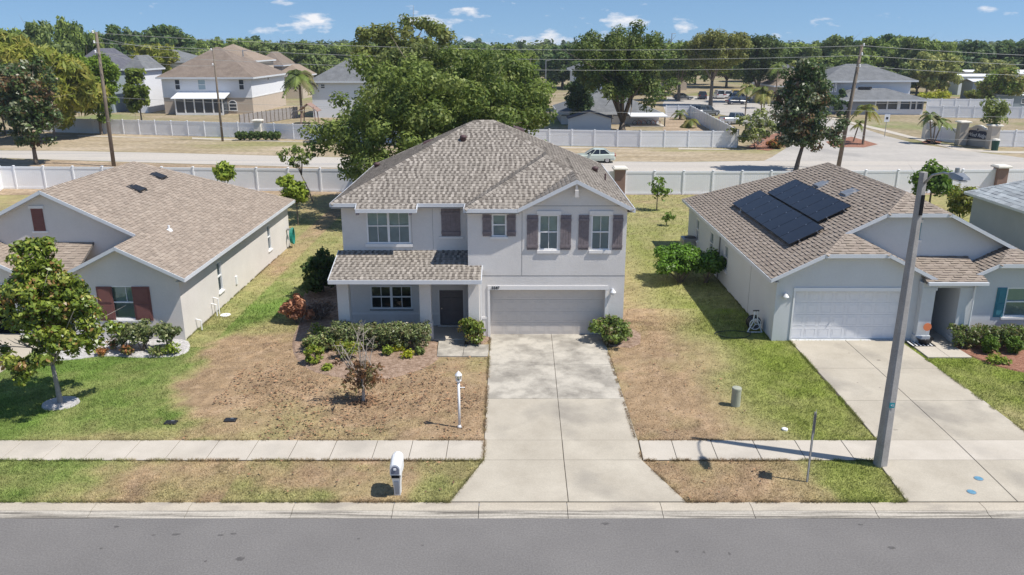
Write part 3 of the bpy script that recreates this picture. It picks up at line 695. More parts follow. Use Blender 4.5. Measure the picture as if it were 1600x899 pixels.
# ------------------------------------------------------------------ WALLS AND OPENINGS
class WallPlane:
    """plane through o, running along unit d, facing n (outwards); s along, z up"""
    def __init__(s,o,d,n): s.o=Vector(o); s.d=Vector(d); s.n=Vector(n)
    def p(s,a,z,out=0): return s.o+s.d*a+s.n*out+Vector((0,0,z))
def wall(parent,wp,s0,s1,z0,z1,holes=(),t=.2,m=None,top=None,name='wall'):
    """top: list of (s,z) giving a raked upper edge above z1"""
    ss=sorted({s0,s1,*[h[0] for h in holes],*[h[1] for h in holes]}); zs=sorted({z0,z1,*[h[2] for h in holes],*[h[3] for h in holes]})
    mb=MB()
    inh=lambda a,z: any(h[0]<a<h[1] and h[2]<z<h[3] for h in holes)
    for a,b in zip(ss,ss[1:]):
        for c,d in zip(zs,zs[1:]):
            if inh((a+b)/2,(c+d)/2): continue
            mb.add([wp.p(a,c),wp.p(b,c),wp.p(b,d),wp.p(a,d)],[(0,1,2,3)]); mb.add([wp.p(a,c,-t),wp.p(b,c,-t),wp.p(b,d,-t),wp.p(a,d,-t)],[(3,2,1,0)])
    for h in holes:
        a,b,c,d=h[:4]
        for p,q in (((a,c),(b,c)),((b,c),(b,d)),((b,d),(a,d)),((a,d),(a,c))):
            mb.add([wp.p(*p),wp.p(*q),wp.p(*q,-t),wp.p(*p,-t)],[(0,1,2,3)])
    if top:
        n=len(top); mb.add([wp.p(*q) for q in top]+[wp.p(*q,-t) for q in top],[tuple(range(n)),tuple(range(2*n-1,n-1,-1))]+[(i,(i+1)%n,n+(i+1)%n,n+i) for i in range(n)])
    return mb.build(name,m,parent)
def wbox(mb,wp,a0,a1,z0,z1,o0,o1):
    return mb.obox(wp.p(a0,z0,o0),wp.d*(a1-a0),Vector((0,0,z1-z0)),wp.n*(o1-o0))
def window(parent,wp,s0,s1,z0,z1,cols=1,muntin=True,rec=.08,label=None,sill=.1,head=0,sash=True,blind=M_blind,lower=M_curt,mf=None,msill=None,fw=.055):
    """double-hung unit(s) in a wall hole"""
    mf=mf or M_frame; msill=msill or M_band
    mb=MB(); wbox(mb,wp,s0,s1,z0,z0+fw,-rec-.04,-.01); wbox(mb,wp,s0,s1,z1-fw,z1,-rec-.04,-.01)
    wbox(mb,wp,s0,s0+fw,z0+fw,z1-fw,-rec-.04,-.01); wbox(mb,wp,s1-fw,s1,z0+fw,z1-fw,-rec-.04,-.01)
    step=(s1-s0)/cols
    for k in range(1,cols): wbox(mb,wp,s0+k*step-.05,s0+k*step+.05,z0+fw,z1-fw,-rec-.045,-.015)
    w=mb.build('window',mf,parent,label=label)
    zm=(z0+z1)/2+.02
    for k in range(cols):
        a=s0+k*step+(.05 if k else fw); b=s0+(k+1)*step-(.05 if k<cols-1 else fw)
        if sash:
            q=MB(); wbox(q,wp,a,b,zm-.025,zm+.025,-rec-.03,-.02); q.build('sash_rail',mf,w)
        if muntin:
            q=MB(); c=(a+b)/2; wbox(q,wp,c-.012,c+.012,zm+.025,z1-fw,-rec-.02,-rec+.005); 
            if muntin!='top': wbox(q,wp,c-.012,c+.012,z0+fw,zm-.025,-rec-.02,-rec+.005)
            q.build('muntin',mf,w)
        for (c,d) in ((z0+fw,zm-.025),(zm+.025,z1-fw)) if sash else ((z0+fw,z1-fw),):
            q=MB(); q.add([wp.p(a,c,-rec-.022),wp.p(b,c,-rec-.022),wp.p(b,d,-rec-.022),wp.p(a,d,-rec-.022)],[(0,1,2,3)]); q.build('pane',M_glass,w)
            q=MB(); wbox(q,wp,a,b,c,d,-rec-.075,-rec-.05); q.build('blind',lower if (d<zm and lower) else blind,w)
    if sill:
        q=MB(); wbox(q,wp,s0-.08,s1+.08,z0-sill,z0-.003,-.02,.06); q.build('sill',msill,w)
    if head:
        q=MB(); wbox(q,wp,s0-.1,s1+.1,z1+.003,z1+head,-.02,.05); q.build('header',msill,w)
    return w
def batten_shutter(parent,wp,s0,s1,z0,z1,m):
    """board-and-batten shutter: each board its own piece"""
    mb=MB(); wbox(mb,wp,s0+.01,s1-.01,z0+.01,z1-.01,.002,.018); sh=mb.build('shutter',m,parent)
    n=4; w=(s1-s0)/n
    for k in range(n):
        q=MB(); wbox(q,wp,s0+k*w+.006,s0+(k+1)*w-.006,z0,z1,.018,.034+.002*(k%2)); q.build('board',m,sh)
    for zz in (z0+.10,z1-.26):
        q=MB(); wbox(q,wp,s0-.004,s1+.004,zz,zz+.11,.034,.066); q.build('batten',m,sh)
    return sh
def panel_shutter(parent,wp,s0,s1,z0,z1,m):
    mb=MB(); wbox(mb,wp,s0,s1,z0,z1,.002,.03); sh=mb.build('shutter',m,parent)
    zm=(z0+z1)/2
    for a,b in ((z0+.07,zm-.04),(zm+.04,z1-.07)):
        q=MB()
        wbox(q,wp,s0+.06,s1-.06,a,b,.03,.045); wbox(q,wp,s0+.09,s1-.09,a+.04,b-.04,.045,.052); q.build('raised_panel',m,sh)
    return sh
def garage_door(parent,wp,s0,s1,z0,z1,m,rec=.3,ncol=8,nrow=4):
    mb=MB(); wbox(mb,wp,s0,s1,z0,z1,-rec-.05,-rec-.012); gd=mb.build('garage_door',m,parent)
    rh=(z1-z0)/nrow; cw=(s1-s0)/ncol; 
    for r in range(nrow):
        q=MB(); wbox(q,wp,s0+.002,s1-.002,z0+r*rh+.006,z0+(r+1)*rh-.006,-rec-.012,-rec); 
        for c in range(ncol):
            a,b=s0+c*cw+.06,s0+(c+1)*cw-.06; e,f=z0+r*rh+.075,z0+(r+1)*rh-.075; k=.022
            # raised frame round each pressed panel
            wbox(q,wp,a,b,e,e+k,-rec,-rec+.006); wbox(q,wp,a,b,f-k,f,-rec,-rec+.006); wbox(q,wp,a,a+k,e+k,f-k,-rec,-rec+.006); wbox(q,wp,b-k,b,e+k,f-k,-rec,-rec+.006)
            wbox(q,wp,a+.055,b-.055,e+.055,f-.055,-rec,-rec+.005)
        q.build('door_section',m,gd)
    return gd
def panel_door(parent,wp,s0,s1,z0,z1,m,rec=.15):
    mb=MB(); wbox(mb,wp,s0,s1,z0,z1,-rec-.05,-rec); d=mb.build('door',m,parent)
    w=s1-s0; h=z1-z0; q=MB()
    for (a,b) in ((.13,.46),(.54,.87)):
        for (c,e) in ((.10,.40),(.45,.78),(.83,.93)): wbox(q,wp,s0+a*w,s0+b*w,z0+c*h,z0+e*h,-rec,-rec+.03)
    q.build('raised_panel',m,d)
    q=MB(); c=wp.p(s0+.08*w,z0+.47*h,-rec+.05); q.tube([wp.p(s0+.08*w,z0+.47*h,-rec),c],[.02,.03],8); q.build('door_knob',M_rim,d)
    return d
def rvent(parent,x,y,z,pl,w=.75,l=.5,m=None,name='roof_vent',h=.1,label=None):
    """low slant-back vent lying on a roof plane pl"""
    g=math.hypot(pl[1],pl[2]); up=Vector((pl[1]/g,pl[2]/g,g)).normalized(); al=Vector((-up.y,up.x,0)).normalized(); n=al.cross(up); n=n if n.z>0 else -n
    zc=pl[0]+pl[1]*x+pl[2]*y; c=Vector((x,y,zc)); mb=MB()
    P=lambda a,b,k:(c+al*a+up*b+n*k)[:]
    mb.add([P(-w/2,-l/2,.0),P(w/2,-l/2,.0),P(w/2,l/2,.0),P(-w/2,l/2,.0),P(-w/2+.04,-l/2+.03,h),P(w/2-.04,-l/2+.03,h),P(w/2-.06,l/2-.1,h*.55),P(-w/2+.06,l/2-.1,h*.55)],[(0,1,5,4),(1,2,6,5),(2,3,7,6),(3,0,4,7),(4,5,6,7)])
    mb.obox(P(-w/2-.05,-l/2-.05,.006),al*(w+.1),up*(l+.12),n*.012)
    return mb.build(name,m or M_blackplastic,parent,label=label)
X_,Y_,Z_=Vector((1,0,0)),Vector((0,1,0)),Vector((0,0,1))
def front(D): return WallPlane((0,D,0),(1,0,0),(0,-1,0))
def right_side(X): return WallPlane((X,0,0),(0,1,0),(1,0,0))
def left_side(X): return WallPlane((X,0,0),(0,-1,0),(-1,0,0))      # s = -y
def back(D): return WallPlane((0,D,0),(-1,0,0),(0,1,0))
def rect_px(x0,y0,x1,y1,D):
    a=V(x0,y1,D); b=V(x1,y0,D); return (a[0],b[0],a[1],b[1])
# ================================================================== MAIN HOUSE
mh=thing('two_storey_house','two-storey grey house with mauve board shutters, concrete driveway and closed grey garage door','house',(-1.3,38,0))
ZE=5.62
R_main=Comp(-7.62,4.97,33.05,44.7,ZE,.5)
R_blk=Comp(-1.95,4.97,31.87,38.5,ZE,.5,'lrf')
R_gab=Comp(.23,4.97,31.87,38.5,ZE,.5,'lr')
R_box=Comp(-6.5,-3.98,32.70,34,ZE-.175,.5,'f')
PAL_A=[(.20,.175,.150),(.165,.144,.124),(.24,.212,.182),(.33,.294,.255),(.30,.267,.231),(.352,.315,.275)]
PR_A=[.22,.2,.16,.16,.12,.14]
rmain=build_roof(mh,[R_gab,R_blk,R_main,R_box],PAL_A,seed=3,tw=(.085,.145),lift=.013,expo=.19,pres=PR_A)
P_f=R_main.P[2]; P_bf=R_blk.P[2]; P_r=R_main.P[1]; P_l=R_main.P[0]
R_por=Comp(-7.45,-1.26,31.1,33.42,2.85,.29,'f')
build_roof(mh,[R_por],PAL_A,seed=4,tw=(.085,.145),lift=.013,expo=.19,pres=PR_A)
wf=front(33.4); wg=front(32.2)
zr=lambda x:ZE-.06+.5*min(x-.23,4.97-x)
def vpx(x0,y0,x1,y1,D): return rect_px(x0,y0,x1,y1,D)
winA=vpx(574,327,640,381,33.4); shW=vpx(690,326,719,369,33.4)
winP=vpx(580,447,643,483,33.4); doorP=vpx(689,450,724,507,33.75)
wall(mh,wf,-7.25,-1.83,0,5.68,[(winA[0],winA[1],winA[2],winA[3]),(winP[0],winP[1],winP[2],winP[3]),(doorP[0],doorP[1],.12,doorP[3])],.22,M_wallA)
w1=vpx(769,335,791,370,32.2); w2=vpx(842,336,873,391,32.2); w3=vpx(923,336,954,391,32.2)
gx0,gx1=-.93,3.93; GZ=2.13
wall(mh,wg,-1.83,4.72,0,5.62,[(gx0,gx1,0,GZ),w1,w2,w3],.3,M_wallA,top=[(.29,5.62),(4.72,5.62),(4.60,5.75),(2.6,zr(2.6)-.05),(.35,5.66)])
wall(mh,left_side(-7.25),-44.3,-33.4,0,5.66,[],.2,M_wallA); wall(mh,right_side(4.72),32.5,44.3,0,5.66,[(36,36.9,3.9,5.0),(39.5,40.4,1.0,2.2)],.2,M_wallA)
window(mh,right_side(4.72),36,36.9,3.9,5.0); window(mh,right_side(4.72),39.5,40.4,1.0,2.2)
wall(mh,back(44.3),-4.72,7.25,0,5.66,[(-3.5,-2.3,3.8,5.1),(1.2,2.6,3.8,5.1),(5,6.2,3.8,5.1),(-2,1,.1,2.2)],.2,M_wallA)
for a in ((-3.5,-2.3,3.8,5.1),(1.2,2.6,3.8,5.1),(5,6.2,3.8,5.1),(-2,1,.1,2.2)): window(mh,back(44.3),*a,cols=2)
wall(mh,left_side(-1.83),-33.4,-32.2,3.2,5.62,[],.2,M_wallA)
# windows
window(mh,wf,*winA,cols=2,rec=.03,sill=.13,fw=.07)
for px in (563,644):
    a=V(px,328,33.4); q=MB(); q.box(a[0]-.05,a[0]+.05,32.75,33.4,a[1]-.05,a[1]+.07); q.box(a[0]-.06,a[0]+.06,32.68,32.80,a[1]-.09,a[1]+.05); q.build('eave_bracket',M_shutA,mh)
window(mh,wg,*w1,muntin=False,sill=.1,head=.16,blind=M_blind,rec=.05)
window(mh,wg,*w2,sill=.13,head=.17,rec=.04); window(mh,wg,*w3,sill=.13,head=.17,rec=.04)
window(mh,wf,*winP,cols=2,sill=0,rec=.06,lower=M_cloth,blind=M_cloth)
q=MB(); wbox(q,wf,winP[0]-.05,winP[1]+.05,winP[2]-.07,winP[2]-.003,-.02,.04); q.build('sill',M_metalgrey,mh)
batten_shutter(mh,wf,*shW,M_shutA)
q=MB(); wbox(q,wf,shW[0]-.22,shW[1]+.02,shW[3]+.03,shW[3]+.17,.003,.05); q.build('header',M_band,mh)
q=MB(); wbox(q,wf,shW[0]-.12,shW[1]+.12,shW[2]-.11,shW[2]-.02,.003,.05); q.build('sill',M_band,mh)
for (a,b,c,d) in ((754,334,768,370),(792,334,806,370),(823,336,841,391),(875,336,893,391),(903,336,921,391),(956,336,974,391)):
    r=vpx(a,b,c,d,32.2); batten_shutter(mh,wg,r[0],r[1],r[2]+.02,r[3],M_shutA)
# garage door, surround, lamp, number
garage_door(mh,wg,gx0,gx1,.02,GZ,M_garA,rec=.30)
q=MB(); wbox(q,wg,gx0-.1,gx1+.11,GZ+.003,GZ+.18,.003,.04); wbox(q,wg,gx0-.1,gx0-.003,.02,GZ,.003,.035); wbox(q,wg,gx1+.003,gx1+.09,.02,GZ,.003,.035); q.build('garage_surround',M_band,mh)
text_mesh('5587',.17,.012,M_text,'house_number',mh,(gx0+.24,32.2-.055,GZ+.09),(math.pi/2,0,0))
def wall_lamp(parent,wp,s,z,label=None):
    c=wp.p(s,z,.16); q=MB(); q.lathe([(.02,z+.12),(.05,z+.10),(.13,z+.0),(.135,z-.02),(.12,z-.02)],c.x,c.y,12); l=q.build('wall_lamp',M_white,parent,smooth=True)
    q=MB(); q.tube([wp.p(s,z+.06,0),wp.p(s,z+.10,.1),wp.p(s,z+.08,.16)],.018,6); wbox(q,wp,s-.05,s+.05,z-.04,z+.12,.002,.025); q.build('lamp_arm',M_white,l)
    q=MB(); q.lathe([(.04,z-.02),(.05,z-.08),(.03,z-.13)],c.x,c.y,10); q.build('bulb',M_frame,l)
wall_lamp(mh,wg,V(957,455,32.2)[0],V(957,455,32.2)[1])
# control joints, bands
q=MB(); z1_=V(860,440,32.2)[1]; 
for zz,a,b in ((V(870,431,32.2)[1],-1.3,4.72),): wbox(q,wg,a,b,zz-.012,zz+.012,.001,.006)
xj=V(815.5,400,32.2)[0]; wbox(q,wg,xj-.008,xj+.008,V(815,430,32.2)[1],5.5,.001,.006)
zz=V(880,322,32.2)[1]; wbox(q,wg,.45,4.6,zz-.01,zz+.01,.001,.006)
for px in (635+8,676): 
    x=V(px,350,33.4)[0]; wbox(q,wf,x-.006,x+.006,3.6,5.6,.001,.005)
q.build('control_joint',mat('joint_grey',(.25,.245,.24),.9,.1),mh)
q=MB(); zb=V(620,490,33.4)[1]; wbox(q,wf,-7.25,doorP[0]-.05,zb-.05,zb+.05,.002,.02); wbox(q,wf,doorP[1]+.05,-1.83,zb-.05,zb+.05,.002,.02); wbox(q,wg,-1.36,gx0-.11,.83,.93,.002,.02); q.build('wall_band',M_band,mh)
panel_door(mh,wf,doorP[0],doorP[1],.12,doorP[3],M_door,rec=.08)
q=MB(); wbox(q,wf,doorP[0]-.05,doorP[0],.12,doorP[3]+.05,-.1,.02); wbox(q,wf,doorP[1],doorP[1]+.05,.12,doorP[3]+.05,-.1,.02); wbox(q,wf,doorP[0]-.1,doorP[1]+.1,.05,.12,-.1,.12); q.build('door_frame',M_band,mh)
# porch: posts, beam, slab, step
for x0,x1 in ((-7.28,-6.80),(-3.86,-3.38),(-1.83,-1.36)):
    q=MB(); q.cbox(x0,x1,31.75,32.2,0,2.62,.012); p=q.build('porch_post',M_wallA,mh)
    q=MB(); q.cbox(x0-.02,x1+.02,31.73,32.2 if x1>-1.5 else 32.22,0,.80,.01); q.build('post_base',M_band,p)
q=MB(); q.box(-6.79,-3.87,31.80,32.10,2.48,2.66); q.box(-3.37,-1.84,31.80,32.10,2.48,2.66); q.build('porch_beam',M_soffit,mh)
q=MB(); q.box(-7.3,-1.35,31.78,32.2,2.665,2.76); q.build('porch_plate',M_wallA,mh)
soffit(mh,[(-7.4,31.14),(-1.3,31.14),(-1.3,33.38),(-7.4,33.38)],2.775)
q=MB(); q.box(-7.25,-1.84,31.72,33.4,-.02,.10); q.build('porch_slab',M_walk,mh)
q=MB(); q.box(-1.355,gx0-.11,32.19,32.2,.0,.5); 
# gutter / downspout at the end of the porch
q=MB(); q.box(-1.335,-1.285,32.10,32.17,.1,2.6); q.build('downspout',M_white,mh)
# fascia boards
ze=ZE
fascia(mh,[(-1.95,31.87,ze),(.23,31.87,ze)]); fascia(mh,[(.23,31.87,ze),(2.6,31.87,ze+1.185)]); fascia(mh,[(2.6,31.87,ze+1.185),(4.97,31.87,ze)])
fascia(mh,[(4.97,31.87,ze),(4.97,44.7,ze)]); fascia(mh,[(-1.95,33.05,ze),(-1.95,31.87,ze)]); fascia(mh,[(-7.62,33.05,ze),(-6.5,33.05,ze)]); fascia(mh,[(-3.98,33.05,ze),(-1.95,33.05,ze)])
fascia(mh,[(-6.5,33.05,ze),(-6.5,32.70,ze-.175)]); fascia(mh,[(-6.5,32.70,ze-.175),(-3.98,32.70,ze-.175)]); fascia(mh,[(-3.98,32.70,ze-.175),(-3.98,33.05,ze)])
fascia(mh,[(-7.62,44.7,ze),(-7.62,33.05,ze)]); fascia(mh,[(4.97,44.7,ze),(-7.62,44.7,ze)])
fascia(mh,[(-7.45,31.1,2.85),(-1.26,31.1,2.85)],h=.15); fascia(mh,[(-7.45,33.42,3.52),(-7.45,31.1,2.85)],h=.15); fascia(mh,[(-1.26,31.1,2.85),(-1.26,32.2,3.169)],h=.15)
soffit(mh,[(-1.93,31.89),(.3,31.89),(.3,32.2),(-1.93,32.2)],ze-.17); q=MB(); q.obox((.25,31.89,ze-.13),(2.35,0,1.175),(0,.3,0),(0,0,-.02)); q.obox((2.6,31.89,ze+1.045),(2.35,0,-1.175),(0,.3,0),(0,0,-.02)); q.build('rake_soffit',M_soffit,mh); soffit(mh,[(-7.6,33.07),(-1.86,33.07),(-1.86,33.4),(-7.6,33.4)],ze-.175)
soffit(mh,[(4.72,32.2),(4.95,32.2),(4.95,44.6),(4.72,44.6)],ze-.172); soffit(mh,[(-7.6,33.4),(-7.25,33.4),(-7.25,44.6),(-7.6,44.6)],ze-.173)
q=MB(); q.box(2.55,2.65,31.9,32.2,6.2,6.64); q.box(2.53,2.67,31.88,31.75,6.14,6.42); q.build('gable_bracket',M_wallL,mh)
# wedge between the porch roof and the garage block
q=MB(); q.add([(-1.83,32.21,2.7),(-1.27,32.21,2.7),(-1.27,31.2,2.7),(-1.83,31.2,2.7)],[(0,1,2,3)]); 
# roof vents and pipes
def on(pl,x,y): return pl[0]+pl[1]*x+pl[2]*y
def cap_vent(parent,x,y,pl,name='goose_neck_vent'):
    z=on(pl,x,y); q=MB(); q.lathe([(.13,z-.12),(.13,z+.10),(.17,z+.11),(.16,z+.2),(.05,z+.25)],x,y,10); q.build(name,M_brownvent,parent,smooth=True)
cap_vent(mh,-2.25,37.35,P_f); cap_vent(mh,-7.0,41.5,P_l); cap_vent(mh,4.05,39.0,P_r)
for (x,y,pl) in ((-2.9,43.2,R_main.P[3]),(1.4,42.6,R_main.P[3])): pass
rvent(mh,.35,40.9,0,R_main.P[1] if False else P_r,.8,.5,M_brownvent); rvent(mh,-4.2,40.6,0,P_l,.8,.5,M_brownvent)
q=MB(); q.tube([(4.35,37.2,on(P_r,4.35,37.2)-.05),(4.35,37.2,on(P_r,4.35,37.2)+.32)],.04,8); q.build('plumbing_stack',M_brownvent,mh)
q=MB(); q.box(4.75,5.0,36.2,36.5,.6,1.1); q.build('meter_box',M_metalgrey,mh)

# ================================================================== LEFT HOUSE
lh=thing('single_storey_house','single-storey taupe house with maroon shutters on the left behind the young magnolia','house',(-20,40,0))
z0=2.8
L_main=Comp(-26.55,-13.45,33.57,48.95,z0,.5,'lrb')
L_wing=Comp(-18.8,-13.45,31.5,36.5,z0,.5,'lr')
L_gar=Comp(-27.0,-20.3,32.0,36.5,z0,.5,'lr')
L_por=Comp(-20.9,-18.2,31.95,33.9,z0,.5,'f')
PAL_L=[(.30,.245,.20),(.315,.258,.21),(.28,.23,.188),(.335,.278,.228)]
class Lim(Comp): pass
def limit(c,y1):
    c.R=[hclip(r,0,-1,y1) if r else r for r in c.R]; return c
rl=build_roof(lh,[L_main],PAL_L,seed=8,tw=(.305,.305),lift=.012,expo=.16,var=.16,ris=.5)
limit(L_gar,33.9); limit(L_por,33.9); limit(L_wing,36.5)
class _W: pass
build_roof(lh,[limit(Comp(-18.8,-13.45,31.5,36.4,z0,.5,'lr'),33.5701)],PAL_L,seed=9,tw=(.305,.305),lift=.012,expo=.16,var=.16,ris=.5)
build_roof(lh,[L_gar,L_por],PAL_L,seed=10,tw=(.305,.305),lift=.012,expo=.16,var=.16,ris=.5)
# the wing's left slope runs back under the big gable to the wall
q=limit(Comp(-18.8,-16.125,33.57,33.9,z0,.5,'l'),33.9); build_roof(lh,[q],PAL_L,seed=12,tw=(.305,.305),lift=.012,expo=.16,var=.16,ris=.5)
wl=front(33.9)
wall(lh,wl,-26,-14,2.6,2.9,[],.2,M_wallL,top=[(-26.3,2.9),(-13.6,2.9),(-13.7,2.88),(-20,5.98),(-26.3,2.88)])
ww_=front(31.85)
wn=vpx(177,447,219,500,31.85)
wall(lh,ww_,-18.45,-13.85,0,2.62,[wn],.2,M_wallL,top=[(-18.45,2.62),(-13.85,2.62),(-13.85,2.9),(-16.125,4.06),(-18.45,2.9)])
window(lh,ww_,*wn,sill=.1,head=0,muntin='top')
for a in ((158,448,174,501),(212+1,448,233,501)):
    r=vpx(*a,31.85); panel_shutter(lh,ww_,*r,M_shutL)
rs_=right_side(-13.85)
sidew=[(36.15,36.75,.75,2.2),(44.2,44.8,.75,2.2)]
wall(lh,rs_,31.85,48.6,0,2.75,sidew,.2,M_wallL)
for a in sidew: window(lh,rs_,*a,muntin=False,rec=.07,sill=.07)
wall(lh,left_side(-26),-48.6,-33.9,0,2.75,[],.2,M_wallL); wall(lh,back(48.6),13.85,26,0,2.75,[(15,16.5,.9,2.2),(18.5,21.5,.1,2.2)],.2,M_wallL)
window(lh,back(48.6),15,16.5,.9,2.2,cols=2); window(lh,back(48.6),18.5,21.5,.1,2.2,cols=2)
wgl=front(32.4)
wall(lh,wgl,-26.6,-20.7,0,2.62,[(-26.1,-21.15,0,2.13)],.25,M_wallL,top=[(-26.6,2.62),(-20.7,2.62),(-20.7,2.9),(-23.65,4.38),(-26.6,2.9)])
wall(lh,right_side(-20.7),32.4,33.9,0,2.7,[],.2,M_wallL); wall(lh,left_side(-18.45),-33.9,-31.85,0,2.7,[],.2,M_wallL); wall(lh,left_side(-26.6),-33.9,-32.4,0,2.7,[],.2,M_wallL)
wall(lh,front(33.905),-20.7,-18.45,0,2.62,[(-20.1,-19.2,.1,2.1)],.18,M_wallL); panel_door(lh,front(33.905),-20.1,-19.2,.1,2.1,M_door,rec=.08)
q=MB(); wbox(q,wgl,-26.25,-21.0,2.13,2.33,.003,.04); wbox(q,wgl,-21.15,-21.0,.02,2.127,.003,.035); q.build('garage_surround',M_band,lh)
text_mesh('5591',.17,.012,M_text,'house_number',lh,(-21.35,32.4-.055,2.23),(math.pi/2,0,0))
q=MB(); q.box(-26.2,-21.05,36.4,36.45,0,2.5); q.box(-26.2,-21.05,32.62,36.4,.0,.03); q.build('open_garage_interior',M_dark,lh)
vt=vpx(54,326,66,361,33.9); q=MB(); wbox(q,wl,vt[0],vt[1],vt[2],vt[3],.002,.03); gv=q.build('gable_vent',M_shutL,lh)
for k in range(9):
    q=MB(); zz=vt[2]+.05+(vt[3]-vt[2]-.1)*k/9; wbox(q,wl,vt[0]+.03,vt[1]-.03,zz,zz+.05,.03,.045); q.build('louvre',M_shutL,gv)
q=MB(); wbox(q,wl,vt[0]-.08,vt[1]+.08,vt[3]+.003,vt[3]+.12,.002,.045); q.build('vent_header',M_band,lh); q=MB(); wbox(q,wl,vt[0]-.08,vt[1]+.08,vt[2]-.09,vt[2]-.003,.002,.045); q.build('vent_trim',M_band,lh)
pk=lambda x0,x1,z:((x0+x1)/2,z+.5*(x1-x0)/2)
fascia(lh,[(-18.8,31.5,z0),(-16.125,31.5,z0+1.3375)]); fascia(lh,[(-16.125,31.5,z0+1.3375),(-13.45,31.5,z0)]); fascia(lh,[(-13.45,31.5,z0),(-13.45,48.95,z0)],h=.14)
fascia(lh,[(-26.55,33.57,z0),(-20,33.57,z0+3.275)]); fascia(lh,[(-20,33.57,z0+3.275),(-16.2,33.57,z0+1.375)]); fascia(lh,[(-23.65,32.0,z0+1.675),(-20.3,32.0,z0)]); fascia(lh,[(-27,32.0,z0),(-23.65,32.0,z0+1.675)])
fascia(lh,[(-20.3,31.95,z0),(-18.8,31.95,z0)],h=.14); fascia(lh,[(-13.45,48.95,z0),(-26.55,48.95,z0)]); fascia(lh,[(-18.8,32.3,z0),(-18.8,31.5,z0)])
soffit(lh,[(-13.85,31.55),(-13.48,31.55),(-13.48,48.9),(-13.85,48.9)],z0-.13)
q=MB(); 
for (a,b,y0_,y1_,xe) in ((-18.75,-13.5,31.52,31.85,0),): 
    xm=(a+b)/2; q.obox((a,y0_,z0-.12),(xm-a,0,1.31),(0,y1_-y0_,0),(0,0,-.02)); q.obox((xm,y0_,z0+1.19),(b-xm,0,-1.31),(0,y1_-y0_,0),(0,0,-.02))
q.obox((-26.5,33.59,z0-.12),(6.5,0,3.25),(0,.38,0),(0,0,-.02)); q.obox((-20,33.59,z0+3.13),(4.2,0,-2.1),(0,.38,0),(0,0,-.02)); q.build('soffit',M_soffit,lh)
PLr=L_main.P[1]
rvent(lh,-18.35,38.9,0,PLr,.8,.62); rvent(lh,-18.6,42.0,0,PLr,.8,.62)
z=on(PLr,-15.65,35.7); q=MB(); q.tube([(-15.65,35.7,z-.05),(-15.65,35.7,z+.22)],.05,10); q.lathe([(.16,z-.05),(.13,z+.04),(.05,z+.07)],-15.65,35.7,12); q.build('plumbing_stack',M_white,lh)
q=MB(); q.box(-13.85,-13.78,38.4,38.62,.5,.9); q.build('meter_box',M_white,lh)
for i,(y,h) in enumerate(((35.0,.55),(35.3,.75),(33.1,.45))):
    q=MB(); q.tube([(-13.62,y,0),(-13.62,y,h),(-13.84,y,h+.05)],.03,8); q.build('vent_pipe',M_white,lh)
q=MB(); q.tube([(-13.28,35.1,.0),(-13.28,35.1,.03)],.24,14); q.build('cleanout_cover',M_frame,lh)

# ================================================================== RIGHT HOUSE
rh=thing('single_storey_house','single-storey grey house with solar panels on the roof and a white garage door','house',(17,40,0))
R1=Comp(10.6,23.2,32.6,49.2,z0,.5,'lrb',extra=[('f',(5.28-.5*32.6,0,.5))])
R2=Comp(10.6,17.45,31.4,33.0,z0,.5,'lr',extra=[('f',(3.85-.5*31.4,0,.5))])
R2a=limit(Comp(10.6,17.45,31.4,35,z0,.5,'lr',extra=[('f',(3.85-.5*31.4,0,.5))]),32.6001)
R2b=limit(Comp(14.025,17.45,32.6,33,z0,.5,'r'),33.0)
R3=limit(Comp(18.9,23.2,31.7,35,z0,.5,'lr',extra=[('f',(3.35-.5*31.7,0,.5))]),33.0)
R4=limit(Comp(16.9,19.4,31.25,33.0,2.75,.36,'f'),33.0)
PAL_R=[(.30,.25,.205),(.285,.235,.195),(.33,.275,.23),(.31,.26,.215)]
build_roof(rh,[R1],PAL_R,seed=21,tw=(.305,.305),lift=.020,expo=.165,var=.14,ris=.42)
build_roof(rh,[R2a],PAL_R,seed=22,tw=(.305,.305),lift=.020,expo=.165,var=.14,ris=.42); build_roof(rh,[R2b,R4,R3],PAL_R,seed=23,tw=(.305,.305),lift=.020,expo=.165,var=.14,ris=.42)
wu=front(33.0)
wall(rh,wu,11,22.8,2.6,2.85,[],.2,M_wallR,top=[(10.9,2.85),(22.9,2.85),(18.1,5.22),(15.7,5.22)])
vr=vpx(1427,348,1440,375,33.0); q=MB(); wbox(q,wu,vr[0],vr[1],vr[2],vr[3],.002,.03); gv=q.build('gable_vent',M_shutR,rh)
for k in range(8):
    q=MB(); zz=vr[2]+.04+(vr[3]-vr[2]-.06)*k/8; wbox(q,wu,vr[0]+.03,vr[1]-.03,zz,zz+.045,.03,.045); q.build('louvre',M_shutR,gv)
q=MB(); wbox(q,wu,vr[0]-.05,vr[1]+.05,vr[3]+.003,vr[3]+.13,.002,.045); q.build('vent_header',M_band,rh); q=MB(); wbox(q,wu,vr[0]-.1,vr[1]+.1,vr[2]-.1,vr[2]-.003,.002,.045); q.build('vent_trim',M_band,rh)
wq=front(31.75)
gq0,gq1=11.78,16.35
wall(rh,wq,10.98,16.9,0,2.62,[(gq0,gq1,0,2.2)],.25,M_wallR,top=[(10.98,2.62),(17.2,2.62),(17.2,2.88),(15.25,3.80),(12.85,3.80),(10.98,2.9)])
garage_door(rh,wq,gq0,gq1,.02,2.2,M_garW,rec=.2)
q=MB(); wbox(q,wq,gq0-.08,gq1+.08,2.203,2.36,.003,.04); wbox(q,wq,gq0-.07,gq0-.003,.02,2.2,.003,.03); wbox(q,wq,gq1+.003,gq1+.07,.02,2.2,.003,.03); q.build('garage_surround',M_frame,rh)
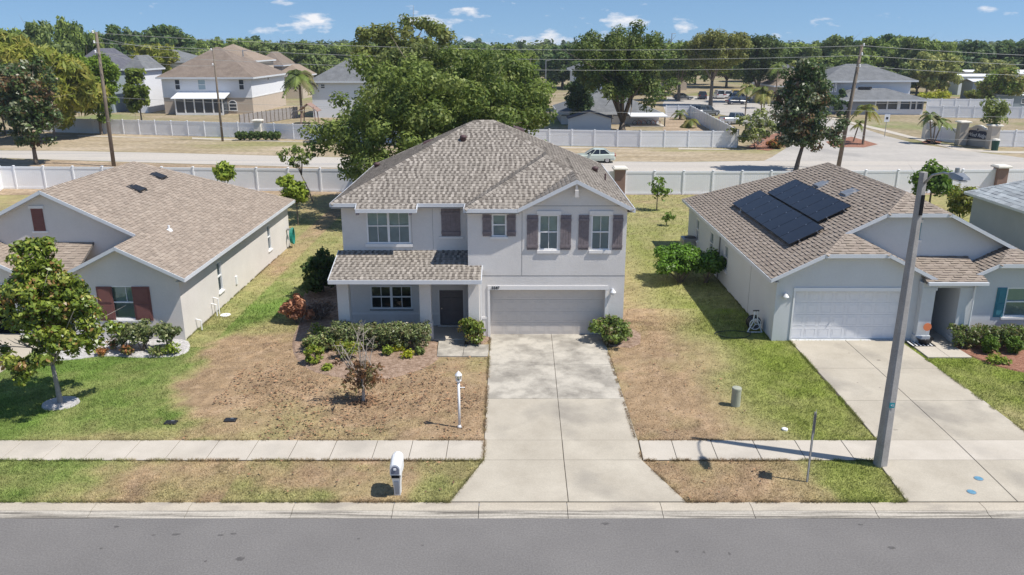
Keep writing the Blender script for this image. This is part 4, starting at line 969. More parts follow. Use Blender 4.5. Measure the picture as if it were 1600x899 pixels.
wall_lamp(rh,wq,V(1226,462,31.75)[0],V(1226,462,31.75)[1])
lsd=left_side(10.98)
def lpx(x,y0_,y1_): # a slot on the left wall seen at photo column x
    s=(x-800)/F; # X=10.98 -> D
    D=(10.98/s-H*sP)/cP
    return D,V(x,y0_,D)[1],V(x,y1_,D)[1]
slots=[]
for x in (1087,1108.5,1130.5):
    D,a,b=lpx(x,400,400); slots.append((-D-.4,-D+.4,.85,2.15))
wall(rh,lsd,-48.8,-31.75,0,2.75,slots,.2,M_wallR)
for a in slots: window(rh,lsd,*a,rec=.07,sill=.08,muntin=True)
q=MB(); D,_,_=lpx(1167.5,450,450); wbox(q,lsd,-D-.01,-D+.01,.05,2.6,.001,.006); D,_,_=lpx(1121,400,400); wbox(q,lsd,-D-.06,-D+.06,.05,2.65,.001,.05); q.build('control_joint',mat('joint_grey',(0,0,0)),rh)
wall(rh,right_side(22.8),33,48.8,0,2.75,[],.2,M_wallR); wall(rh,back(48.8),-22.8,-10.98,0,2.75,[(-20,-17,.1,2.2),(-14,-12.6,.9,2.2)],.2,M_wallR)
window(rh,back(48.8),-20,-17,.1,2.2,cols=2); window(rh,back(48.8),-14,-12.6,.9,2.2,cols=2)
# window wing
w5=front(32.1)
wr=vpx(1564,447,1588,507,32.1); wr=(wr[0],wr[0]+1.05,.95,2.25)
wall(rh,w5,19.05,22.85,0,2.62,[wr],.2,M_wallR,top=[(19.05,2.62),(22.85,2.62),(22.85,2.85),(22.0,3.30),(20.1,3.30),(19.05,2.85)])
window(rh,w5,*wr,muntin=False,sill=.1)
panel_shutter(rh,w5,wr[0]-.42,wr[0]-.02,wr[2],wr[3],M_shutR); panel_shutter(rh,w5,wr[1]+.02,wr[1]+.42,wr[2],wr[3],M_shutR)
wall(rh,right_side(22.85),32.1,33,0,2.7,[],.2,M_wallR)
# entry porch: two piers, recess and lintel
q=MB(); q.cbox(16.9,17.45,31.45,35,0,2.45,.012); q.cbox(16.86,17.49,31.41,31.9,0,.35,.01); q.cbox(16.86,17.49,31.41,31.9,2.33,2.449,.01); q.build('porch_pier',M_wallR,rh)
q=MB(); q.cbox(18.45,19.05,31.45,35,0,2.45,.012); q.cbox(18.41,19.09,31.41,31.9,0,.3,.01); q.cbox(18.41,19.09,31.41,31.9,2.33,2.449,.01); q.build('porch_pier',M_wallR,rh)
q=MB(); q.box(16.85,19.15,31.42,31.72,2.452,2.66); q.build('lintel',M_wallR,rh)
q=MB(); q.box(17.45,18.45,34.7,34.9,0,2.45); q.build('recess_wall',M_wallR,rh); panel_door(rh,front(34.69),17.5,18.4,.05,2.1,M_garA,rec=-.06)
q=MB(); q.box(16.9,18.45,31.2,34.7,-.02,.055); q.build('porch_slab',M_walk,rh)
soffit(rh,[(16.95,31.3),(19.35,31.3),(19.35,34.9),(16.95,34.9)],2.70)
q=MB(); q.tube([(18.98,31.34,2.55),(18.98,31.38,.1)],.035,8); q.build('downspout',M_white,rh)
q=MB(); q.box(16.95,19.4,31.13,31.25,2.62,2.74); q.build('gutter',M_fascia,rh)
fascia(rh,[(10.6,31.4,z0),(12.7,31.4,3.85)]); fascia(rh,[(12.7,31.4,3.85),(15.35,31.4,3.85)]); fascia(rh,[(15.35,31.4,3.85),(17.45,31.4,z0)])
fascia(rh,[(13.9,32.6,4.45),(15.56,32.6,5.28)]); fascia(rh,[(15.56,32.6,5.28),(18.24,32.6,5.28)]); fascia(rh,[(18.24,32.6,5.28),(22.2,32.6,3.3)])
fascia(rh,[(10.6,49.2,z0),(10.6,31.4,z0)],h=.14); fascia(rh,[(18.9,31.7,z0),(20.0,31.7,3.35)]); fascia(rh,[(20.0,31.7,3.35),(22.1,31.7,3.35)]); fascia(rh,[(22.1,31.7,3.35),(23.2,31.7,z0)])
fascia(rh,[(23.2,31.7,z0),(23.2,49.2,z0)]); fascia(rh,[(23.2,49.2,z0),(10.6,49.2,z0)]); fascia(rh,[(17.45,31.4,z0),(17.45,31.9,z0)]); fascia(rh,[(18.9,32.4,z0),(18.9,31.7,z0)])
soffit(rh,[(10.62,31.45),(10.98,31.45),(10.98,49.1),(10.62,49.1)],z0-.13); 
q=MB(); q.obox((10.62,31.42,z0-.13),(2.1,0,1.05),(0,.5,0),(0,0,-.02)); q.box(12.75,15.3,31.42,31.72,3.68,3.70); q.obox((15.3,31.42,3.72),(2.1,0,-1.05),(0,.5,0),(0,0,-.02)); q.build('soffit',M_soffit,rh)
PRl=R1.P[0]
rvent(rh,15.55,40.0,0,PRl,.75,.6,M_metalgrey); rvent(rh,15.75,37.1,0,PRl,.75,.6,M_metalgrey)
z=on(PRl,12.1,41.6); q=MB(); q.tube([(12.1,41.6,z-.05),(12.1,41.6,z+.2)],.05,8); q.lathe([(.15,z-.05),(.12,z+.04),(.05,z+.06)],12.1,41.6,10); q.build('plumbing_stack',M_metalgrey,rh)
# solar array: a thing of its own, every module a part
sa=thing('solar_array','black rooftop solar array of two staggered rows on the brown shingle roof','solar panels',(14,38,on(PRl,14,38)))
up=Vector((1,0,.5)).normalized(); nn=Vector((-.5,0,1)).normalized()
def roofpt(x,y,h): 
    return Vector((x,y,on(PRl,x,y)))+nn*h
def module(x,y,ln,wd):
    o=roofpt(x,y,.14); q=MB(); q.obox(o,up*ln,Vector((0,wd,0)),nn*.035); m=q.build('solar_module',M_solarf,sa)
    q=MB(); q.obox(o+up*.02+Vector((0,.02,0))+nn*.035,up*(ln-.04),Vector((0,wd-.04,0)),nn*.003); q.build('glass_face',M_solar,m)
a0=roofpt(0,0,0)
def solve_roof(px,py):
    r=ray(px,py)                       # intersect with the left slope
    # z=H+t rz ; x=t rx ; y=t ry ; z=p0+p1 x+p2 y
    t=(PRl[0]+.16-H)/(r[2]-PRl[1]*r[0]-PRl[2]*r[1]); return r[0]*t,r[1]*t
c1=solve_roof(1144,318); c2=solve_roof(1240,382); c3=solve_roof(1295,352); c4=solve_roof(1188,298)
d1=solve_roof(1199,302); d2=solve_roof(1285,343.5); d3=solve_roof(1336,321); d4=solve_roof(1243,280)
def rowm(xlo,xhi,ya_,yb_,n):
    ln=(xhi-xlo)*math.sqrt(1.25); wd=abs(yb_-ya_)/n
    for k in range(n): module(xlo,ya_+k*wd,ln-.02,wd-.02)
xa=(c1[0]+c2[0])/2; xb=(c3[0]+c4[0])/2; xc=xb+.05; xd=(d3[0]+d4[0])/2
ysa=(c2[1]+c3[1])/2; yse=(c1[1]+c4[1])/2; yta=(d2[1]+d3[1])/2; yte=(d1[1]+d4[1])/2
SOLAR=(xa,xb,xd,ysa,yse,yta,yte)
rowm(xa,xb-.03,ysa,yse,7); rowm(xc,xd,yta,yte,6)
for (x0_,x1_,y0_,y1_,n_) in ((xa,xb,ysa,yse,7),(xc,xd,yta,yte,6)):
    for fr in (.25,.75):
        x=x0_+(x1_-x0_)*fr; q=MB(); q.obox(roofpt(x,y0_-.1,.08),up*.04,Vector((0,y1_-y0_+.2,0)),nn*.05); q.build('mounting_rail',M_rim,sa)
        q=MB(); wd=(y1_-y0_)/n_
        for k in range(n_+1): q.obox(roofpt(x,y0_+k*wd-.03,.175),up*.05,Vector((0,.05,0)),nn*.012)
        q.build('clamp',M_rim,sa)

# ================================================================== FAR RIGHT HOUSE
hr=thing('single_storey_house','grey house with pale grey shingles cut off by the right edge','house',(37,42,0))
R5=Comp(29.55,43.5,33,51.8,z0,.5)
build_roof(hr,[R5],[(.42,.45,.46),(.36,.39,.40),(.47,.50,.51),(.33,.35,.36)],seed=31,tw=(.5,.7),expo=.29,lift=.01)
wside=left_side(29.95); hw=(-40.6,-39.5,.9,2.2)
M_w4=mat('stucco_slate',(.42,.435,.45),.92,.15,noise=(.5,.08),noise2=(12,.03),bump=(40,.4,.012))
wall(hr,wside,-51.4,-33.4,0,2.75,[hw],.2,M_w4); window(hr,wside,*hw,cols=1,head=0)
wall(hr,front(33.4),29.95,43.1,0,2.75,[(32,33.4,.9,2.2)],.2,M_w4); window(hr,front(33.4),32,33.4,.9,2.2,cols=2)
wall(hr,right_side(43.1),33.4,51.4,0,2.75,[],.2,M_w4); wall(hr,back(51.4),-43.1,-29.95,0,2.75,[],.2,M_w4)
fascia(hr,[(29.55,51.8,z0),(29.55,33,z0)]); fascia(hr,[(29.55,33,z0),(43.5,33,z0)]); fascia(hr,[(43.5,33,z0),(43.5,51.8,z0)]); fascia(hr,[(43.5,51.8,z0),(29.55,51.8,z0)])
# ================================================================== FENCES
def fence_run(name,label,pts,h=1.85,bay=2.6,group=None,pm=None,solid=True,boards=False):
    """vinyl fence along a line: posts with caps, one panel with two rails per bay"""
    root=thing(name,label,'fence',(*pts[0],0),0,group)
    off=Vector((*pts[0],0)); first={}
    def get(kind,fn):
        if kind not in first: first[kind]=fn()
        return first[kind]
    for a,b in zip(pts,pts[1:]):
        L=math.hypot(b[0]-a[0],b[1]-a[1]); n=max(1,round(L/bay)); w=L/n; rz=math.atan2(b[1]-a[1],b[0]-a[0])
        key=round(w,3)
        for k in range(n+1):
            x=a[0]+(b[0]-a[0])*k/n; y=a[1]+(b[1]-a[1])*k/n
            def mkp():
                q=MB(); q.cbox(-.07,.07,-.07,.07,-.3,h+.04,.01); m=q.mesh('post'); m.materials.append(M_vinyl); return m
            def mkc():
                q=MB(); q.cbox(-.09,.09,-.09,.09,h+.04,h+.09,.02); m=q.mesh('post_cap'); m.materials.append(M_vinyl); return m
            if k<n or b==pts[-1]:
                p=inst('post',get('p',mkp),root,(x-off.x,y-off.y,0),rz); inst('post_cap',get('c',mkc),p)
            if k<n:
                def mk():
                    q=MB(); q.box(.07,w-.07,-.018,.018,.12,h-.1); 
                    for i in range(int((w-.2)/.19)): q.box(.12+i*.19,.128+i*.19,-.022,.022,.14,h-.16)
                    m=q.mesh('panel'); m.materials.append(pm or M_vinylp); return m
                def mkr():
                    q=MB(); q.box(.07,w-.07,-.04,.04,-.02,.16); m=q.mesh('rail'); m.materials.append(M_vinyl); return m
                P=inst('panel',get(('w',key),mk),root,(x-off.x,y-off.y,0),rz); inst('rail',get(('r',key),mkr),P,(0,0,h-.16)); inst('rail',get(('r',key),mkr),P,(0,0,.04))
    return root
fence_run('vinyl_fence','long white back-yard fence from the left edge to the brown column behind the two-storey house',[(-56,69.6),(-30,68.5),(-8,67.2),(8.5,66.3)],1.95)
fence_run('vinyl_fence','white back-yard fence between the two brown masonry columns, behind the solar panel house',[(9.4,66.25),(24,66.4),(40.6,67.2)],1.95)
fence_run('vinyl_fence','white vinyl fence at the right edge beyond the second brown column',[(41.6,67.3),(60,68.3)],1.95)
fence_run('vinyl_fence','short white fence running towards the camera at the left edge beside the taupe house',[(-44.3,69.2),(-41.5,61.5)],1.9)
def column(label,x,y,h,w=.75,m=None,name='masonry_column'):
    t=thing(name,label,'column',(x,y,0)); q=MB(); q.cbox(x-w/2,x+w/2,y-w/2,y+w/2,-.1,h,.02); q.build('shaft',m or M_brick,t)
    q=MB(); q.cbox(x-w*.72,x+w*.72,y-w*.72,y+w*.72,h,h+.14,.04); q.cbox(x-w*.62,x+w*.62,y-w*.62,y+w*.62,h+.14,h+.2,.04); q.build('cap',M_cream,t); return t
column('brown masonry column with cream cap in the back fence right behind the two-storey roof',8.95,66.3,2.15,.85); column('brown masonry column with cream cap in the back fence behind the pale grey roof at right',41.1,67.2,2.15,.85)
# far fences
ffa=[G(*p) for p in ((60,206),(121,208),(400,216),(520,220.3))]; ffb=[G(*p) for p in ((520,220.3),(700,225.5),(858,228),(1000,230.5),(1150,231))]
fence_run('vinyl_fence','far white fence across the road in front of the white and tan house',ffa,2.0)
fence_run('vinyl_fence','far white fence across the road in front of the grey house and forked oak',ffb,2.0)
fence_run('vinyl_fence','white fence slanting back from the oleander corner past the bare yard',[G(1152,229),G(1078,184)],2.0)
fence_run('vinyl_fence','white fence across the back of the bare yard with two small palms',[G(1078,184),G(1040,184)],2.0)
fence_run('vinyl_fence','white fence behind the lawn right of the grey two-storey house with screened porch',[G(1447,183.5),G(1620,186)],1.95)
fence_run('vinyl_fence','white fence behind the yellow bush beside the grey two-storey house',[G(1447,172),G(1580,173)],2.1)
fence_run('vinyl_fence','low white fence left of the entrance sign wall',[G(1445,217),G(1493,224)],1.8)
fence_run('vinyl_fence','white fence right of the entrance sign beside the cream pier',[G(1550,229.5),G(1720,231)],2.0)
column('cream column with flat cap in the far fence behind the row of small round shrubs',*G(405,216.5),2.3,.9,M_cream)
column('cream column at the left end of the low fence by the entrance palms',*G(1447,217.5),2.3,.9,M_cream)
# timber yard fence, seen from its frame side
wfn=thing('timber_fence','weathered grey timber yard fence slanting back beside the white and tan house','fence',(*G(372,203),0))
A,B=G(376,199),G(466,184); L=math.hypot(B[0]-A[0],B[1]-A[1]); M_gw=mat('weathered_wood',(.30,.28,.27),.9,.1,noise=(3,.2))
n=14
for k in range(n):
    x0_,y0_=A[0]+(B[0]-A[0])*k/n,A[1]+(B[1]-A[1])*k/n; x1_,y1_=A[0]+(B[0]-A[0])*(k+1)/n,A[1]+(B[1]-A[1])*(k+1)/n
    q=MB(); q.plank((x0_,y0_,.95),(x1_,y1_,.95),.03,1.8); q.build('panel',M_gw,wfn); q=MB(); q.tube([(x0_,y0_-.1,0),(x0_,y0_-.1,1.95)],.08,6); q.build('post',M_bark,wfn)

# ================================================================== VEGETATION
vr=np.random.RandomState(77)
def leafcloud(centres,sig,n,size,pal,rng,up=.35,elong=1.6,droop=0,flat=1.0):
    """n folded leaf clumps scattered round clump centres; returns quads and their colours"""
    C=np.asarray(centres); k=rng.randint(0,len(C),n); sg=np.asarray(sig)
    sg=sg[k] if sg.ndim else np.full(n,sg)
    d=rng.randn(n,3); d/=np.linalg.norm(d,axis=1)[:,None]+1e-9; r=rng.rand(n)**.45
    P=C[k]+d*(r*sg)[:,None]*np.array([1,1,flat])
    nrm=d*1.0+rng.randn(n,3)*.5+np.array([0,0,up]); nrm/=np.linalg.norm(nrm,axis=1)[:,None]
    a=np.cross(nrm,rng.randn(n,3)); a[:,2]-=droop; a/=np.linalg.norm(a,axis=1)[:,None]+1e-9; b=np.cross(nrm,a)
    s=size*(.6+.8*rng.rand(n))[:,None]
    v=np.stack([P-a*s*elong/2,P+b*s*.42+nrm*s*.10,P+a*s*elong/2,P-b*s*.42+nrm*s*.10],1).reshape(-1,3)
    pal=np.asarray(pal); ck=rng.randint(0,len(pal),len(C)); c=np.where((rng.rand(n)<.6)[:,None],pal[ck[k]],pal[rng.randint(0,len(pal),n)])
    c=c*(.75+.5*rng.rand(n))[:,None]
    return v,c
def canopy(w,d,z0,z1,rng,nl=7,nc=90,shape='round'):
    """clump centres on and in a group of overlapping lobes filling w x d x (z0..z1)"""
    C=[];S=[]; h=z1-z0
    lobes=[]
    for i in range(nl):
        a=rng.rand()*6.28; r=rng.rand()**.6*.55
        if shape=='cone': t=rng.rand(); rr_=(1-t)*.5+.08; lobes.append((np.array([math.cos(a)*rr_*w*.55,math.sin(a)*rr_*d*.55,z0+h*(.1+.8*t)]),np.array([w*.28*(1.15-t),d*.28*(1.15-t),h*.16])))
        else:
            zc=z0+h*(.32+.42*rng.rand()); lobes.append((np.array([math.cos(a)*r*w*.62,math.sin(a)*r*d*.62,zc]),np.array([w*(.20+.13*rng.rand()),d*(.20+.13*rng.rand()),h*(.22+.13*rng.rand())])))
    if shape=='round': lobes.append((np.array([0,0,z0+h*.55]),np.array([w*.3,d*.3,h*.42])))
    for i in range(nc):
        c,s=lobes[rng.randint(len(lobes))]; v=rng.randn(3); v/=np.linalg.norm(v); 
        p=c+v*s*(.75+.3*rng.rand()); 
        if p[2]<z0: p[2]=z0+rng.rand()*h*.12
        if p[2]>z1: p[2]=z1-rng.rand()*h*.05
        C.append(p)
    return np.array(C),lobes
def trunk_mesh(h0,lobes,r,rng,base=(0,0),lean=(0,0),nb=6,m=M_bark,forks=0,name='trunk'):
    q=MB(); top=np.array([lean[0],lean[1],h0]); 
    q.tube([(0,0,-.1),(0,0,.05),(lean[0]*.4,lean[1]*.4,h0*.5),tuple(top)],[r*1.5,r*1.15,r*.9,r*.75],9)
    for i in range(nb):
        c,s=lobes[i%len(lobes)]; e=c+rng.randn(3)*s*.3; mid=top*.5+e*.5+np.array([0,0,(e[2]-h0)*.15])+rng.randn(3)*.08*h0*.3
        q.tube([tuple(top*.97),tuple(mid),tuple(e)],[r*.55,r*.32,r*.08],6)
        for j in range(2):
            e2=e+rng.randn(3)*s*.7; q.tube([tuple(mid),tuple((mid+e2)/2+rng.randn(3)*.1),tuple(e2)],[r*.25,r*.14,r*.03],5)
    me=q.mesh(name); me.materials.append(m); me.polygons.foreach_set('use_smooth',[True]*len(me.polygons)); return me
def crown_data(name,w,d,z0,z1,n,size,pal,seed,nl=7,nc=90,shape='round',sig=None,up=.35,m=M_leaf,droop=0,elong=1.6,flat=.8):
    rng=np.random.RandomState(seed); C,lobes=canopy(w,d,z0,z1,rng,nl,nc,shape)
    v,c=leafcloud(C,sig or (w+d)/2*.095,n,size,pal,rng,up,elong,droop,flat)
    o=np_mesh(name,v,4,c,m); me=o.data; bpy.data.objects.remove(o); return me,lobes,rng
def tree(name,label,x,y,w,z0,z1,n,size,pal,seed,d=None,trunk=.25,th=None,group=None,shape='round',lean=(0,0),nl=7,nc=90,sig=None,m=M_leaf,tm=M_bark,nb=6,cat='tree',off=(0,0),elong=1.6,droop=0,crownname='crown'):
    t=thing(name,label,cat,(x,y,0),0,group)
    cm,lobes,rng=crown_data(crownname,w,d or w,z0,z1,n,size,pal,seed,nl,nc,shape,sig,m=m,droop=droop,elong=elong)
    cr=inst(crownname,cm,t,(off[0],off[1],0)); 
    if trunk: inst('trunk',trunk_mesh(th or z0+.25*(z1-z0),[(c+np.array([off[0],off[1],0]),s) for c,s in lobes],trunk,rng,lean=lean,nb=nb,m=tm),t)
    return t
OAK=[(0.116,0.170,0.034),(0.158,0.220,0.042),(0.210,0.270,0.057),(0.095,0.140,0.034),(0.252,0.310,0.076)]
OAKL=[(0.210,0.300,0.038),(0.273,0.380,0.057),(0.168,0.260,0.038),(0.336,0.420,0.076)]
OLIVE=[(0.273,0.290,0.085),(0.336,0.350,0.114),(0.210,0.240,0.067),(0.399,0.400,0.133)]
DARK=[(0.053,0.100,0.034),(0.074,0.130,0.038),(0.105,0.160,0.048)]
MAG=[(.055,.095,.03),(.08,.13,.035),(.11,.16,.045),(.075,.11,.035),(.09,.14,.04),(.19,.12,.055),(.28,.30,.18)]
MAGF_old=[(0.112,0.180,0.026),(0.160,0.247,0.033),(0.240,0.323,0.039),(0.080,0.128,0.026),(0.352,0.390,0.058),(0.320,0.195,0.052),(0.416,0.225,0.065)]
BAM=[(0.272,0.300,0.046),(0.336,0.345,0.058),(0.208,0.247,0.039),(0.384,0.360,0.078)]
MAGF=[(.14,.20,.025),(.19,.26,.03),(.26,.32,.045),(.10,.15,.022),(.34,.37,.07),(.17,.23,.03),(.22,.29,.04),(.30,.18,.055)]
LIME=[(0.260,0.338,0.044),(0.325,0.400,0.055),(0.195,0.275,0.039)]
YEL=[(.42,.44,.03),(.50,.48,.04),(.32,.38,.03)]
HEDG=[(0.210,0.280,0.076),(0.294,0.360,0.104),(0.147,0.200,0.057),(0.420,0.440,0.171),(0.252,0.200,0.095)]
def atD(px,D): return (V(px,300,D)[0],D)
# the big oaks behind the two-storey house
x,y=atD(681,59.5); OAKB=[(0.138,0.196,0.039),(0.180,0.236,0.050),(0.228,0.287,0.066),(0.108,0.155,0.039),(0.264,0.310,0.088)]
tree('oak_tree','huge broad oak behind the two-storey house roof, hanging over the back fence',x,y,16.2,2.4,11.6,84000,.18,OAKB,1,d=12.5,trunk=.45,th=3.0,nl=26,nc=430,sig=.92)
x,y=atD(652,63); tree('oak_tree','tall narrow oak top rising above the huge oak left of the roof peak',x,y,4.6,7,12.2,7000,.19,[(.17,.205,.06),(.21,.24,.075),(.14,.18,.05)],4,trunk=.25,nl=7,nc=110,sig=.8)
x,y=atD(805,101); tree('oak_tree','brighter green rounded oak right of the two-storey roof peak',x,y,9.5,2.2,11.0,22000,.27,[(0.171,0.245,0.032),(0.228,0.315,0.048),(0.133,0.193,0.032),(0.140,0.200,0.035)],3,d=11,trunk=.4,nl=9,nc=140,sig=1.2)
x,y=atD(640,103); tree('oak_tree','olive tinted tall oak crown sticking up above the others left of the roof peak',x,y,11,6,15.4,14000,.30,[(0.162,0.201,0.048),(0.209,0.245,0.056),(0.266,0.280,0.080)],4,trunk=.35,nl=7,nc=100,sig=1.1)
x,y=atD(745,108); tree('oak_tree','rounded oak filling the gap behind the two-storey roof',x,y,15,2,12.2,24000,.31,OAK,5,trunk=.4,nl=8,nc=120,sig=1.2)
# oak with visible forked limbs
x,y=G(972,205); tree('oak_tree','large oak with several forked limbs in front of the grey house',x,y,13.4,3.8,15.0,34000,.27,[(0.095,0.149,0.032),(0.133,0.184,0.040),(0.171,0.210,0.048)],6,d=13,trunk=.5,th=1.2,nl=10,nc=170,sig=1.4,nb=9)
x,y=G(905,196); tree('evergreen_tree','small dark conical evergreen in front of the grey house roof',x,y,5.0,1.0,8.4,6500,.27,DARK,7,trunk=.15,nl=10,nc=90,sig=.8,nb=5)
x,y=G(1110,166); tree('street_tree','olive green umbrella shaped street tree with a bare trunk beside the parked cars',x,y,11.5,6.0,14.6,22000,.32,[(0.228,0.236,0.056),(0.285,0.289,0.072),(0.190,0.210,0.048)],8,trunk=.4,th=5.0,nl=9,nc=130,sig=1.5)
x,y=G(1182,160); tree('street_tree','dark green street tree right of the olive umbrella shaped one',x,y,8.5,3.0,13.2,16000,.34,[(0.095,0.140,0.035),(0.133,0.175,0.048)],9,trunk=.4,th=3,nl=8,nc=120,sig=1.4)
x,y=G(1060,158); tree('street_tree','dark tree shading the parked cars left of the olive umbrella shaped one',x,y,10.5,4.0,12.5,15000,.36,OAK,10,trunk=.4,th=3.6,nl=8,nc=120,sig=1.5)
# magnolias
x,y=G(57,257); tree('magnolia_tree','bronze and dark green magnolia at the left edge beside the wooden pole',x,y,7.6,1.7,11.0,16000,.24,MAG,11,trunk=.22,th=2.2,nl=10,nc=170,sig=.75,m=M_leafg,lean=(0,0),off=(-.6,0))
x,y=G(1243,269); tree('magnolia_tree','dark bronze magnolia of pyramid shape behind the solar panel house',x,y,6.3,1.7,10.7,17000,.22,MAG,12,trunk=.22,th=2.4,nl=12,nc=170,sig=.75,m=M_leafg,lean=(.4,0),off=(.2,0))
x,y=G(95,631); ty=tree('magnolia_tree','young magnolia with glossy yellow-green leaves in a gravel ring on the left front lawn',x,y,5.2,.75,5.85,19000,.105,MAGF,13,trunk=.085,th=1.5,shape='cone',nl=18,nc=250,sig=.29,m=M_leafg,tm=M_barkg,nb=12,lean=(-.05,0))
# bamboo, light green tree, other trees left
for i,(px,D,w,z0_,z1_,lab) in enumerate([(25,112,13,1,13.6,'feathery yellow-green bamboo clump at the left edge behind the bronze magnolia'),(100,107,12.5,.8,12.0,'feathery olive bamboo clump between the left edge and the wooden pole'),(-50,110,12,1,13,'bamboo clump just outside the left edge')]):
    x,y=atD(px,D); tree('bamboo_clump',lab,x,y,w,z0_,z1_,20000,.40,BAM,20+i,trunk=.12,nl=12,nc=150,sig=1.5,elong=3.4,droop=.5,cat='bamboo')
x,y=atD(172,113); tree('yard_tree','bright green upright tree half hidden by the left wooden pole',x,y,5.4,1.0,10.8,14000,.27,[(0.209,0.315,0.032),(0.150,0.230,0.030),(0.152,0.228,0.032)],24,trunk=.2,nl=9,nc=110,sig=.95)
x,y=atD(236,128); tree('yard_tree','slim bright green tree left of the white and tan house',x,y,3.8,1.5,9.2,3500,.4,[(0.160,0.220,0.030),(0.200,0.250,0.040)],25,trunk=.12,nl=6,nc=50,sig=.8)
x,y=atD(265,170); tree('yard_tree','sparse yellowish tree in front of the dark grey roofs',x,y,10,4,12.4,4500,.5,BAM,26,trunk=.2,nl=7,nc=70,sig=1.2,elong=2.6)
# small yard trees and shrubs in the back yards
def shrub(name,label,x,y,w,h,n,size,pal,seed,d=None,shape='round',group=None,m=M_leaf,stems=5,z0=.05,box=False,cat='shrub',sig=None,elong=1.6,nl=6,nc=None,tm=M_bark):
    t=thing(name,label,cat,(x,y,0),0,group); rng=np.random.RandomState(seed); d=d or w
    if box:
        nc=nc or 160; C=np.stack([(rng.rand(nc)-.5)*(w-.2),(rng.rand(nc)-.5)*(d-.15),h*(.12+.80*rng.rand(nc)**.6)],1); lobes=[(np.array([(rng.rand()-.5)*w*.8,0,h*.6]),np.array([.2,.2,.1])) for _ in range(6)]
        C[:,2]*=1+.10*(vnoise(C[:,0]*2+x,C[:,1]+y,1.0)-.5)
    elif shape=='ball':
        nc=nc or 60; v_=rng.randn(nc,3); v_/=np.linalg.norm(v_,axis=1)[:,None]; C=v_*np.array([w/2,d/2,h/2])*.85*(rng.rand(nc)**.2)[:,None]+np.array([0,0,h*.52]); lobes=[(np.array([0,0,h*.5]),np.array([w*.3,d*.3,h*.3]))]*4
    else:
        nc=nc or 50; C,lobes=canopy(w,d,z0,h,rng,nl,nc)
    v,c=leafcloud(C,sig or max(.1,min(w,d)*.12),n,size,pal,rng,.5,elong,0,.8)
    o=np_mesh('foliage',v,4,c,m); me=o.data; bpy.data.objects.remove(o); inst('foliage',me,t)
    if stems:
        q=MB()
        for i in range(stems):
            cc,s=lobes[i%len(lobes)]; e=cc+rng.randn(3)*s*.5; b0=np.array([rng.randn()*.06*min(w,1.5),rng.randn()*.06,-.02]); q.tube([tuple(b0),tuple((b0+e)/2+rng.randn(3)*.03),tuple(e)],[.03*min(1,h),.02*min(1,h),.008],5)
        me=q.mesh('stem'); me.materials.append(tm); inst('stem',me,t)
    return t
HEDG2=[(.19,.24,.085),(.22,.27,.10),(.16,.20,.07),(.26,.28,.12),(.20,.17,.09)]
# --- front beds of the main house
hx0,hx1=V(505,530,31.2)[0],V(670,530,31.2)[0]
shrub('hedge','clipped grey-green hedge under the porch window, left of the front door',(hx0+hx1)/2+.2,30.95,hx1-hx0-.1,1.05,13000,.062,HEDG2,101,d=1.25,box=True,nc=700,sig=.13,m=M_leafg)
shrub('shrub','low loose end of the hedge left of the porch post',hx0+.15,30.55,1.3,.75,1500,.085,HEDG,102,d=1.1,m=M_leafg,sig=.2)
x,y=G(740,541); shrub('shrub','bright green upright shrub between the porch and the driveway',x,y+.35,1.15,1.28,2400,.085,[(0.140,0.200,0.030),(0.190,0.250,0.045),(0.190,0.245,0.040),(0.220,0.180,0.050)],103,sig=.2,m=M_leafg)
x,y=G(963,543); shrub('shrub','wide rounded green shrub right of the garage door',x,y+.4,1.75,1.22,3400,.09,[(0.228,0.315,0.056),(0.170,0.230,0.050),(0.152,0.210,0.048),(0.200,0.170,0.070)],104,d=1.4,sig=.24,m=M_leafg)
x,y=G(490,570); shrub('shrub','round yellow-green shrub at the left end of the mulch bed',x,y+.1,.82,.78,1100,.07,LIME+[(0.300,0.300,0.050)],105,shape='ball')
x,y=G(543,563); shrub('shrub','yellow-green shrub in the middle of the mulch bed behind the dying young tree',x,y+.1,.85,.8,1000,.075,LIME+[(0.340,0.300,0.050)],106,sig=.18)
gi='small yellowing bed plants'
for i,(px,py,w,h,lab) in enumerate([(604,556,.55,.45,'small yellowing plant right of the dying young tree'),(636,560,.45,.35,'tiny lime plant low in front of the hedge'),(655,555,.4,.3,'tiny green plant near the porch step end of the bed'),(512,578,.4,.22,'flat low plant at the front rim of the mulch bed'),(620,548,.7,.35,'pale spreading plant close under the hedge'),(480,545,.5,.4,'thin grey-green plant at the left rim of the mulch bed'),(497,525,.8,.55,'dull green plant in the shade left of the porch post')]):
    x,y=G(px,py); shrub('bed_plant',lab,x,y,w,h,260,.07,[LIME,YEL,HEDG][i%3][:3],110+i,group=gi,sig=.12,stems=3,cat='plant')
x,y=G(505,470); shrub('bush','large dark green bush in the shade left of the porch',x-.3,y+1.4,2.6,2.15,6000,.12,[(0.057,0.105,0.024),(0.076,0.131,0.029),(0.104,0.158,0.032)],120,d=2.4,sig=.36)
x,y=G(466,505); shrub('bush','dead orange-brown bush left of the porch',x,y,1.15,1.35,1500,.11,[(0.520,0.240,0.130),(0.600,0.300,0.170),(0.420,0.180,0.100)],121,d=.9,sig=.2)
x,y=G(500,500); shrub('bush','leafless greyish brown bush beside the dead orange one',x,y,1.6,1.0,1100,.08,[(0.260,0.190,0.150),(0.340,0.270,0.220),(0.200,0.140,0.110)],122,d=1.2,sig=.25,stems=12)
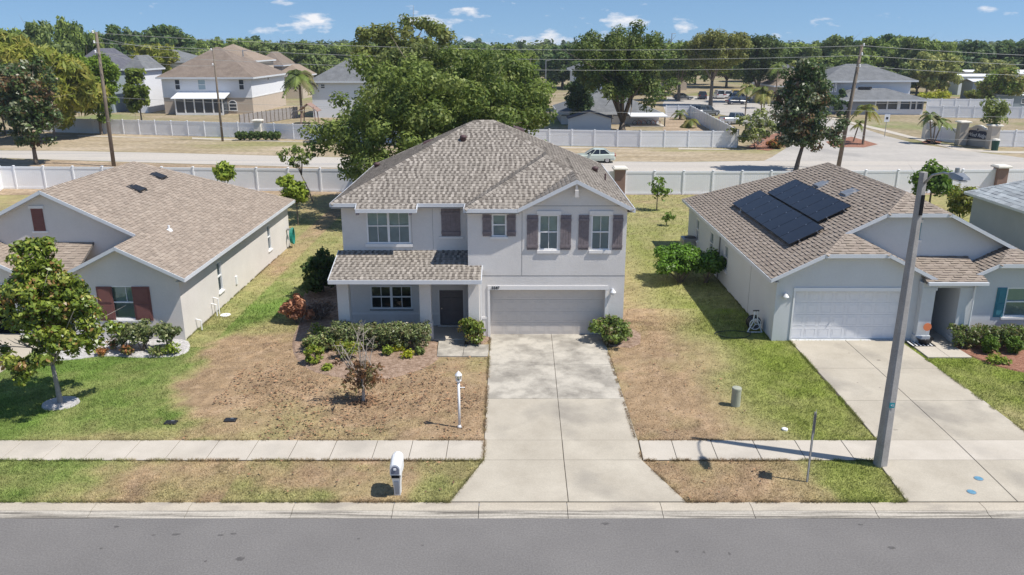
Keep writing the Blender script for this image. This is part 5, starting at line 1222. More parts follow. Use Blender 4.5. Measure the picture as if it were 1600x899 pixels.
# dying young tree
dx,dy=G(568,629); dt=thing('young_tree','nearly leafless young tree with brown leaves low on its twigs, on the brown front lawn','tree',(dx,dy,0)); rng=np.random.RandomState(5)
q=MB(); q.tube([(dx,dy,-.05),(dx,dy,.05),(dx+.02,dy,.5),(dx-.02,dy,1.0)],[.085,.06,.05,.045],8); q.build('trunk',M_barkg,dt,smooth=True)
q=MB()
for i in range(15):
    a=rng.rand()*6.28; z_=rng.uniform(.5,1.1); r_=rng.uniform(.35,.95); zt=z_+rng.uniform(.9,1.75); e=(dx+math.cos(a)*r_,dy+math.sin(a)*r_*.7,zt); m_=(dx+math.cos(a)*r_*.55,dy+math.sin(a)*r_*.4,z_+(zt-z_)*.45)
    if i==3: e=(dx+.22,dy,3.05)
    if i==7: e=(dx-.25,dy,2.95)
    q.tube([(dx,dy,z_),m_,e],[.026,.016,.006],5)
    for j in range(4):
        t_=rng.uniform(.35,.95); s_=[m_[k]+(e[k]-m_[k])*t_ for k in range(3)]; q.tube([s_,(s_[0]+rng.randn()*.14,s_[1]+rng.randn()*.14,s_[2]+rng.uniform(.1,.35))],[.009,.004],4)
q.build('twigs',mat('twig_grey',(.40,.35,.30),.9,.1,noise=(9,.2)),dt,kind='stuff')
C=np.stack([rng.randn(60)*.30,rng.randn(60)*.25,rng.uniform(.6,1.55,60)],1)+np.array([dx,dy,0]); v,c=leafcloud(C,.16,900,.085,[(0.361,0.193,0.096),(0.260,0.160,0.090),(0.247,0.140,0.080),(0.220,0.200,0.090)],rng,.1,1.8,.5); np_mesh('leaves',v,4,c,M_leaf,dt,kind='stuff')
# --- left neighbour's bed
gl='dark leafy shrubs in the white gravel bed'
for i,(px,py,w,h,lab) in enumerate([(193,551,1.15,1.15,'leafy shrub under the left side of the maroon shuttered window'),(224,549,1.2,1.2,'leafy shrub under the right maroon shutter'),(261,549,1.25,1.15,'rightmost tall leafy shrub in the white gravel bed')]):
    x,y=G(px,py); shrub('shrub',lab,x,y,w,h,1300,.095,[(0.133,0.175,0.056),(0.190,0.236,0.080),(0.095,0.123,0.048),(0.285,0.298,0.128)],130+i,group=gl,sig=.2,m=M_leafg,stems=7,z0=.3)
for i,(px,py,w,h,pal,lab) in enumerate([(270,555,.6,.55,LIME,'small fern-like yellow-green plant at the right end of the gravel bed'),(246,556,.6,.45,HEDG,'small dull plant low between the leafy shrubs'),(200,556,.45,.45,[(0.450,0.200,0.080),(0.200,0.180,0.050)],'small orange-tipped plant on the gravel'),(158,556,.4,.35,[(0.500,0.220,0.080),(0.250,0.200,0.050)],'tiny orange plant by the young magnolia side of the gravel'),(180,548,.5,.5,[(0.450,0.200,0.100),(0.228,0.245,0.080)],'reddish plant against the maroon shuttered wall')]):
    x,y=G(px,py); shrub('bed_plant',lab,x,y,w,h,260,.075,pal,140+i,sig=.13,stems=3,cat='plant')
# --- right neighbour's bed
x,y=G(1560,552); shrub('hedge','long clipped hedge under the teal shuttered window',x+.6,31.0,4.6,.92,11000,.062,[(.15,.21,.05),(.18,.24,.06),(.13,.18,.045),(.22,.20,.08)],150,d=1.0,box=True,nc=600,sig=.12,m=M_leafg)
for i,(px,lab) in enumerate([(1548,'left one of the two clipped ball shrubs in front of the right hedge'),(1586,'right one of the two clipped ball shrubs in front of the right hedge')]):
    x,y=G(px,555); shrub('ball_shrub',lab,x,y+.15,.72,.82,1500,.055,[(0.171,0.280,0.032),(0.130,0.210,0.030),(0.114,0.193,0.032)],155+i,shape='ball',group='clipped ball shrubs',stems=2,nc=90,sig=.11)
x,y=G(1558,566); shrub('bed_plant','low pale spreading plant on the red mulch',x,y,.9,.25,400,.07,LIME,158,sig=.15,cat='plant')
x,y=G(1602,606); shrub('bed_plant','dark plant cut off by the right edge beside the right driveway lawn',x+.9,y,1.2,1.1,900,.09,DARK,159,sig=.2,cat='plant')
# --- side and back yards
x,y=G(1072,444); shrub('bush','bright green flat-topped bush with bare legs beside the solar panel house',x-.2,y+.4,3.5,1.9,13000,.10,[(0.152,0.298,0.024),(0.110,0.220,0.020),(0.114,0.210,0.024)],160,d=2.6,z0=.55,sig=.36,stems=14,nl=8,nc=90,m=M_leafg)
x,y=G(1103,446); shrub('bush','darker green bush tucked between the bright bush and the grey wall',x+.1,y+.5,1.6,1.5,2600,.11,[(0.095,0.193,0.024),(0.133,0.245,0.032)],161,z0=.5,sig=.28,stems=8,m=M_leafg)
x,y=G(1026,329); tree('sapling','spindly young tree on the back lawn left of the solar panel house',x,y,1.35,.7,2.3,260,.19,[(0.140,0.220,0.030),(0.180,0.270,0.050)],162,trunk=.04,nl=5,nc=22,sig=.32,nb=6)
x,y=G(1041,352); tree('sapling','tiny knee-high sapling on the back lawn right of the spindly one',x,y,.95,.3,1.0,120,.15,[(0.140,0.220,0.030),(0.180,0.270,0.050)],163,trunk=.03,nl=4,nc=14,sig=.22,nb=4)
x,y=atD(1455,60); tree('fruit_tree','round bright green tree behind the roof right of the street lamp top',x,y,3.6,.8,3.3,2600,.22,[(0.171,0.280,0.032),(0.120,0.210,0.030),(0.114,0.193,0.032)],164,trunk=.08,nl=7,nc=60,sig=.55)
x,y=atD(1503,56); shrub('bush','yellow-green bush between the two right-hand roofs',x,y,2.3,2.4,1600,.18,[(0.200,0.220,0.040),(0.285,0.333,0.048),(0.300,0.280,0.060)],165,sig=.4)
x,y=G(489,317); tree('sapling','leaning thin tree with a bare stem in front of the shaded white fence',x,y,2.3,2.3,4.5,330,.22,[(0.190,0.263,0.048),(0.247,0.315,0.080),(0.133,0.175,0.048)],166,trunk=.055,th=2.2,lean=(-.75,0),off=(-.9,0),nl=6,nc=26,sig=.35,nb=7)
x,y=G(466,352); tree('sapling','lime green young tree behind the rear corner of the taupe house',x,y,1.9,.9,3.4,1300,.22,LIME,167,trunk=.05,nl=5,nc=40,sig=.35)
x,y=atD(355,64.5); shrub('bush','lime green bush standing up over the back fence behind the taupe roof',x,y,1.6,2.8,900,.24,LIME,168,z0=1.5,sig=.4,elong=2.4)
# far shrubs, palms
row=[]
for k,px in enumerate([374,382,393,404,415,424,433]):
    x,y=G(px,219.5); 
    if k==0: t0_=shrub('round_shrub','small clipped round shrub, first from the left in the row along the far white fence',x,y,1.15,1.2,900,.16,[(0.095,0.149,0.040),(0.133,0.193,0.048)],170,group='seven clipped shrubs along the far fence',shape='ball',stems=2,sig=.2)
    else: c_=copy_tree(t0_); c_.location=(x,y,0); c_.rotation_euler=(0,0,k*1.3); c_['label']='small clipped round shrub, '+['','second','third','fourth','fifth','sixth','last'][k]+' from the left in the row along the far white fence'
for px,py,w,h,pal,lab in [(1462,161,6.5,2.6,YEL,'bright yellow bush behind the white fence'),(1527,161,5.2,2.6,[(0.300,0.320,0.060),(0.220,0.270,0.050)],'yellow-green bush behind the white fence right of the bright yellow one'),(1180,232,5.2,4.6,[(0.247,0.298,0.080),(0.190,0.228,0.064),(0.304,0.333,0.112),(0.650,0.620,0.580)],'grey-green oleander with white blossom at the street corner'),(1212,232,2.4,1.1,[(0.450,0.180,0.060),(0.200,0.200,0.050)],'orange flowers beside the white oleander'),(1312,184,2.6,5.2,DARK,'dark narrow shrub against the grey two-storey house')]:
    x,y=G(px,py); shrub('bush' if h>2 else 'flower_patch',lab,x,y,w,h,1800,.32 if h>2 else .2,pal,int(px),sig=w*.13)
x,y=G(1567,167); tree('yard_tree','spreading mid green tree behind the white fence at the right edge',x,y,8.6,1,7.2,9000,.34,[(0.190,0.263,0.040),(0.247,0.333,0.056),(0.323,0.298,0.080)],190,trunk=.25,nl=8,nc=90,sig=1.2)
x,y=G(1548,232); tree('yard_tree','slender young tree beside the entrance sign wall',x,y,3.6,1.6,6.2,1100,.26,[(0.209,0.254,0.064),(0.266,0.315,0.096)],191,trunk=.08,nl=6,nc=60,sig=.6)
M_palmt=mat('palm_trunk',(.24,.18,.13),.95,.1,noise=(9,.3),bump=(14,1,.03))
def palm(label,x,y,h,fl,n,seed,pal,r=.16,lean=(0,0),stems=1,group=None):
    t=thing('palm_tree',label,'palm',(x,y,0),0,group); rng=np.random.RandomState(seed); Vv=[];Cc=[]; pal=np.array(pal)
    for s in range(stems):
        lx=lean[0]+(s-(stems-1)/2)*.9*(stems>1); hh=h*(1-.12*s*(stems>1)); top=np.array([x+lx,y+lean[1],hh])
        q=MB(); q.tube([(x+lx*.1,y,-.1),(x+lx*.2,y,.1),(x+lx*.55,y+lean[1]*.5,hh*.5),tuple(top)],[r*1.35,r*1.05,r*.85,r*.8],8); q.build('trunk',M_palmt,t,smooth=True)
        for i in range(n):
            a=6.283*i/n+rng.rand()*.4; el=rng.uniform(-.35,1.15); L=fl*(.8+.3*rng.rand()); dh=np.array([math.cos(a),math.sin(a),0]); P=[]
            for k in range(9):
                u=k/8; P.append(top+dh*L*u*math.cos(el)*(1-.12*u)+np.array([0,0,L*(math.sin(el)*u-(.55+.25*(el>0))*u*u)]))
            sd=np.array([-dh[1],dh[0],0]); c=pal[rng.randint(len(pal))]
            for k in range(1,9):
                for m_ in (0,.5):
                    p=P[k-1]*(1-m_)+P[k]*m_ ; u=(k-m_)/8; ll=fl*.30*math.sin(min(3.0,.35+u*2.6)); fw_=(P[k]-P[k-1]); fw_=fw_/np.linalg.norm(fw_)
                    for sg in (-1,1):
                        tip=p+sd*sg*ll*.8+fw_*ll*.5+np.array([0,0,-ll*.35]); w_=fw_*fl*.05
                        Vv+=[p-w_,p+w_,tip,tip]; Cc.append(c*(.8+.4*rng.rand()))
    np_mesh('fronds',np.array(Vv),4,np.array(Cc),M_leaf,t,kind='stuff')
    return t
PG=[(0.228,0.298,0.064),(0.150,0.200,0.060),(0.190,0.245,0.064),(0.240,0.220,0.090)]; PY=[(0.250,0.260,0.050),(0.180,0.220,0.050),(0.300,0.270,0.080)]
x,y=G(472,184); palm('tall feather palm at the end of the weathered timber fence',x,y,7.0,4.4,28,1,PG,.24)
x,y=G(1348,226); palm('feather palm on the orange mulch island right of the leaning wooden pole',x,y,4.4,2.5,16,2,PY,.16)
x,y=G(1332,222); palm('small leaning palm on the orange mulch island left of the taller one',x,y,2.4,1.5,10,3,PY,.1,lean=(.6,0))
x,y=G(1457,225); palm('clump of three slim palms left of the entrance sign wall',x,y,3.6,1.9,12,4,PG,.09,stems=3)
x,y=G(1164,183); palm('palm with yellowish fronds on the corner across the side street',x,y,5.0,2.6,12,5,PY,.12)
x,y=G(1190,186); palm('second palm on the corner across the side street, greener',x,y,4.8,2.8,13,6,PY,.12,stems=2)
x,y=G(1210,170); palm('tall palm behind the corner palms close to the bronze magnolia top',x,y,8.2,3.0,14,7,PG,.15)
x,y=G(1062,187); palm('short sago palm at the back of the bare yard',x,y,1.1,2.1,14,8,PG,.16)
x,y=G(1078,200); palm('short yellowish sago palm in the middle of the bare yard',x,y,1.0,2.3,14,9,PY,.2)
# --- background trees: five crowns, each copied into many places
protos=[]
for i,(w,z0_,z1_,n,pal) in enumerate([(15,1.2,13.5,9500,OAK),(12,1,12,8000,OAK),(17,1.5,14.5,10500,[(.12,.17,.045),(.165,.21,.055),(.20,.25,.08)]),(13,1,13,8500,DARK+[(.12,.17,.05)]),(14,1,11.5,8500,OLIVE)]):
    cm,lobes,rng=crown_data('crown',w,w,z0_,z1_,n,.62,[tuple(v*1.25 for v in c) for c in pal],300+i,10,120,sig=1.5); protos.append((cm,trunk_mesh(z0_+1,lobes,.35,rng),w,z1_))
gb='trees of the far tree belt'
KINDS=['broad mid green oak crown in the far tree belt','smaller rounded oak crown in the far tree belt','tall spreading crown in the far tree belt','dark evergreen crown in the far tree belt','olive green crown in the far tree belt']
brng=random.Random(4)
LAND=[(80,'above the bamboo clumps'),(160,'left of the tall left pole top'),(260,'above the dark grey hip roof'),(345,'above the white and tan house'),(460,'above the tan roofs left of the feather palm'),(600,'left of the big oaks'),(800,'over the two-storey roof peak'),(900,'left of the forked oak'),(1060,'behind the forked oak'),(1160,'behind the olive street tree'),(1250,'right of the dark street tree'),(1310,'left of the grey two-storey house roof'),(1365,'behind the leaning pole top'),(1430,'above the grey two-storey house roof'),(1480,'just right of the grey two-storey house'),(1545,'above the left mobile homes'),(9999,'above the mobile homes at the right edge')]
SEEN={}
def bglabel(px,D,k):
    lm=next(t for a,t in LAND if px<a); sz='nearer' if D<215 else ('middle distance' if D<255 else 'farther'); base=f"{sz} {['mid green','small round','tall spreading','dark','olive green'][k]} tree {lm}"; SEEN[base]=SEEN.get(base,0)+1
    return base if SEEN[base]==1 else base+', '+['','','second','third','fourth'][SEEN[base]]+' from the left'
def bgtree(px,D,k,top,label=None,wpx=None):
    """crown whose top stands at photo row `top`"""
    cm,tm_,w,h=protos[k]; x,zt=V(px,top,D); t=thing('background_tree',bglabel(px,D,k),'tree',(x,D,0),brng.random()*6.28,gb)
    s=zt/h; sx=s if not wpx else wpx/PPM(D)/w
    a=inst('crown',cm,t,scale=(sx,sx,s)); b=inst('trunk',tm_,t,scale=(sx,sx,s)); return t
for px,D,k,top,w in [(20,190,0,44,90),(60,175,2,36,95),(100,200,1,34,60),(140,185,0,48,60),(175,240,3,42,75),(215,250,3,52,60),(250,235,3,42,95),(290,250,0,55,70),(330,300,1,62,60),(375,280,0,60,80),(400,330,3,58,50),(440,230,2,68,95),(485,215,2,66,90),(525,260,0,68,90),(560,300,0,66,70),
      (735,200,3,70,80),(770,260,0,68,90),(830,250,2,72,90),(880,235,3,72,100),(930,240,0,66,90),(1030,210,0,66,110),(1090,260,2,66,90),(1140,240,0,66,90),(1180,280,3,72,80),(1215,300,0,70,80),(1245,235,0,66,95),(1290,230,2,58,90),(1335,250,3,66,90),(1370,225,0,58,95),(1395,250,3,56,80),(1425,220,2,60,95),(1460,215,0,62,80),(1475,190,4,84,80),(1440,200,2,90,90),(1500,240,3,74,60),(1530,235,3,66,80),(1570,240,3,66,90),(1610,235,3,64,90),(1560,215,4,94,60),(1660,230,0,64,90),(1300,200,1,88,60),(1260,205,4,92,60),(1335,195,0,86,80)]:
    bgtree(px,D,k,top,wpx=w)
# the wood beyond, one mass
C=[];n_=520
for i in range(n_):
    px=brng.uniform(-260,1860); D=brng.uniform(330,620); top=brng.uniform(66,76)
    x,zt=V(px,top,D); zt=max(zt,7)
    for j in range(6): C.append((x+brng.gauss(0,4.5),D+brng.gauss(0,3),zt*brng.uniform(.35,.95)))
rng=np.random.RandomState(9); v,c=leafcloud(np.array(C),3.2,90000,1.7,[(.11,.16,.06),(.15,.20,.07),(.19,.23,.10),(.09,.13,.05)],rng,.4,1.3); o=np_mesh('far_wood',v,4,c,M_leaf,kind='stuff'); 
mb=MB()
# ================================================================== BACKGROUND HOUSES
M_dk=mat('far_window_glass',(.06,.07,.085),.15,.6)
def hiproof(root,x0,x1,y0,y1,ze,m,mat_,t=.18,sides='lrfb',name='roof',fa=True):
    c=Comp(x0,x1,y0,y1,ze,m,sides); q=MB()
    for p,r in zip(c.P,c.R):
        if not r: continue
        r=ccw(r); n=len(r); q.add([(x,y,p[0]+p[1]*x+p[2]*y) for x,y in r]+[(x,y,p[0]+p[1]*x+p[2]*y-t) for x,y in r],[tuple(range(n)),tuple(range(2*n-1,n-1,-1))]+[(i,i+n,(i+1)%n+n,(i+1)%n) for i in range(n)])
    rf=q.build(name,mat_,root)
    if fa:
        for a,b in (((x0,y0),(x1,y0)),((x1,y0),(x1,y1)),((x0,y1),(x0,y0))): 
            q=MB(); d=Vector((b[0]-a[0],b[1]-a[1],0)); s=Vector((d.y,-d.x,0)).normalized()*.05; q.obox((a[0],a[1],ze-.28),d,s,(0,0,.3)); q.build('fascia',M_fascia,rf)
    return rf
def farbox(root,x0,x1,y0,y1,z0,z1,m,name='wall'): q=MB(); q.box(x0,x1,y0,y1,z0,z1); return q.build(name,m,root)
def farwin(root,x0,x1,y,z0,z1,side='f',X=None,pane=None,arch=False):
    """framed window standing proud of a far wall: frame, pane, cross rail"""
    q=MB(); f=.12
    def bx(q,a,b,c,d,o0,o1):
        if side=='f': q.box(a,b,y-o1,y-o0,c,d)
        else: q.box(X+o0,X+o1,a,b,c,d)
    bx(q,x0,x1,z0,z0+f,.005,.07); bx(q,x0,x1,z1-f,z1,.005,.07); bx(q,x0,x0+f,z0+f,z1-f,.005,.07); bx(q,x1-f,x1,z0+f,z1-f,.005,.07); bx(q,x0+f,x1-f,(z0+z1)/2-.05,(z0+z1)/2+.05,.03,.06)
    if arch:
        c=(x0+x1)/2; rr_=(x1-x0)/2; q.prism([(c+rr_*math.cos(t),z1+rr_*.8*math.sin(t)) for t in np.linspace(0,math.pi,9)],y-.06,y-.005,'y')
    w=q.build('window',M_frame,root); q=MB(); bx(q,x0+f,x1-f,z0+f,z1-f,.006,.025); q.build('pane',pane or M_dk,w)
    if arch: q=MB(); q.prism([(c+rr_*.8*math.cos(t),z1+.02+rr_*.62*math.sin(t)) for t in np.linspace(0,math.pi,9)],y-.07,y-.061,'y'); q.build('pane',M_dk,w)
    return w
# white over tan house
D=148; bx0,bx1=V(255,150,D)[0],V(394,150,D)[0]; be=V(394,121,D)[1]; bm=V(340,152,D)[1]
b1=thing('two_storey_house','two-storey house, white above and tan below, with a screened back porch, beyond the far fence','house',(bx0+8,D+8,0))
farbox(b1,bx0,bx1,D,D+22,bm,be-.1,M_siding,'upper_wall'); farbox(b1,bx0+.02,bx1-.02,D+.02,D+21.9,0,bm-.01,M_tan,'lower_wall'); q=MB(); q.box(bx0-.03,bx1+.03,D-.03,D+22.03,bm-.12,bm+.08); q.build('band',M_frame,b1)
hiproof(b1,bx0-.7,bx1+.7,D-.7,D+16,be,.62,M_roofB); hiproof(b1,bx0+3,bx1+.65,D+9,D+22.7,be-.01,.5,M_roofB)
for a,b in ((272,281),(308,321),(372,381)): farwin(b1,V(a,125,D)[0],V(b,125,D)[0],D,V(300,141,D)[1],V(300,124,D)[1],pane=None if a!=308 else mat('sky_lit_pane',(.35,.45,.5),.2,.5))
farwin(b1,V(358,170,D)[0],V(371,170,D)[0],D,V(300,173.5,D)[1],V(300,162,D)[1],arch=True)
farwin(b1,D+10,D+11,0,V(300,135,D)[1]+.6,V(300,124,D)[1]+.3,'s',X=bx1)
# screened porch
px0,px1=V(275,170,D-3)[0],V(348,170,D-3)[0]; zt=V(300,154,D-3)[1]
q=MB(); q.obox((px0-.6,D-3.4,zt-.1),(px1-px0+1.2,0,0),(0,3.4,.9),(0,0,.12)); pr=q.build('porch_roof',M_whiteroof,b1)
farbox(b1,px0+.1,px1-.1,D-2.9,D-.01,.05,zt-.15,M_dk,'porch_screen')
for k in range(6): q=MB(); xx=px0+(px1-px0)*k/5; q.box(xx-.1,xx+.1,D-3.05,D-2.9,0,zt-.1); q.build('porch_post',M_frame,b1)
q=MB(); q.box(px0,px1,D-3.04,D-2.91,0,.4); q.build('kick_panel',M_frame,b1)
# tan roofed houses behind it
def far_house(label,px0_,px1_,D,ptop,peave,pbase,rm,wm,depth=12,cat='house',wins=(),m=.45,name='house'):
    x0_,x1_=V(px0_,100,D)[0],V(px1_,100,D)[0]; ze_=max(2.2,V(px0_,peave,D)[1]); zt_=V(px0_,ptop,D)[1]
    t=thing(name,label,cat,((x0_+x1_)/2,D,0)); hw=min((x1_-x0_)/2,depth/2)
    sl_=max(.2,(zt_-ze_)/hw); hiproof(t,x0_-.5,x1_+.5,D-.5,D+depth+.5,ze_,sl_,rm); farbox(t,x0_,x1_,D,D+depth,0,ze_-.2,wm)
    for a,b,c,d in wins: farwin(t,V(a,100,D)[0],V(b,100,D)[0],D,V(a,d,D)[1],V(a,c,D)[1])
    return t
far_house('tan roofed two-storey house right behind the white and tan one',302,398,178,71,95,150,M_roofT,M_tan,14)
far_house('small tan gabled house right of the tan roofed two-storey one',400,440,200,84,102,130,M_roofB,M_tan,12,wins=((403,408,96,104),))
far_house('tan house low behind the feather palm',432,470,190,104,118,140,M_roofT,M_tan,12)
far_house('house with dark grey hip roof left of the white and tan house',181,292,176,75,96,140,M_roofG,M_siding,15)
far_house('white house wing behind the slim bright green tree',196,222,150,92,108,150,M_roofG,M_siding,8)
far_house('slate roofed house behind the bamboo, left of the wooden pole',108,168,150,80,109,150,M_roofD,M_bluegrey,14,wins=((135,141,120,128),))
far_house('grey roofed house partly hidden by the left side of the big oaks',484,585,140,96,127,165,M_roofG,M_siding,13,wins=((498,506,131,139),))
far_house('dark roofed house deep in the trees right of the olive street tree',1215,1262,215,103,115,140,M_roofD,M_tan,12)
far_house('tan roofed house behind the top of the bronze magnolia',1215,1292,172,112,134,160,M_roofT,M_tan,16)
far_house('low tan roof in the trees left of the lone far pole',1046,1075,225,98,108,130,M_roofT,M_tan,10)
# small white shed, left yard
sx,sy=G(222,175); sh=thing('garden_shed','small white shed beside the bright green tree behind the far fence','shed',(sx,sy,0)); farbox(sh,sx-1.6,sx+1.6,sy-1,sy+2,0,2.9,M_siding); hiproof(sh,sx-1.9,sx+1.9,sy-1.3,sy+2.3,2.9,.25,M_whiteroof,.1); q=MB(); q.box(sx-.5,sx+.5,sy-1.04,sy-1.005,.1,2.1); q.build('door',M_frame,sh)
# grey house with lean-to behind the forked oak
D=128; a0,a1=V(872,150,D)[0],V(1035,150,D)[0]; ez=V(900,176,D)[1]
b3=thing('single_storey_house','long grey single-storey house behind the forked oak, with a covered patio','house',((a0+a1)/2,D+6,0))
farbox(b3,a0+.6,a1-.4,D,D+15,0,ez-.15,M_greyS); hiproof(b3,a0,a1,D-.6,D+16,ez,.40,M_roofG)
q=MB(); q.box(a0+.55,a1-.35,D-.04,D-.005,0,1.3); q.build('lower_wall',M_siding,b3)
farwin(b3,V(948,170,D)[0],V(958,170,D)[0],D-.03,V(948,193,D)[1],V(948,177,D)[1])
farwin(b3,V(905,170,D)[0],V(912,170,D)[0],D-.03,V(948,192,D)[1],V(948,184,D)[1])
p0,p1=V(980,165,D)[0],V(1036,165,D)[0]; q=MB(); q.obox((p0,D-4.5,ez-.35),(p1-p0,0,0),(0,4.4,.25),(0,0,.14)); q.build('patio_roof',M_whiteroof,b3)
q=MB(); q.tube([(p1-.4,D-4.3,0),(p1-.4,D-4.3,ez-.35)],.09,6); q.build('patio_post',M_blackplastic,b3)
farbox(b3,p0,p1-.2,D-4.5,D-.05,.0,.12,M_walk,'patio_slab')
for k in range(6):
    q=MB(); xx=p0+1.0+k*.75; r_=.34; q.tube([(xx+r_*math.cos(t),D-2+.1*k,.42+r_*math.sin(t)) for t in np.linspace(0,6.28,13)],.035,5,False); q.tube([(xx,D-2+.1*k,.42),(xx+.5,D-2,.9),(xx+1.0,D-2,.45)],.03,5); o=q.build('bicycle',[M_blackplastic,M_red,M_metalgrey][k%3]); tag(o,['black bicycle frame at the left end of the heap under the patio roof','orange bicycle second in the heap under the patio roof','grey bicycle third in the heap under the patio roof','black bicycle in the middle of the heap under the patio roof','orange bicycle fifth in the heap under the patio roof','grey bicycle nearest the patio post'][k],'bicycle','bicycles under the patio roof')
D2=150; u0,u1=V(897,110,D2)[0],V(922,110,D2)[0]
b6=thing('two_storey_house','pale two-storey house with grey roof showing above the small dark evergreen','house',(u0,D2,0)); zt2=V(900,109,D2)[1]; farbox(b6,u0,u1+6,D2,D2+10,0,zt2,M_siding); hiproof(b6,u0-.6,u1+6.6,D2-.6,D2+10.6,zt2,.4,M_roofG)
for a,b in ((899,903),(907,912)): farwin(b6,V(a,110,D2)[0],V(b,110,D2)[0],D2,V(a,127,D2)[1],V(a,114,D2)[1])
x,y=G(922,206); sh=thing('garden_shed','small low shed with dark gabled roof just behind the far white fence','shed',(x,y,0)); w_=3.0
farbox(sh,x-w_,x+w_,y,y+3,0,1.9,M_siding); q=MB(); q.prism([(x-w_,1.9),(x+w_,1.9),(x,2.75)],y+.02,y+2.98,'y'); q.build('gable',M_siding,sh)
q=MB(); q.obox((x-w_-.25,y-.3,1.82),(w_+.25,0,.98),(0,3.6,0),(0,0,.09)); q.obox((x,y-.3,2.80),(w_+.25,0,-.98),(0,3.6,0),(0,0,.09)); q.build('roof',M_roofD,sh)
# grey two-storey with screened lower wing
D=148; c0,c1=V(1311,150,D)[0],V(1442,150,D)[0]; ez=V(1350,127.5,D)[1]
b4=thing('two_storey_house','grey and white two-storey house with a dark screened single-storey wing, right of the leaning pole','house',(c0+8,D+6,0))
farbox(b4,c0,c1,D+5,D+17,0,ez-.1,M_siding); hiproof(b4,c0-2.0,c1+.8,D+4,D+18,ez,.40,M_roofG)
t0,t1=V(1285,150,D-1)[0],V(1311,150,D-1)[0]; farbox(b4,t0,t1,D-1,D+12,0,ez+.05,M_greyS,'tower_wall'); hiproof(b4,t0-.6,t1+3,D-1.6,D+14,ez+.15,.45,M_roofG,name='tower_roof')
for a,b in ((1288.5,1294),(1297,1302.5),(1305,1308)): farwin(b4,V(a,130,D-1)[0],V(b,130,D-1)[0],D-1,V(a,144,D-1)[1],V(a,130,D-1)[1])
q=MB(); q.box(t0-.05,t1+.05,D-1.06,D-1.01,V(1300,156,D-1)[1]-.1,V(1300,156,D-1)[1]+.15); q.build('band',M_frame,b4)
w0,w1=V(1307,165,D-2)[0],V(1446,165,D-2)[0]; wz=V(1350,156,D-2)[1]
hiproof(b4,w0-.4,w1+.6,D-2.6,D+9,wz,.30,M_roofG,name='wing_roof'); farbox(b4,w0+.3,V(1368,165,D-2)[0],D-2,D+4.9,0,wz-.15,M_greyS,'wing_wall')
farbox(b4,V(1368,165,D-2)[0],w1-.3,D-2+.1,D+4.9,0,.95,M_siding,'wing_base'); farbox(b4,V(1368,165,D-2)[0]+.05,w1-.4,D-2+.25,D+4.8,.95,wz-.16,M_dk,'screen')
for px in (1368,1386.5,1404.5,1423,1432,1442): q=MB(); xx=V(px,165,D-2)[0]; q.box(xx-(.28 if px in(1404.5,) else .1),xx+(.28 if px in (1404.5,) else .1),D-2.02,D-1.8,.9,wz-.15); q.build('screen_post',M_frame if px!=1442 else M_greyS,b4)
q=MB(); q.box(V(1368,165,D-2)[0],w1-.3,D-1.96,D-1.84,1.95,2.05); q.build('screen_rail',M_frame,b4)
q=MB(); q.box(V(1357,165,D)[0]-1,V(1357,165,D)[0]+1.2,D+2.2,D+3.0,on((wz-.3*(D-2.6),0,.3),0,D+3)-.02,on((wz-.3*(D-2.6),0,.3),0,D+3)+.3); q.build('roof_vent',M_blackplastic,b4)
# trailer park: long low homes with white roofs
def trailer(label,px0_,px1_,D,proof,wm,h=2.6):
    x0_,x1_=V(px0_,120,D)[0],V(px1_,120,D)[0]; z=max(2.3,V(px0_,proof,D)[1]); t=thing('mobile_home',label,'mobile home',((x0_+x1_)/2,D,0)); d=4.5
    farbox(t,x0_,x1_,D,D+d,0,z,wm); q=MB(); q.obox((x0_-.3,D-.3,z-.02),(x1_-x0_+.6,0,0),(0,d/2+.3,.5),(0,0,.1)); q.obox((x0_-.3,D+d/2,z+.48),(x1_-x0_+.6,0,0),(0,d/2+.3,-.5),(0,0,.1)); q.build('roof',M_whiteroof,t)
    n=max(1,int((x1_-x0_)/4))
    for k in range(n): farwin(t,x0_+1+k*4,x0_+2.2+k*4,D,z-1.6,z-.6)
for a in [('grey-blue mobile home with white roof just right of the dark oak mass',1522,1590,186,128,M_bluegrey),('long white roofed mobile home in the row behind the grey-blue one',1500,1580,205,120,M_siding),('white roofed mobile home at the right edge, second row',1585,1640,196,126,M_siding),('small far mobile home with white roof between tree trunks',1508,1540,225,113,M_siding),('white roofed mobile home far back at the right edge',1592,1660,225,113,M_siding),('mid-row mobile home with white metal roof under the olive tree',1545,1600,222,116,M_siding),('low bluish mobile home at the right edge behind the white fence',1563,1660,164,155,M_bluegrey)]: trailer(*a)

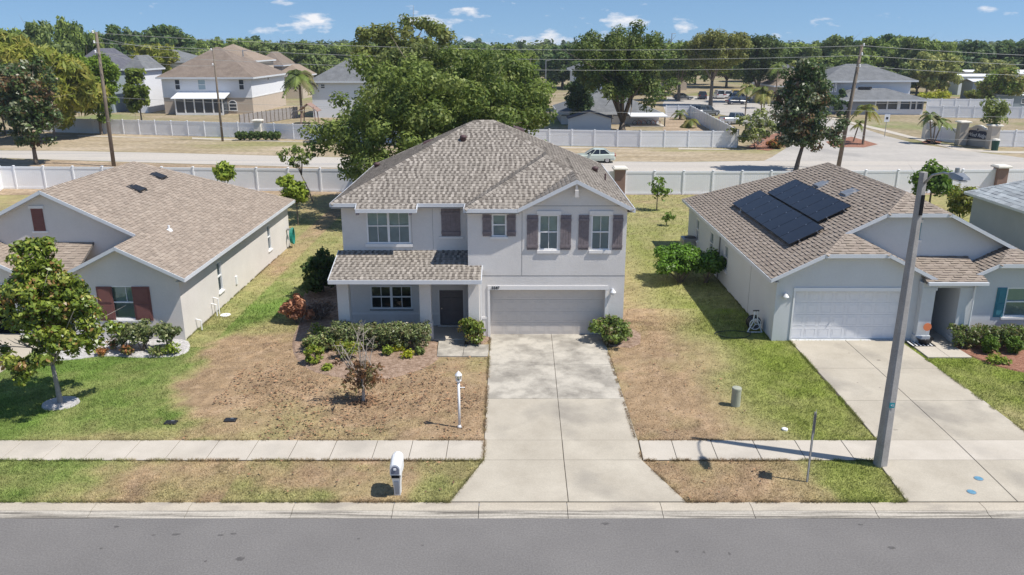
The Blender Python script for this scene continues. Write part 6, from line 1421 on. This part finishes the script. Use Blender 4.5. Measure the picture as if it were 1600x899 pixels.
# ================================================================== VEHICLES
def car(label,x,y,rz,paint,kind='sedan',parked=True,group=None):
    t=thing('parked_car' if parked else 'moving_car',label,{'sedan':'car','suv':'car','pickup':'pickup truck','van':'van'}[kind],(x,y,0),rz,group)
    L,Wd={'sedan':(4.55,1.78),'suv':(4.8,1.95),'pickup':(5.5,1.95),'van':(5.2,1.95)}[kind]; hL=L/2; hw=Wd/2
    off=Vector((x,y,0)); 
    def B(q,name,m,par=t,sm=False):
        me=q.mesh(name); me.materials.append(m); 
        if sm: me.polygons.foreach_set('use_smooth',[True]*len(me.polygons))
        return inst(name,me,par)
    # stations: position, sill z, shoulder z, half width   (front = +x)
    belt={'sedan':.93,'suv':1.08,'pickup':1.08,'van':1.1}[kind]
    hood={'sedan':.82,'suv':.98,'pickup':1.05,'van':1.0}[kind]
    st=[(-hL,.42,belt-.12,hw*.84),(-hL+.12,.30,belt+.02,hw*.93),(-hL+.55,.26,belt+.05,hw),(-.6,.24,belt,hw),(.45,.24,belt-.02,hw),(hL-1.15,.25,hood+.04,hw*.99),(hL-.45,.26,hood-.04,hw*.95),(hL-.1,.32,hood-.16,hw*.86),(hL,.42,hood-.28,hw*.74)]
    q=MB(); vs=[]; 
    for (a,zl,zh,w) in st: vs+=[(a,-w*.94,zl),(a,-w,zl+(zh-zl)*.35),(a,-w*.985,zh-.10),(a,-w*.90,zh),(a,w*.90,zh),(a,w*.985,zh-.10),(a,w,zl+(zh-zl)*.35),(a,w*.94,zl)]
    fs=[(i*8+k,i*8+(k+1)%8,(i+1)*8+(k+1)%8,(i+1)*8+k) for i in range(len(st)-1) for k in range(8)]+[tuple(range(8)),tuple(range(len(st)*8-1,len(st)*8-9,-1))]
    q.add(vs,fs); B(q,'body',paint)
    prof={'sedan':[(-hL+.55,belt+.03,-hL+1.15,1.40),(hL-1.35,belt-.02,hL-2.15,1.42)],'suv':[(-hL+.08,belt,-hL+.45,1.72),(hL-1.4,belt-.02,hL-2.05,1.70)],'pickup':[(-.9,belt,-.75,1.75),(hL-1.5,belt,hL-2.1,1.74)],'van':[(-hL+.05,belt,-hL+.2,1.95),(hL-.9,belt,hL-1.7,1.93)]}[kind]
    (bx,bz,rx,rz_),(fx,fz,tx,tz)=prof; w0_=hw*.89; w1_=hw*.70
    q=MB(); q.add([(bx,-w0_,bz),(fx,-w0_,fz),(fx,w0_,fz),(bx,w0_,bz),(rx,-w1_,rz_),(tx,-w1_,tz),(tx,w1_,tz),(rx,w1_,rz_)],[(0,1,5,4),(1,2,6,5),(2,3,7,6),(3,0,4,7),(4,5,6,7)]); gl=B(q,'windows',M_cglass)
    q=MB(); q.add([(rx-.03,-w1_-.02,rz_),(tx+.02,-w1_-.02,tz),(tx+.02,w1_+.02,tz),(rx-.03,w1_+.02,rz_),(rx+.08,-w1_*.85,rz_+.06),(tx-.1,-w1_*.85,tz+.055),(tx-.1,w1_*.85,tz+.055),(rx+.08,w1_*.85,rz_+.06)],[(0,1,5,4),(1,2,6,5),(2,3,7,6),(3,0,4,7),(4,5,6,7)]); B(q,'roof',paint)
    for s in (-1,1):
        for u in (0,.42,.72,1):
            q=MB(); a=Vector((bx+(fx-bx)*u,s*w0_,bz+(fz-bz)*u)); b=Vector((rx+(tx-rx)*u,s*w1_,rz_+(tz-rz_)*u)); q.tube([a,b],.038,5); B(q,'pillar',paint,gl)
        q=MB(); q.box(tx+.15,tx+.35,s*(w0_+.02),s*(w0_+.2),belt-.02,belt+.14); B(q,'door_mirror',paint)
        q=MB(); q.box(hL-.35,hL-.02,s*hw*.48,s*hw*.80,hood-.25,hood-.12); B(q,'headlight',M_frame)
        q=MB(); q.box(-hL+.0-.02,-hL+.2,s*hw*.52,s*hw*.90,belt-.2,belt-.04); B(q,'tail_light',M_redl)
        for ax in (-hL+.85,hL-.9):
            q=MB(); R_=.33 if kind=='sedan' else .38; c=[(.0,0)]; n=18
            q.tube([(ax,s*(hw-.20),R_),(ax,s*(hw-.01),R_)],R_,n); w=B(q,'wheel',M_tyre)
            q=MB(); q.tube([(ax,s*(hw-.03),R_),(ax,s*(hw+.005),R_)],R_*.64,n); B(q,'rim',M_rim,w)
    return t
M_redl=mat('tail_light_red',(.4,.02,.02),.3,.5)
PW=mat('paint_pale_green',(.60,.66,.58),.25,.5,coat=.6); PWh=mat('paint_white',(.78,.79,.80),.25,.5,coat=.6); PB=mat('paint_dark_blue',(.03,.045,.08),.25,.5,coat=.6); PS=mat('paint_silver',(.40,.42,.44),.3,.5,.4,coat=.5); PG_=mat('paint_dark_grey',(.09,.10,.11),.3,.5,coat=.5); PY_=mat('paint_yellow',(.65,.45,.04),.3,.5,coat=.5); PR_=mat('paint_red',(.45,.03,.06),.3,.5,coat=.5)
x,y=G(928,254); car('pale green-white sedan driving on the bleached road behind the two-storey roof',x,y+.3,math.pi-.1,PW,'sedan',False)
for a in [('white car parked with its side to the street, behind the dark blue one',1156,158,.05,PWh,'suv'),('dark blue car parked in front of the white one',1151,163.5,.1,PB,'sedan'),('dark grey car half hidden by the white slanting fence',1104,181,.5,PG_,'suv'),('silver pickup behind the white slanting fence near the oleander',1150,194,.35,PS,'pickup'),('small dark car in the shade at the left end of the parked row',1067,156,.0,PG_,'sedan'),('dark car parked in the shade left of the street tree trunk',1097,155,1.4,PB,'suv'),('white van in the shade right of the street tree trunk',1123,154,1.5,PWh,'van'),('white car in the shade between the white van and the yellow car',1135,153.5,1.5,PWh,'suv'),('yellow car parked in the shade under the trees',1147,152,1.5,PY_,'suv'),('red car beside the grey two-storey house',1287,178,.2,PR_,'sedan')]:
    x,y=G(a[1],a[2]); car(a[0],x,y,a[3],a[4],a[5])

# ================================================================== STREET FURNITURE
# concrete street lamp
lx,ly=10.98,21.3
lp=thing('street_lamp','tall tapered square concrete street lamp standing on the verge between the two driveways','street lamp',(lx,ly,0),R(0)); hp=8.75
q=MB(); 
def oct_(w,z,rot):
    c=w*.18; p=[(w/2,w/2-c),(w/2-c,w/2),(-w/2+c,w/2),(-w/2,w/2-c),(-w/2,-w/2+c),(-w/2+c,-w/2),(w/2-c,-w/2),(w/2,-w/2+c)]; return [(lx+a*math.cos(rot)-b*math.sin(rot),ly+a*math.sin(rot)+b*math.cos(rot),z) for a,b in p]
rings=[oct_(.34-(.34-.17)*t,-.3+(hp+.3)*t,R(14)) for t in np.linspace(0,1,6)]
q.add([v for r in rings for v in r],[(i*8+k,i*8+(k+1)%8,(i+1)*8+(k+1)%8,(i+1)*8+k) for i in range(5) for k in range(8)]+[tuple(range(40,48))]); q.build('pole',M_conc,lp)
q=MB(); q.box(lx-.02,lx+.06,ly-.14,ly-.095,hp-1.15,hp-.6); q.build('access_slot',M_dark,lp)
zt=V(1393,632,21.2)[1]; q=MB(); q.box(lx-.075,lx+.075,ly-.178,ly-.172,zt-.08,zt+.08); tg=q.build('number_tag',M_teal,lp); text_mesh('42',.09,.002,M_frame,'tag_digits',lp,(lx,ly-.182,zt),(math.pi/2,0,0))
arm=[(lx+.02,ly-.08,hp-.28),(lx+.03,ly-.4,hp-.02),(lx+.04,ly-.9,hp+.12),(lx+.05,ly-1.35,hp+.13)]
q=MB(); q.tube(arm,[.035,.03,.028,.028],8); q.build('arm',M_metalgrey,lp,smooth=True)
q=MB(); a=arm[-1]; q.add([(a[0]-.07,a[1]+.1,a[2]-.04),(a[0]+.07,a[1]+.1,a[2]-.04),(a[0]+.07,a[1]+.1,a[2]+.06),(a[0]-.07,a[1]+.1,a[2]+.06),(a[0]-.16,a[1]-.25,a[2]-.07),(a[0]+.16,a[1]-.25,a[2]-.07),(a[0]+.12,a[1]-.25,a[2]+.09),(a[0]-.12,a[1]-.25,a[2]+.09),(a[0]-.1,a[1]-.62,a[2]-.03),(a[0]+.1,a[1]-.62,a[2]-.03),(a[0]+.07,a[1]-.6,a[2]+.03),(a[0]-.07,a[1]-.6,a[2]+.03)],[(0,3,2,1)]+[(i*4+k,i*4+(k+1)%4,(i+1)*4+(k+1)%4,(i+1)*4+k) for i in (0,1) for k in range(4)]+[(8,9,10,11)]); lm=q.build('luminaire',M_metalgrey,lp)
q=MB(); q.tube([(a[0],a[1]-.15,a[2]+.07),(a[0],a[1]-.15,a[2]+.2)],.055,10); q.build('photocell',M_metalgrey,lm)
q=MB(); q.box(a[0]-.1,a[0]+.1,a[1]-.5,a[1]-.2,a[2]-.10,a[2]-.065); q.build('lens',M_frame,lm)
# sign seen edge-on
x,y=G(1261,753); sg=thing('street_sign','thin metal street sign seen nearly edge-on, on the verge left of the concrete lamp','street sign',(x,y,0)); hz=2.2
q=MB(); q.obox((x-.025,y-.02,-.1),(.05,0,0),(0,.006,0),(0,0,hz+.1)); q.obox((x-.025,y-.02,-.1),(.006,0,0),(0,.04,0),(0,0,hz+.1)); q.obox((x+.019,y-.02,-.1),(.006,0,0),(0,.04,0),(0,0,hz+.1)); q.build('post',M_signpost,sg)
d_=Vector((.33,.94,0)).normalized(); n_=Vector((d_.y,-d_.x,0)); c=Vector((x+.03,y,hz-.62)); q=MB(); q.obox(c-d_*.2,d_*.42,n_*.006,Vector((0,0,.60))); q.build('plate',M_signback,sg)
# mailbox
x,y=G(622,771); mbx=thing('mailbox','white plastic kerbside mailbox on a tapering post, grey door towards the street','mailbox',(x,y,0))
q=MB(); 
def arch_ring(yy,w,z0_,z1_,n=8): 
    r=w/2; return [(x-r,yy,z0_),(x-r,yy,z1_-r)]+[(x-r*math.cos(t),yy,z1_-r+r*math.sin(t)) for t in np.linspace(0,math.pi,n)[1:-1]]+[(x+r,yy,z1_-r),(x+r,yy,z0_)]
secs=[arch_ring(y-.34,.26,.76,1.08),arch_ring(y-.30,.30,.74,1.12),arch_ring(y+.10,.33,.72,1.20),arch_ring(y+.28,.31,.72,1.16),arch_ring(y+.34,.24,.76,1.08)]
n=len(secs[0]); q.add([v for s_ in secs for v in s_],[(i*n+k,i*n+(k+1)%n,(i+1)*n+(k+1)%n,(i+1)*n+k) for i in range(4) for k in range(n)]+[tuple(range(n)),tuple(range(5*n-1,4*n-1,-1))]); q.build('box',M_white,mbx,smooth=False)
q=MB(); r_=arch_ring(y-.345,.22,.80,1.04); r2_=arch_ring(y-.36,.22,.80,1.04); q.add(r_+r2_,[tuple(range(n,2*n))]+[(k,(k+1)%n,n+(k+1)%n,n+k) for k in range(n)]); dd=q.build('door',mat('mailbox_door_grey',(.17,.18,.23),.5,.4),mbx)
q=MB(); q.box(x-.035,x+.035,y-.385,y-.361,.93,.98); q.build('handle',M_white,dd)
q=MB(); q.box(x-.11,x+.11,y-.33,y-.30,.66,.74); q.build('paper_slot',M_dark,mbx)
q=MB(); vs=[]; 
for zz,w_,y0_,y1_ in ((-.05,.17,-.11,.11),(.25,.18,-.14,.12),(.55,.22,-.22,.2),(.74,.29,-.30,.28)): vs+=[(x-w_/2,y+y0_,zz),(x+w_/2,y+y0_,zz),(x+w_/2,y+y1_,zz),(x-w_/2,y+y1_,zz)]
q.add(vs,[(i*4+k,i*4+(k+1)%4,(i+1)*4+(k+1)%4,(i+1)*4+k) for i in range(3) for k in range(4)]+[(0,3,2,1),(12,13,14,15)]); q.build('post',M_white,mbx)
q=MB(); q.add([(x-.055,y-.122,.05),(x+.055,y-.122,.05),(x+.07,y-.225,.50),(x-.07,y-.225,.50),(x-.05,y-.118,.05),(x+.05,y-.118,.05),(x+.065,y-.2,.50),(x-.065,y-.2,.50)],[(0,1,2,3),(0,4,5,1),(1,5,6,2),(2,6,7,3),(3,7,4,0)]); q.build('post_panel',mat('mailbox_panel',(.42,.44,.47),.5,.3),mbx)
# yard lamp post
x,y=G(718,668); yl=thing('lamp_post','white yard lamp post with a small lantern on the brown lawn','lamp post',(x,y,0)); 
q=MB(); q.tube([(x,y,-.1),(x,y,1.62)],.042,12); q.lathe([(.08,0),(.07,.05),(.045,.09)],x,y,12); q.build('post',M_white,yl,smooth=True); q=MB(); q.tube([(x,y,1.42),(x+.2,y,1.42)],.014,6); q.build('ladder_bar',M_white,yl)
q=MB(); q.lathe([(.05,1.62),(.09,1.65),(.09,1.68)],x,y,8); 
for k in range(6): a=k*math.pi/3; q.tube([(x+.085*math.cos(a),y+.085*math.sin(a),1.66),(x+.105*math.cos(a),y+.105*math.sin(a),1.86)],.009,4)
q.build('lantern_cage',M_white,yl); q=MB(); q.lathe([(.06,1.68),(.08,1.85)],x,y,8); q.build('lantern_glass',M_glass,yl)
q=MB(); q.lathe([(.12,1.86),(.10,1.89),(.06,1.94),(.02,1.98),(.01,2.0)],x,y,10); q.build('lantern_roof',M_white,yl)
# pedestal, covers
x,y=G(1149,634); t=thing('utility_pedestal','short grey-green utility pedestal on the lawn right of the driveway','utility box',(x,y,0)); q=MB(); q.lathe([(.16,-.1),(.16,.64)],x,y,20); q.build('shaft',M_ped,t); q=MB(); q.lathe([(.168,.60),(.168,.66),(.155,.685),(.06,.70)],x,y,20); q.build('cap',M_ped,t)
for px,py,lab in ((267,661,'black utility cover in the grass, left one of the pair by the sidewalk'),(360,657,'black utility cover in the dry grass, right one of the pair by the sidewalk')):
    x,y=G(px,py); t=thing('utility_cover',lab,'utility cover',(x,y,0)); q=MB(); q.cbox(x-.20,x+.20,y-.13,y+.13,-.05,.045,.015); q.build('lid',M_blackplastic,t); q=MB(); q.box(x+.0,x+.1,y+.02,y+.07,.046,.06); q.build('meter_hatch',M_metalgrey,t)
x,y=G(1226,672); q=MB(); q.lathe([(.10,-.02),(.10,.05),(.06,.07)],x,y,12); tag(q.build('cleanout_cap',M_frame),'small round white cap in the lawn behind the sidewalk','cap')
for px,py,lab in ((1529,748,'upper of two small round blue covers set in the right driveway'),(1518,769,'lower of two small round blue covers set in the right driveway')):
    x,y=G(px,py,.03); t=thing('valve_cover',lab,'cover',(x,y,0)); q=MB(); q.lathe([(.13,.0),(.13,.034),(.115,.036)],x,y,20); q.build('rim',M_metalgrey,t); q=MB(); q.lathe([(.11,.03),(.11,.040)],x,y,20); q.build('lid',M_blue,t)
# hose reel, hoses, AC unit, pot, sign
x,y=10.55,33.0; t=thing('hose_reel','white hose cart with black hose parked against the grey wall by the garage corner','hose reel',(x,y,0))
for s in (-1,1):
    q=MB(); q.tube([(x+s*.32,y-.28,.03),(x+s*.10,y-.26,.50),(x+s*.05,y-.22,1.0)],.028,6); q.build('frame',M_white,t)
q=MB(); q.tube([(x-.32,y-.28,.04),(x+.32,y-.28,.04)],.028,6); q.build('axle',M_white,t)
q=MB(); q.tube([(x+.24*math.cos(a),y-.27,.40+.24*math.sin(a)) for a in np.linspace(0,6.28,17)],.02,6,False)
for a in (0,2.09,4.19): q.tube([(x,y-.27,.40),(x+.24*math.cos(a),y-.27,.40+.24*math.sin(a))],.018,5)
q.build('reel_wheel',M_white,t)
q=MB(); q.tube([(x-.13,y-.22,1.0),(x+.13,y-.22,1.0)],.028,6); q.build('handle',M_blackplastic,t)
q=MB()
for k in range(4): q.tube([(x+(.25+.02*(k%2))*math.cos(a),y-.18+.09*k,.40+(.25+.02*(k%2))*math.sin(a)) for a in np.linspace(0,6.28,17)],.05,6,False)
q.build('coiled_hose',M_blackplastic,t)
hq=MB(); rr2=random.Random(3); hq.tube([(x-.2,y-.2,.1)]+[(x-1.0+.75*math.cos(a)*(1+.1*math.sin(3*a)),y-.55+.45*math.sin(a),.04) for a in np.linspace(0,11,40)],.016,5); tag(hq.build('garden_hose',M_blackplastic),'thin dark hose looped on the grass beside the hose cart','hose')
x,y=-13.6,48.0; t=thing('garden_hose','green hose coiled on a hanger at the rear corner of the taupe house','hose',(x,y,.6)); q=MB()
for k in range(4): q.tube([(x+.05*k,y+.30*math.cos(a),.75+(.42+.03*k)*math.sin(a)) for a in np.linspace(0,6.28,18)],.03,5,False)
q.build('coil',M_green,t); q=MB(); q.box(x-.2,x+.05,y-.1,y+.1,1.1,1.2); q.build('hanger',M_metalgrey,t)
x,y=G(1077,395); t=thing('air_conditioner','pale grey air conditioner unit behind the bright green bush','air conditioner',(x,y,0)); q=MB(); q.cbox(x-.5,x+.5,y-.45,y+.45,.05,.95,.04); q.build('case',M_metalgrey,t); q=MB(); q.lathe([(.36,.95),(.36,.985),(.1,1.0)],x,y,14); q.build('fan_grille',M_blackplastic,t); q=MB(); q.box(x-.6,x+.6,y-.55,y+.55,-.02,.05); q.build('pad',M_walk,t)
x,y=G(1441,540); t=thing('door_mat','black and white patterned mat in front of the right pier','mat',(x,y,.06)); q=MB(); q.box(x-.55,x+.45,y-.25,y+.35,.052,.066); q.build('mat',M_blackplastic,t)
for k in range(6): q=MB(); q.box(x-.50+k*.155,x-.44+k*.155,y-.22,y+.32,.067,.070); q.build('stripe',M_frame,t)
q=MB(); q.lathe([(.20,.07),(.33,.30),(.35,.31),(.33,.30),(.27,.2)],x+.12,y+.1,18); pt=q.build('bowl_planter',M_blackplastic); tag(pt,'round black bowl planter on the patterned mat','planter')
t=thing('garden_stake','small orange disc on a thin stick standing in the black bowl','garden ornament',(x+.15,y+.1,.3)); q=MB(); q.tube([(x+.15,y+.1,.15),(x+.15,y+.1,.72)],.012,5); q.build('stick',M_white,t); q=MB(); q.tube([(x+.15,y+.09,.78),(x+.15,y+.11,.78)],.17,16); q.build('disc',M_red,t)
x,y=G(1503,545); t=thing('garden_stake','thin black and white stake lamp at the corner of the right hedge','garden lamp',(x,y,0)); q=MB(); q.tube([(x,y,0),(x+.05,y,.75)],.018,6); q.build('stick',M_white,t); q=MB(); q.lathe([(.05,.72),(.06,.84),(.02,.88)],x+.05,y,8); q.build('lamp',M_blackplastic,t)
x,y=G(677,533); q=MB(); q.tube([(x,y,0),(x,y,.62)],.014,6); tag(q.build('marker_stake',M_white),'short thin white stake beside the porch step','stake')
x,y=G(470,380); 
# ================================================================== UTILITY POLES AND WIRES
def pole(label,x,y,top,r=.17,arms=()):
    t=thing('utility_pole',label,'utility pole',(x,y,0)); q=MB(); q.tube([(x,y,-.3),((x+top[0])/2,(y+top[1])/2,top[2]/2),top],[r,r*.85,r*.65],10); q.build('shaft',M_wood,t,smooth=True)
    for (dz,) in arms:
        q=MB(); zz=top[2]-dz; f=zz/top[2]; cx_=x+(top[0]-x)*f; cy_=y+(top[1]-y)*f
        q.tube([(cx_,cy_-.1,zz),(cx_-.05,cy_-.55,zz+.06)],.04,6); q.build('bracket',M_metalgrey,t); q=MB(); q.lathe([(.07,zz+.02),(.1,zz+.08),(.06,zz+.14),(.1,zz+.2),(.05,zz+.28)],cx_-.05,cy_-.55,8); q.build('insulator',M_frame,t)
    return t
xL,yL=G(178,260); xM,yM=G(348,221); xR,yR=G(1309,264)
tL=(*[V(150,50,yL)[0]],yL,V(150,50,yL)[1]); tM=(V(333,78,yM)[0],yM,V(333,78,yM)[1]); tR=(V(1347,70,yR)[0],yR,V(1347,70,yR)[1])
pole('tall wooden utility pole at left beside the bronze magnolia',xL,yL,tL,.2,((.15,),(1.1,),(2.0,))); pole('wooden utility pole in front of the white and tan house',xM,yM,tM,.15,((.1,),(1.9,))); pole('leaning wooden utility pole right of the dark bronze magnolia',xR,yR,tR,.22,((.15,),(1.0,),(2.1,)))
M_wire=mat('wire_grey',(.33,.34,.33),.6,.3)
def wire(label,a,b,sag,r=.016,name='power_line'):
    a,b=Vector(a),Vector(b); q=MB(); pts=[]
    for k in range(25): u=k/24; p=a.lerp(b,u); p.z-=sag*4*u*(1-u); pts.append(p)
    q.tube(pts,r,4,False); tag(q.build(name,M_wire),label,'power line','power lines along the back road')
xF=80.; yF=84.
for i,(dz,s,r_) in enumerate(((.1,.9,.017),(1.0,.9,.017),(2.0,.9,.017),(6.2,.7,.012),(8.6,.6,.012))):
    nm=['topmost','second','third','fourth','lowest'][i]
    wire(f'{nm} overhead line from the leaning right pole to the tall left pole',(tR[0],yR-.5,tR[2]-dz),(tL[0],yL-.5,tL[2]-dz),s,r_); wire(f'{nm} overhead line from the leaning right pole out of the picture to the right',(tR[0],yR-.5,tR[2]-dz),(92,83,tR[2]-dz-.6),s,r_)
for i,dz in enumerate((.1,1.9)): wire(['upper','lower'][i]+' line from the left pole past the white and tan house pole',(tL[0],yL,tL[2]-.4-dz*.8),(tM[0],yM,tM[2]-dz),.5,.016)
wire('thin service line sagging from the middle pole towards the oaks',(tM[0],yM,tM[2]-7.4),(V(520,168,112)[0],112,V(520,168,112)[1]),.4,.016)
for px,D,top,base,lab in ((853,190,94,0,'thin distant pole above the oaks right of the roof peak'),(379,170,78,0,'thin distant pole beside the tan roofs'),(1222,200,104,0,'thin distant lamp pole right of the dark street tree'),(1050,230,52,0,'distant pole top above the forked oak')):
    x,z=V(px,top,D); t=thing('distant_pole',lab,'pole',(x,D,0)); q=MB(); q.tube([(x,D,0),(x,D,z)],[.16,.1],6); q.build('shaft',M_metalgrey,t); q=MB(); q.tube([(x,D,z-.2),(x+1.1,D,z)],.06,5); q.build('arm',M_metalgrey,t)
# traffic sign by the side street
x,y=G(1382,214); t=thing('street_sign','small white rectangular sign on a post by the side street','street sign',(x,y,0)); q=MB(); q.tube([(x,y,0),(x,y,2.9)],.04,6); q.build('post',M_metalgrey,t); q=MB(); q.box(x-.36,x+.36,y-.06,y-.04,2.0,3.0); q.build('plate',M_frame,t); q=MB(); q.box(x-.15,x+.15,y-.075,y-.061,2.35,2.65); q.build('symbol',M_text,t)
# entrance sign wall
ax,ay=G(1507,226); bx_,by_=G(1541,231); es=thing('entrance_sign_wall','cream entrance wall with arched top carrying a dark plaque lettered Wind Ridge','sign wall',((ax+bx_)/2,(ay+by_)/2,0))
d_=Vector((bx_-ax,by_-ay,0)); Ls=d_.length; d_.normalize(); n_=Vector((d_.y,-d_.x,0)); n_=n_ if n_.y<0 else -n_; o=Vector((ax,ay,0)); hS=2.15
prof=[(0,0),(Ls,0),(Ls,hS*.92),(Ls*.8,hS*.98),(Ls*.62,hS*1.12),(Ls*.5,hS*1.15),(Ls*.38,hS*1.12),(Ls*.2,hS*.98),(0,hS*.92)]
M_esw=mat('sign_wall_cream',(.55,.49,.41),.9,.15,noise=(1,.06))
q=MB(); n=len(prof); q.add([o+d_*a+Vector((0,0,b)) for a,b in prof]+[o+d_*a+Vector((0,0,b))-n_*.35 for a,b in prof],[tuple(range(n)),tuple(range(2*n-1,n-1,-1))]+[(i,(i+1)%n,n+(i+1)%n,n+i) for i in range(n)]); q.build('wall',M_esw,es)
q=MB()
for a,b in zip(prof[2:],prof[3:]): q.plank(o+d_*a[0]+Vector((0,0,a[1]+.05))-n_*.175,o+d_*b[0]+Vector((0,0,b[1]+.05))-n_*.175,.45,.1)
q.build('coping',M_cream,es)
pw,ph=Ls*.82,.95; pc=o+d_*(Ls*.52)+Vector((0,0,hS*.66))+n_*.04; k_=.2
pp=[(-pw/2,-ph/2+k_),(-pw/2+k_,-ph/2),(pw/2-k_,-ph/2),(pw/2,-ph/2+k_),(pw/2,ph/2-k_),(pw/2-k_,ph/2),(pw*.1,ph/2),(0,ph/2-.15),(-pw*.1,ph/2),(-pw/2+k_,ph/2),(-pw/2,ph/2-k_)]
q=MB(); n=len(pp); q.add([pc+d_*a+Vector((0,0,b))+n_*.03 for a,b in pp]+[pc+d_*a+Vector((0,0,b))-n_*.03 for a,b in pp],[tuple(range(n))]+[(i,(i+1)%n,n+(i+1)%n,n+i) for i in range(n)]); q.build('plaque',mat('plaque_dark',(.03,.035,.06),.5,.4),es)
q=MB(); e_=pc+Vector((0,0,ph/2+.12))+n_*.05; q.add([e_+d_*a+Vector((0,0,b)) for a,b in ((0,.22),(.12,.02),(0,-.2),(-.12,.02))],[(0,1,2,3)]); q.build('emblem',mat('plaque_dark',(0,0,0)),es)
rzS=math.atan2(d_.y,d_.x)
text_mesh('Wind Ridge',.62,.01,M_frame,'sign_lettering',es,pc+n_*.05+Vector((0,0,-.1)),(math.pi/2,0,rzS),.25); 
column('cream pier with wide cap at the left end of the entrance sign wall',*G(1500,226.5),2.75,1.0,M_esw); column('cream pier with wide cap at the right end of the entrance sign wall',*G(1548,232.5),2.7,1.0,M_esw)
x,y=G(1546,234); t=thing('litter_bin','dark green bin under the slender tree by the entrance sign','bin',(x,y-1,0)); q=MB(); q.lathe([(.35,0),(.42,1.2)],x,y-1,12); q.build('bin_body',mat('dark_green_metal',(.02,.07,.05),.5,.3),t); q=MB(); q.lathe([(.45,1.2),(.4,1.35),(.1,1.42)],x,y-1,12); q.build('lid',M_cream,t)
# timber playhouse beyond the fence, by the palm
x,y=G(482,194); t=thing('playhouse','reddish brown timber play frame half hidden by the oak beside the feather palm','play frame',(x,y,0))
for a,b in ((-1.2,0),(1.2,0),(-1.2,2),(1.2,2)): q=MB(); q.tube([(x+a,y+b,0),(x+a*.8,y+b,2.6)],.09,5); q.build('leg',M_brick,t)
q=MB(); q.obox((x-1.6,y-.3,1.9),(1.6,0,1.2),(0,2.8,0),(0,0,.1)); q.obox((x,y-.3,3.1),(1.6,0,-1.2),(0,2.8,0),(0,0,.1)); q.build('roof',M_brick,t)

# marks on the street and the drives
def blotch(q,x,y,z,w,h,rr_,n=11): 
    p=[(x+w*math.cos(a)*rr_.uniform(.5,1),y+h*math.sin(a)*rr_.uniform(.5,1),z) for a in np.linspace(0,6.283,n+1)[:-1]]; q.add(p,[tuple(range(n))])
rq=random.Random(12); q=MB()
for px,py,w,h in [(182,823,.10,.05),(240,836,.08,.04),(275,835,.16,.05),(345,836,.14,.04),(365,834,.10,.05),(158,857,.05,.04),(375,873,.14,.09),(321,877,.05,.05),(946,818,.14,.07),(1100,863,.05,.05),(1394,856,.14,.08),(1058,862,.06,.06),(1140,865,.05,.08),(1345,820,.10,.05),(660,852,.05,.03),(560,842,.05,.04)]:
    x,y=G(px,py,-.085); blotch(q,x,y,-.0865,w,h,rq)
def crack(q,pts,z,w=.012):
    for a,b in zip(pts,pts[1:]):
        d=Vector((b[0]-a[0],b[1]-a[1],0)).normalized(); n=Vector((-d.y,d.x,0))*w*rq.uniform(.5,1.2); q.add([(a[0]-n.x,a[1]-n.y,z),(b[0]-n.x,b[1]-n.y,z),(b[0]+n.x,b[1]+n.y,z),(a[0]+n.x,a[1]+n.y,z)],[(0,1,2,3)])
q.build('tar_spots',mat('tar',(.11,.103,.10),.8,.2,noise=(20,.3)),kind='stuff')
q=MB()
for px,py,w,h in [(1373,563,.11,.07),(1340,598,.05,.03),(1375,606,.05,.03),(1327,552,.08,.03),(1400,672,.10,.03),(835,623,.09,.035),(800,600,.03,.03),(848,585,.03,.02)]:
    x,y=G(px,py,.03); blotch(q,x,y,.0315,w,h,rq)
q.build('oil_spots',mat('oil_stain',(.22,.19,.16),.7,.2,noise=(14,.4)),kind='stuff')
# ------------------------------------------------------------------ thin summer air
q=MB(); q.box(-700,700,-60,900,-1.2,16.2)
hz=bpy.data.materials.new('air'); hz.use_nodes=True; n_=hz.node_tree.nodes; n_.remove(n_['Principled BSDF']); pv=n_.new('ShaderNodeVolumePrincipled'); pv.inputs['Color'].default_value=(.80,.88,1,1); pv.inputs['Density'].default_value=.00022; pv.inputs['Anisotropy'].default_value=.2; hz.node_tree.links.new(pv.outputs[0],n_['Material Output'].inputs['Volume'])
tag(q.build('haze',hz),kind='stuff')
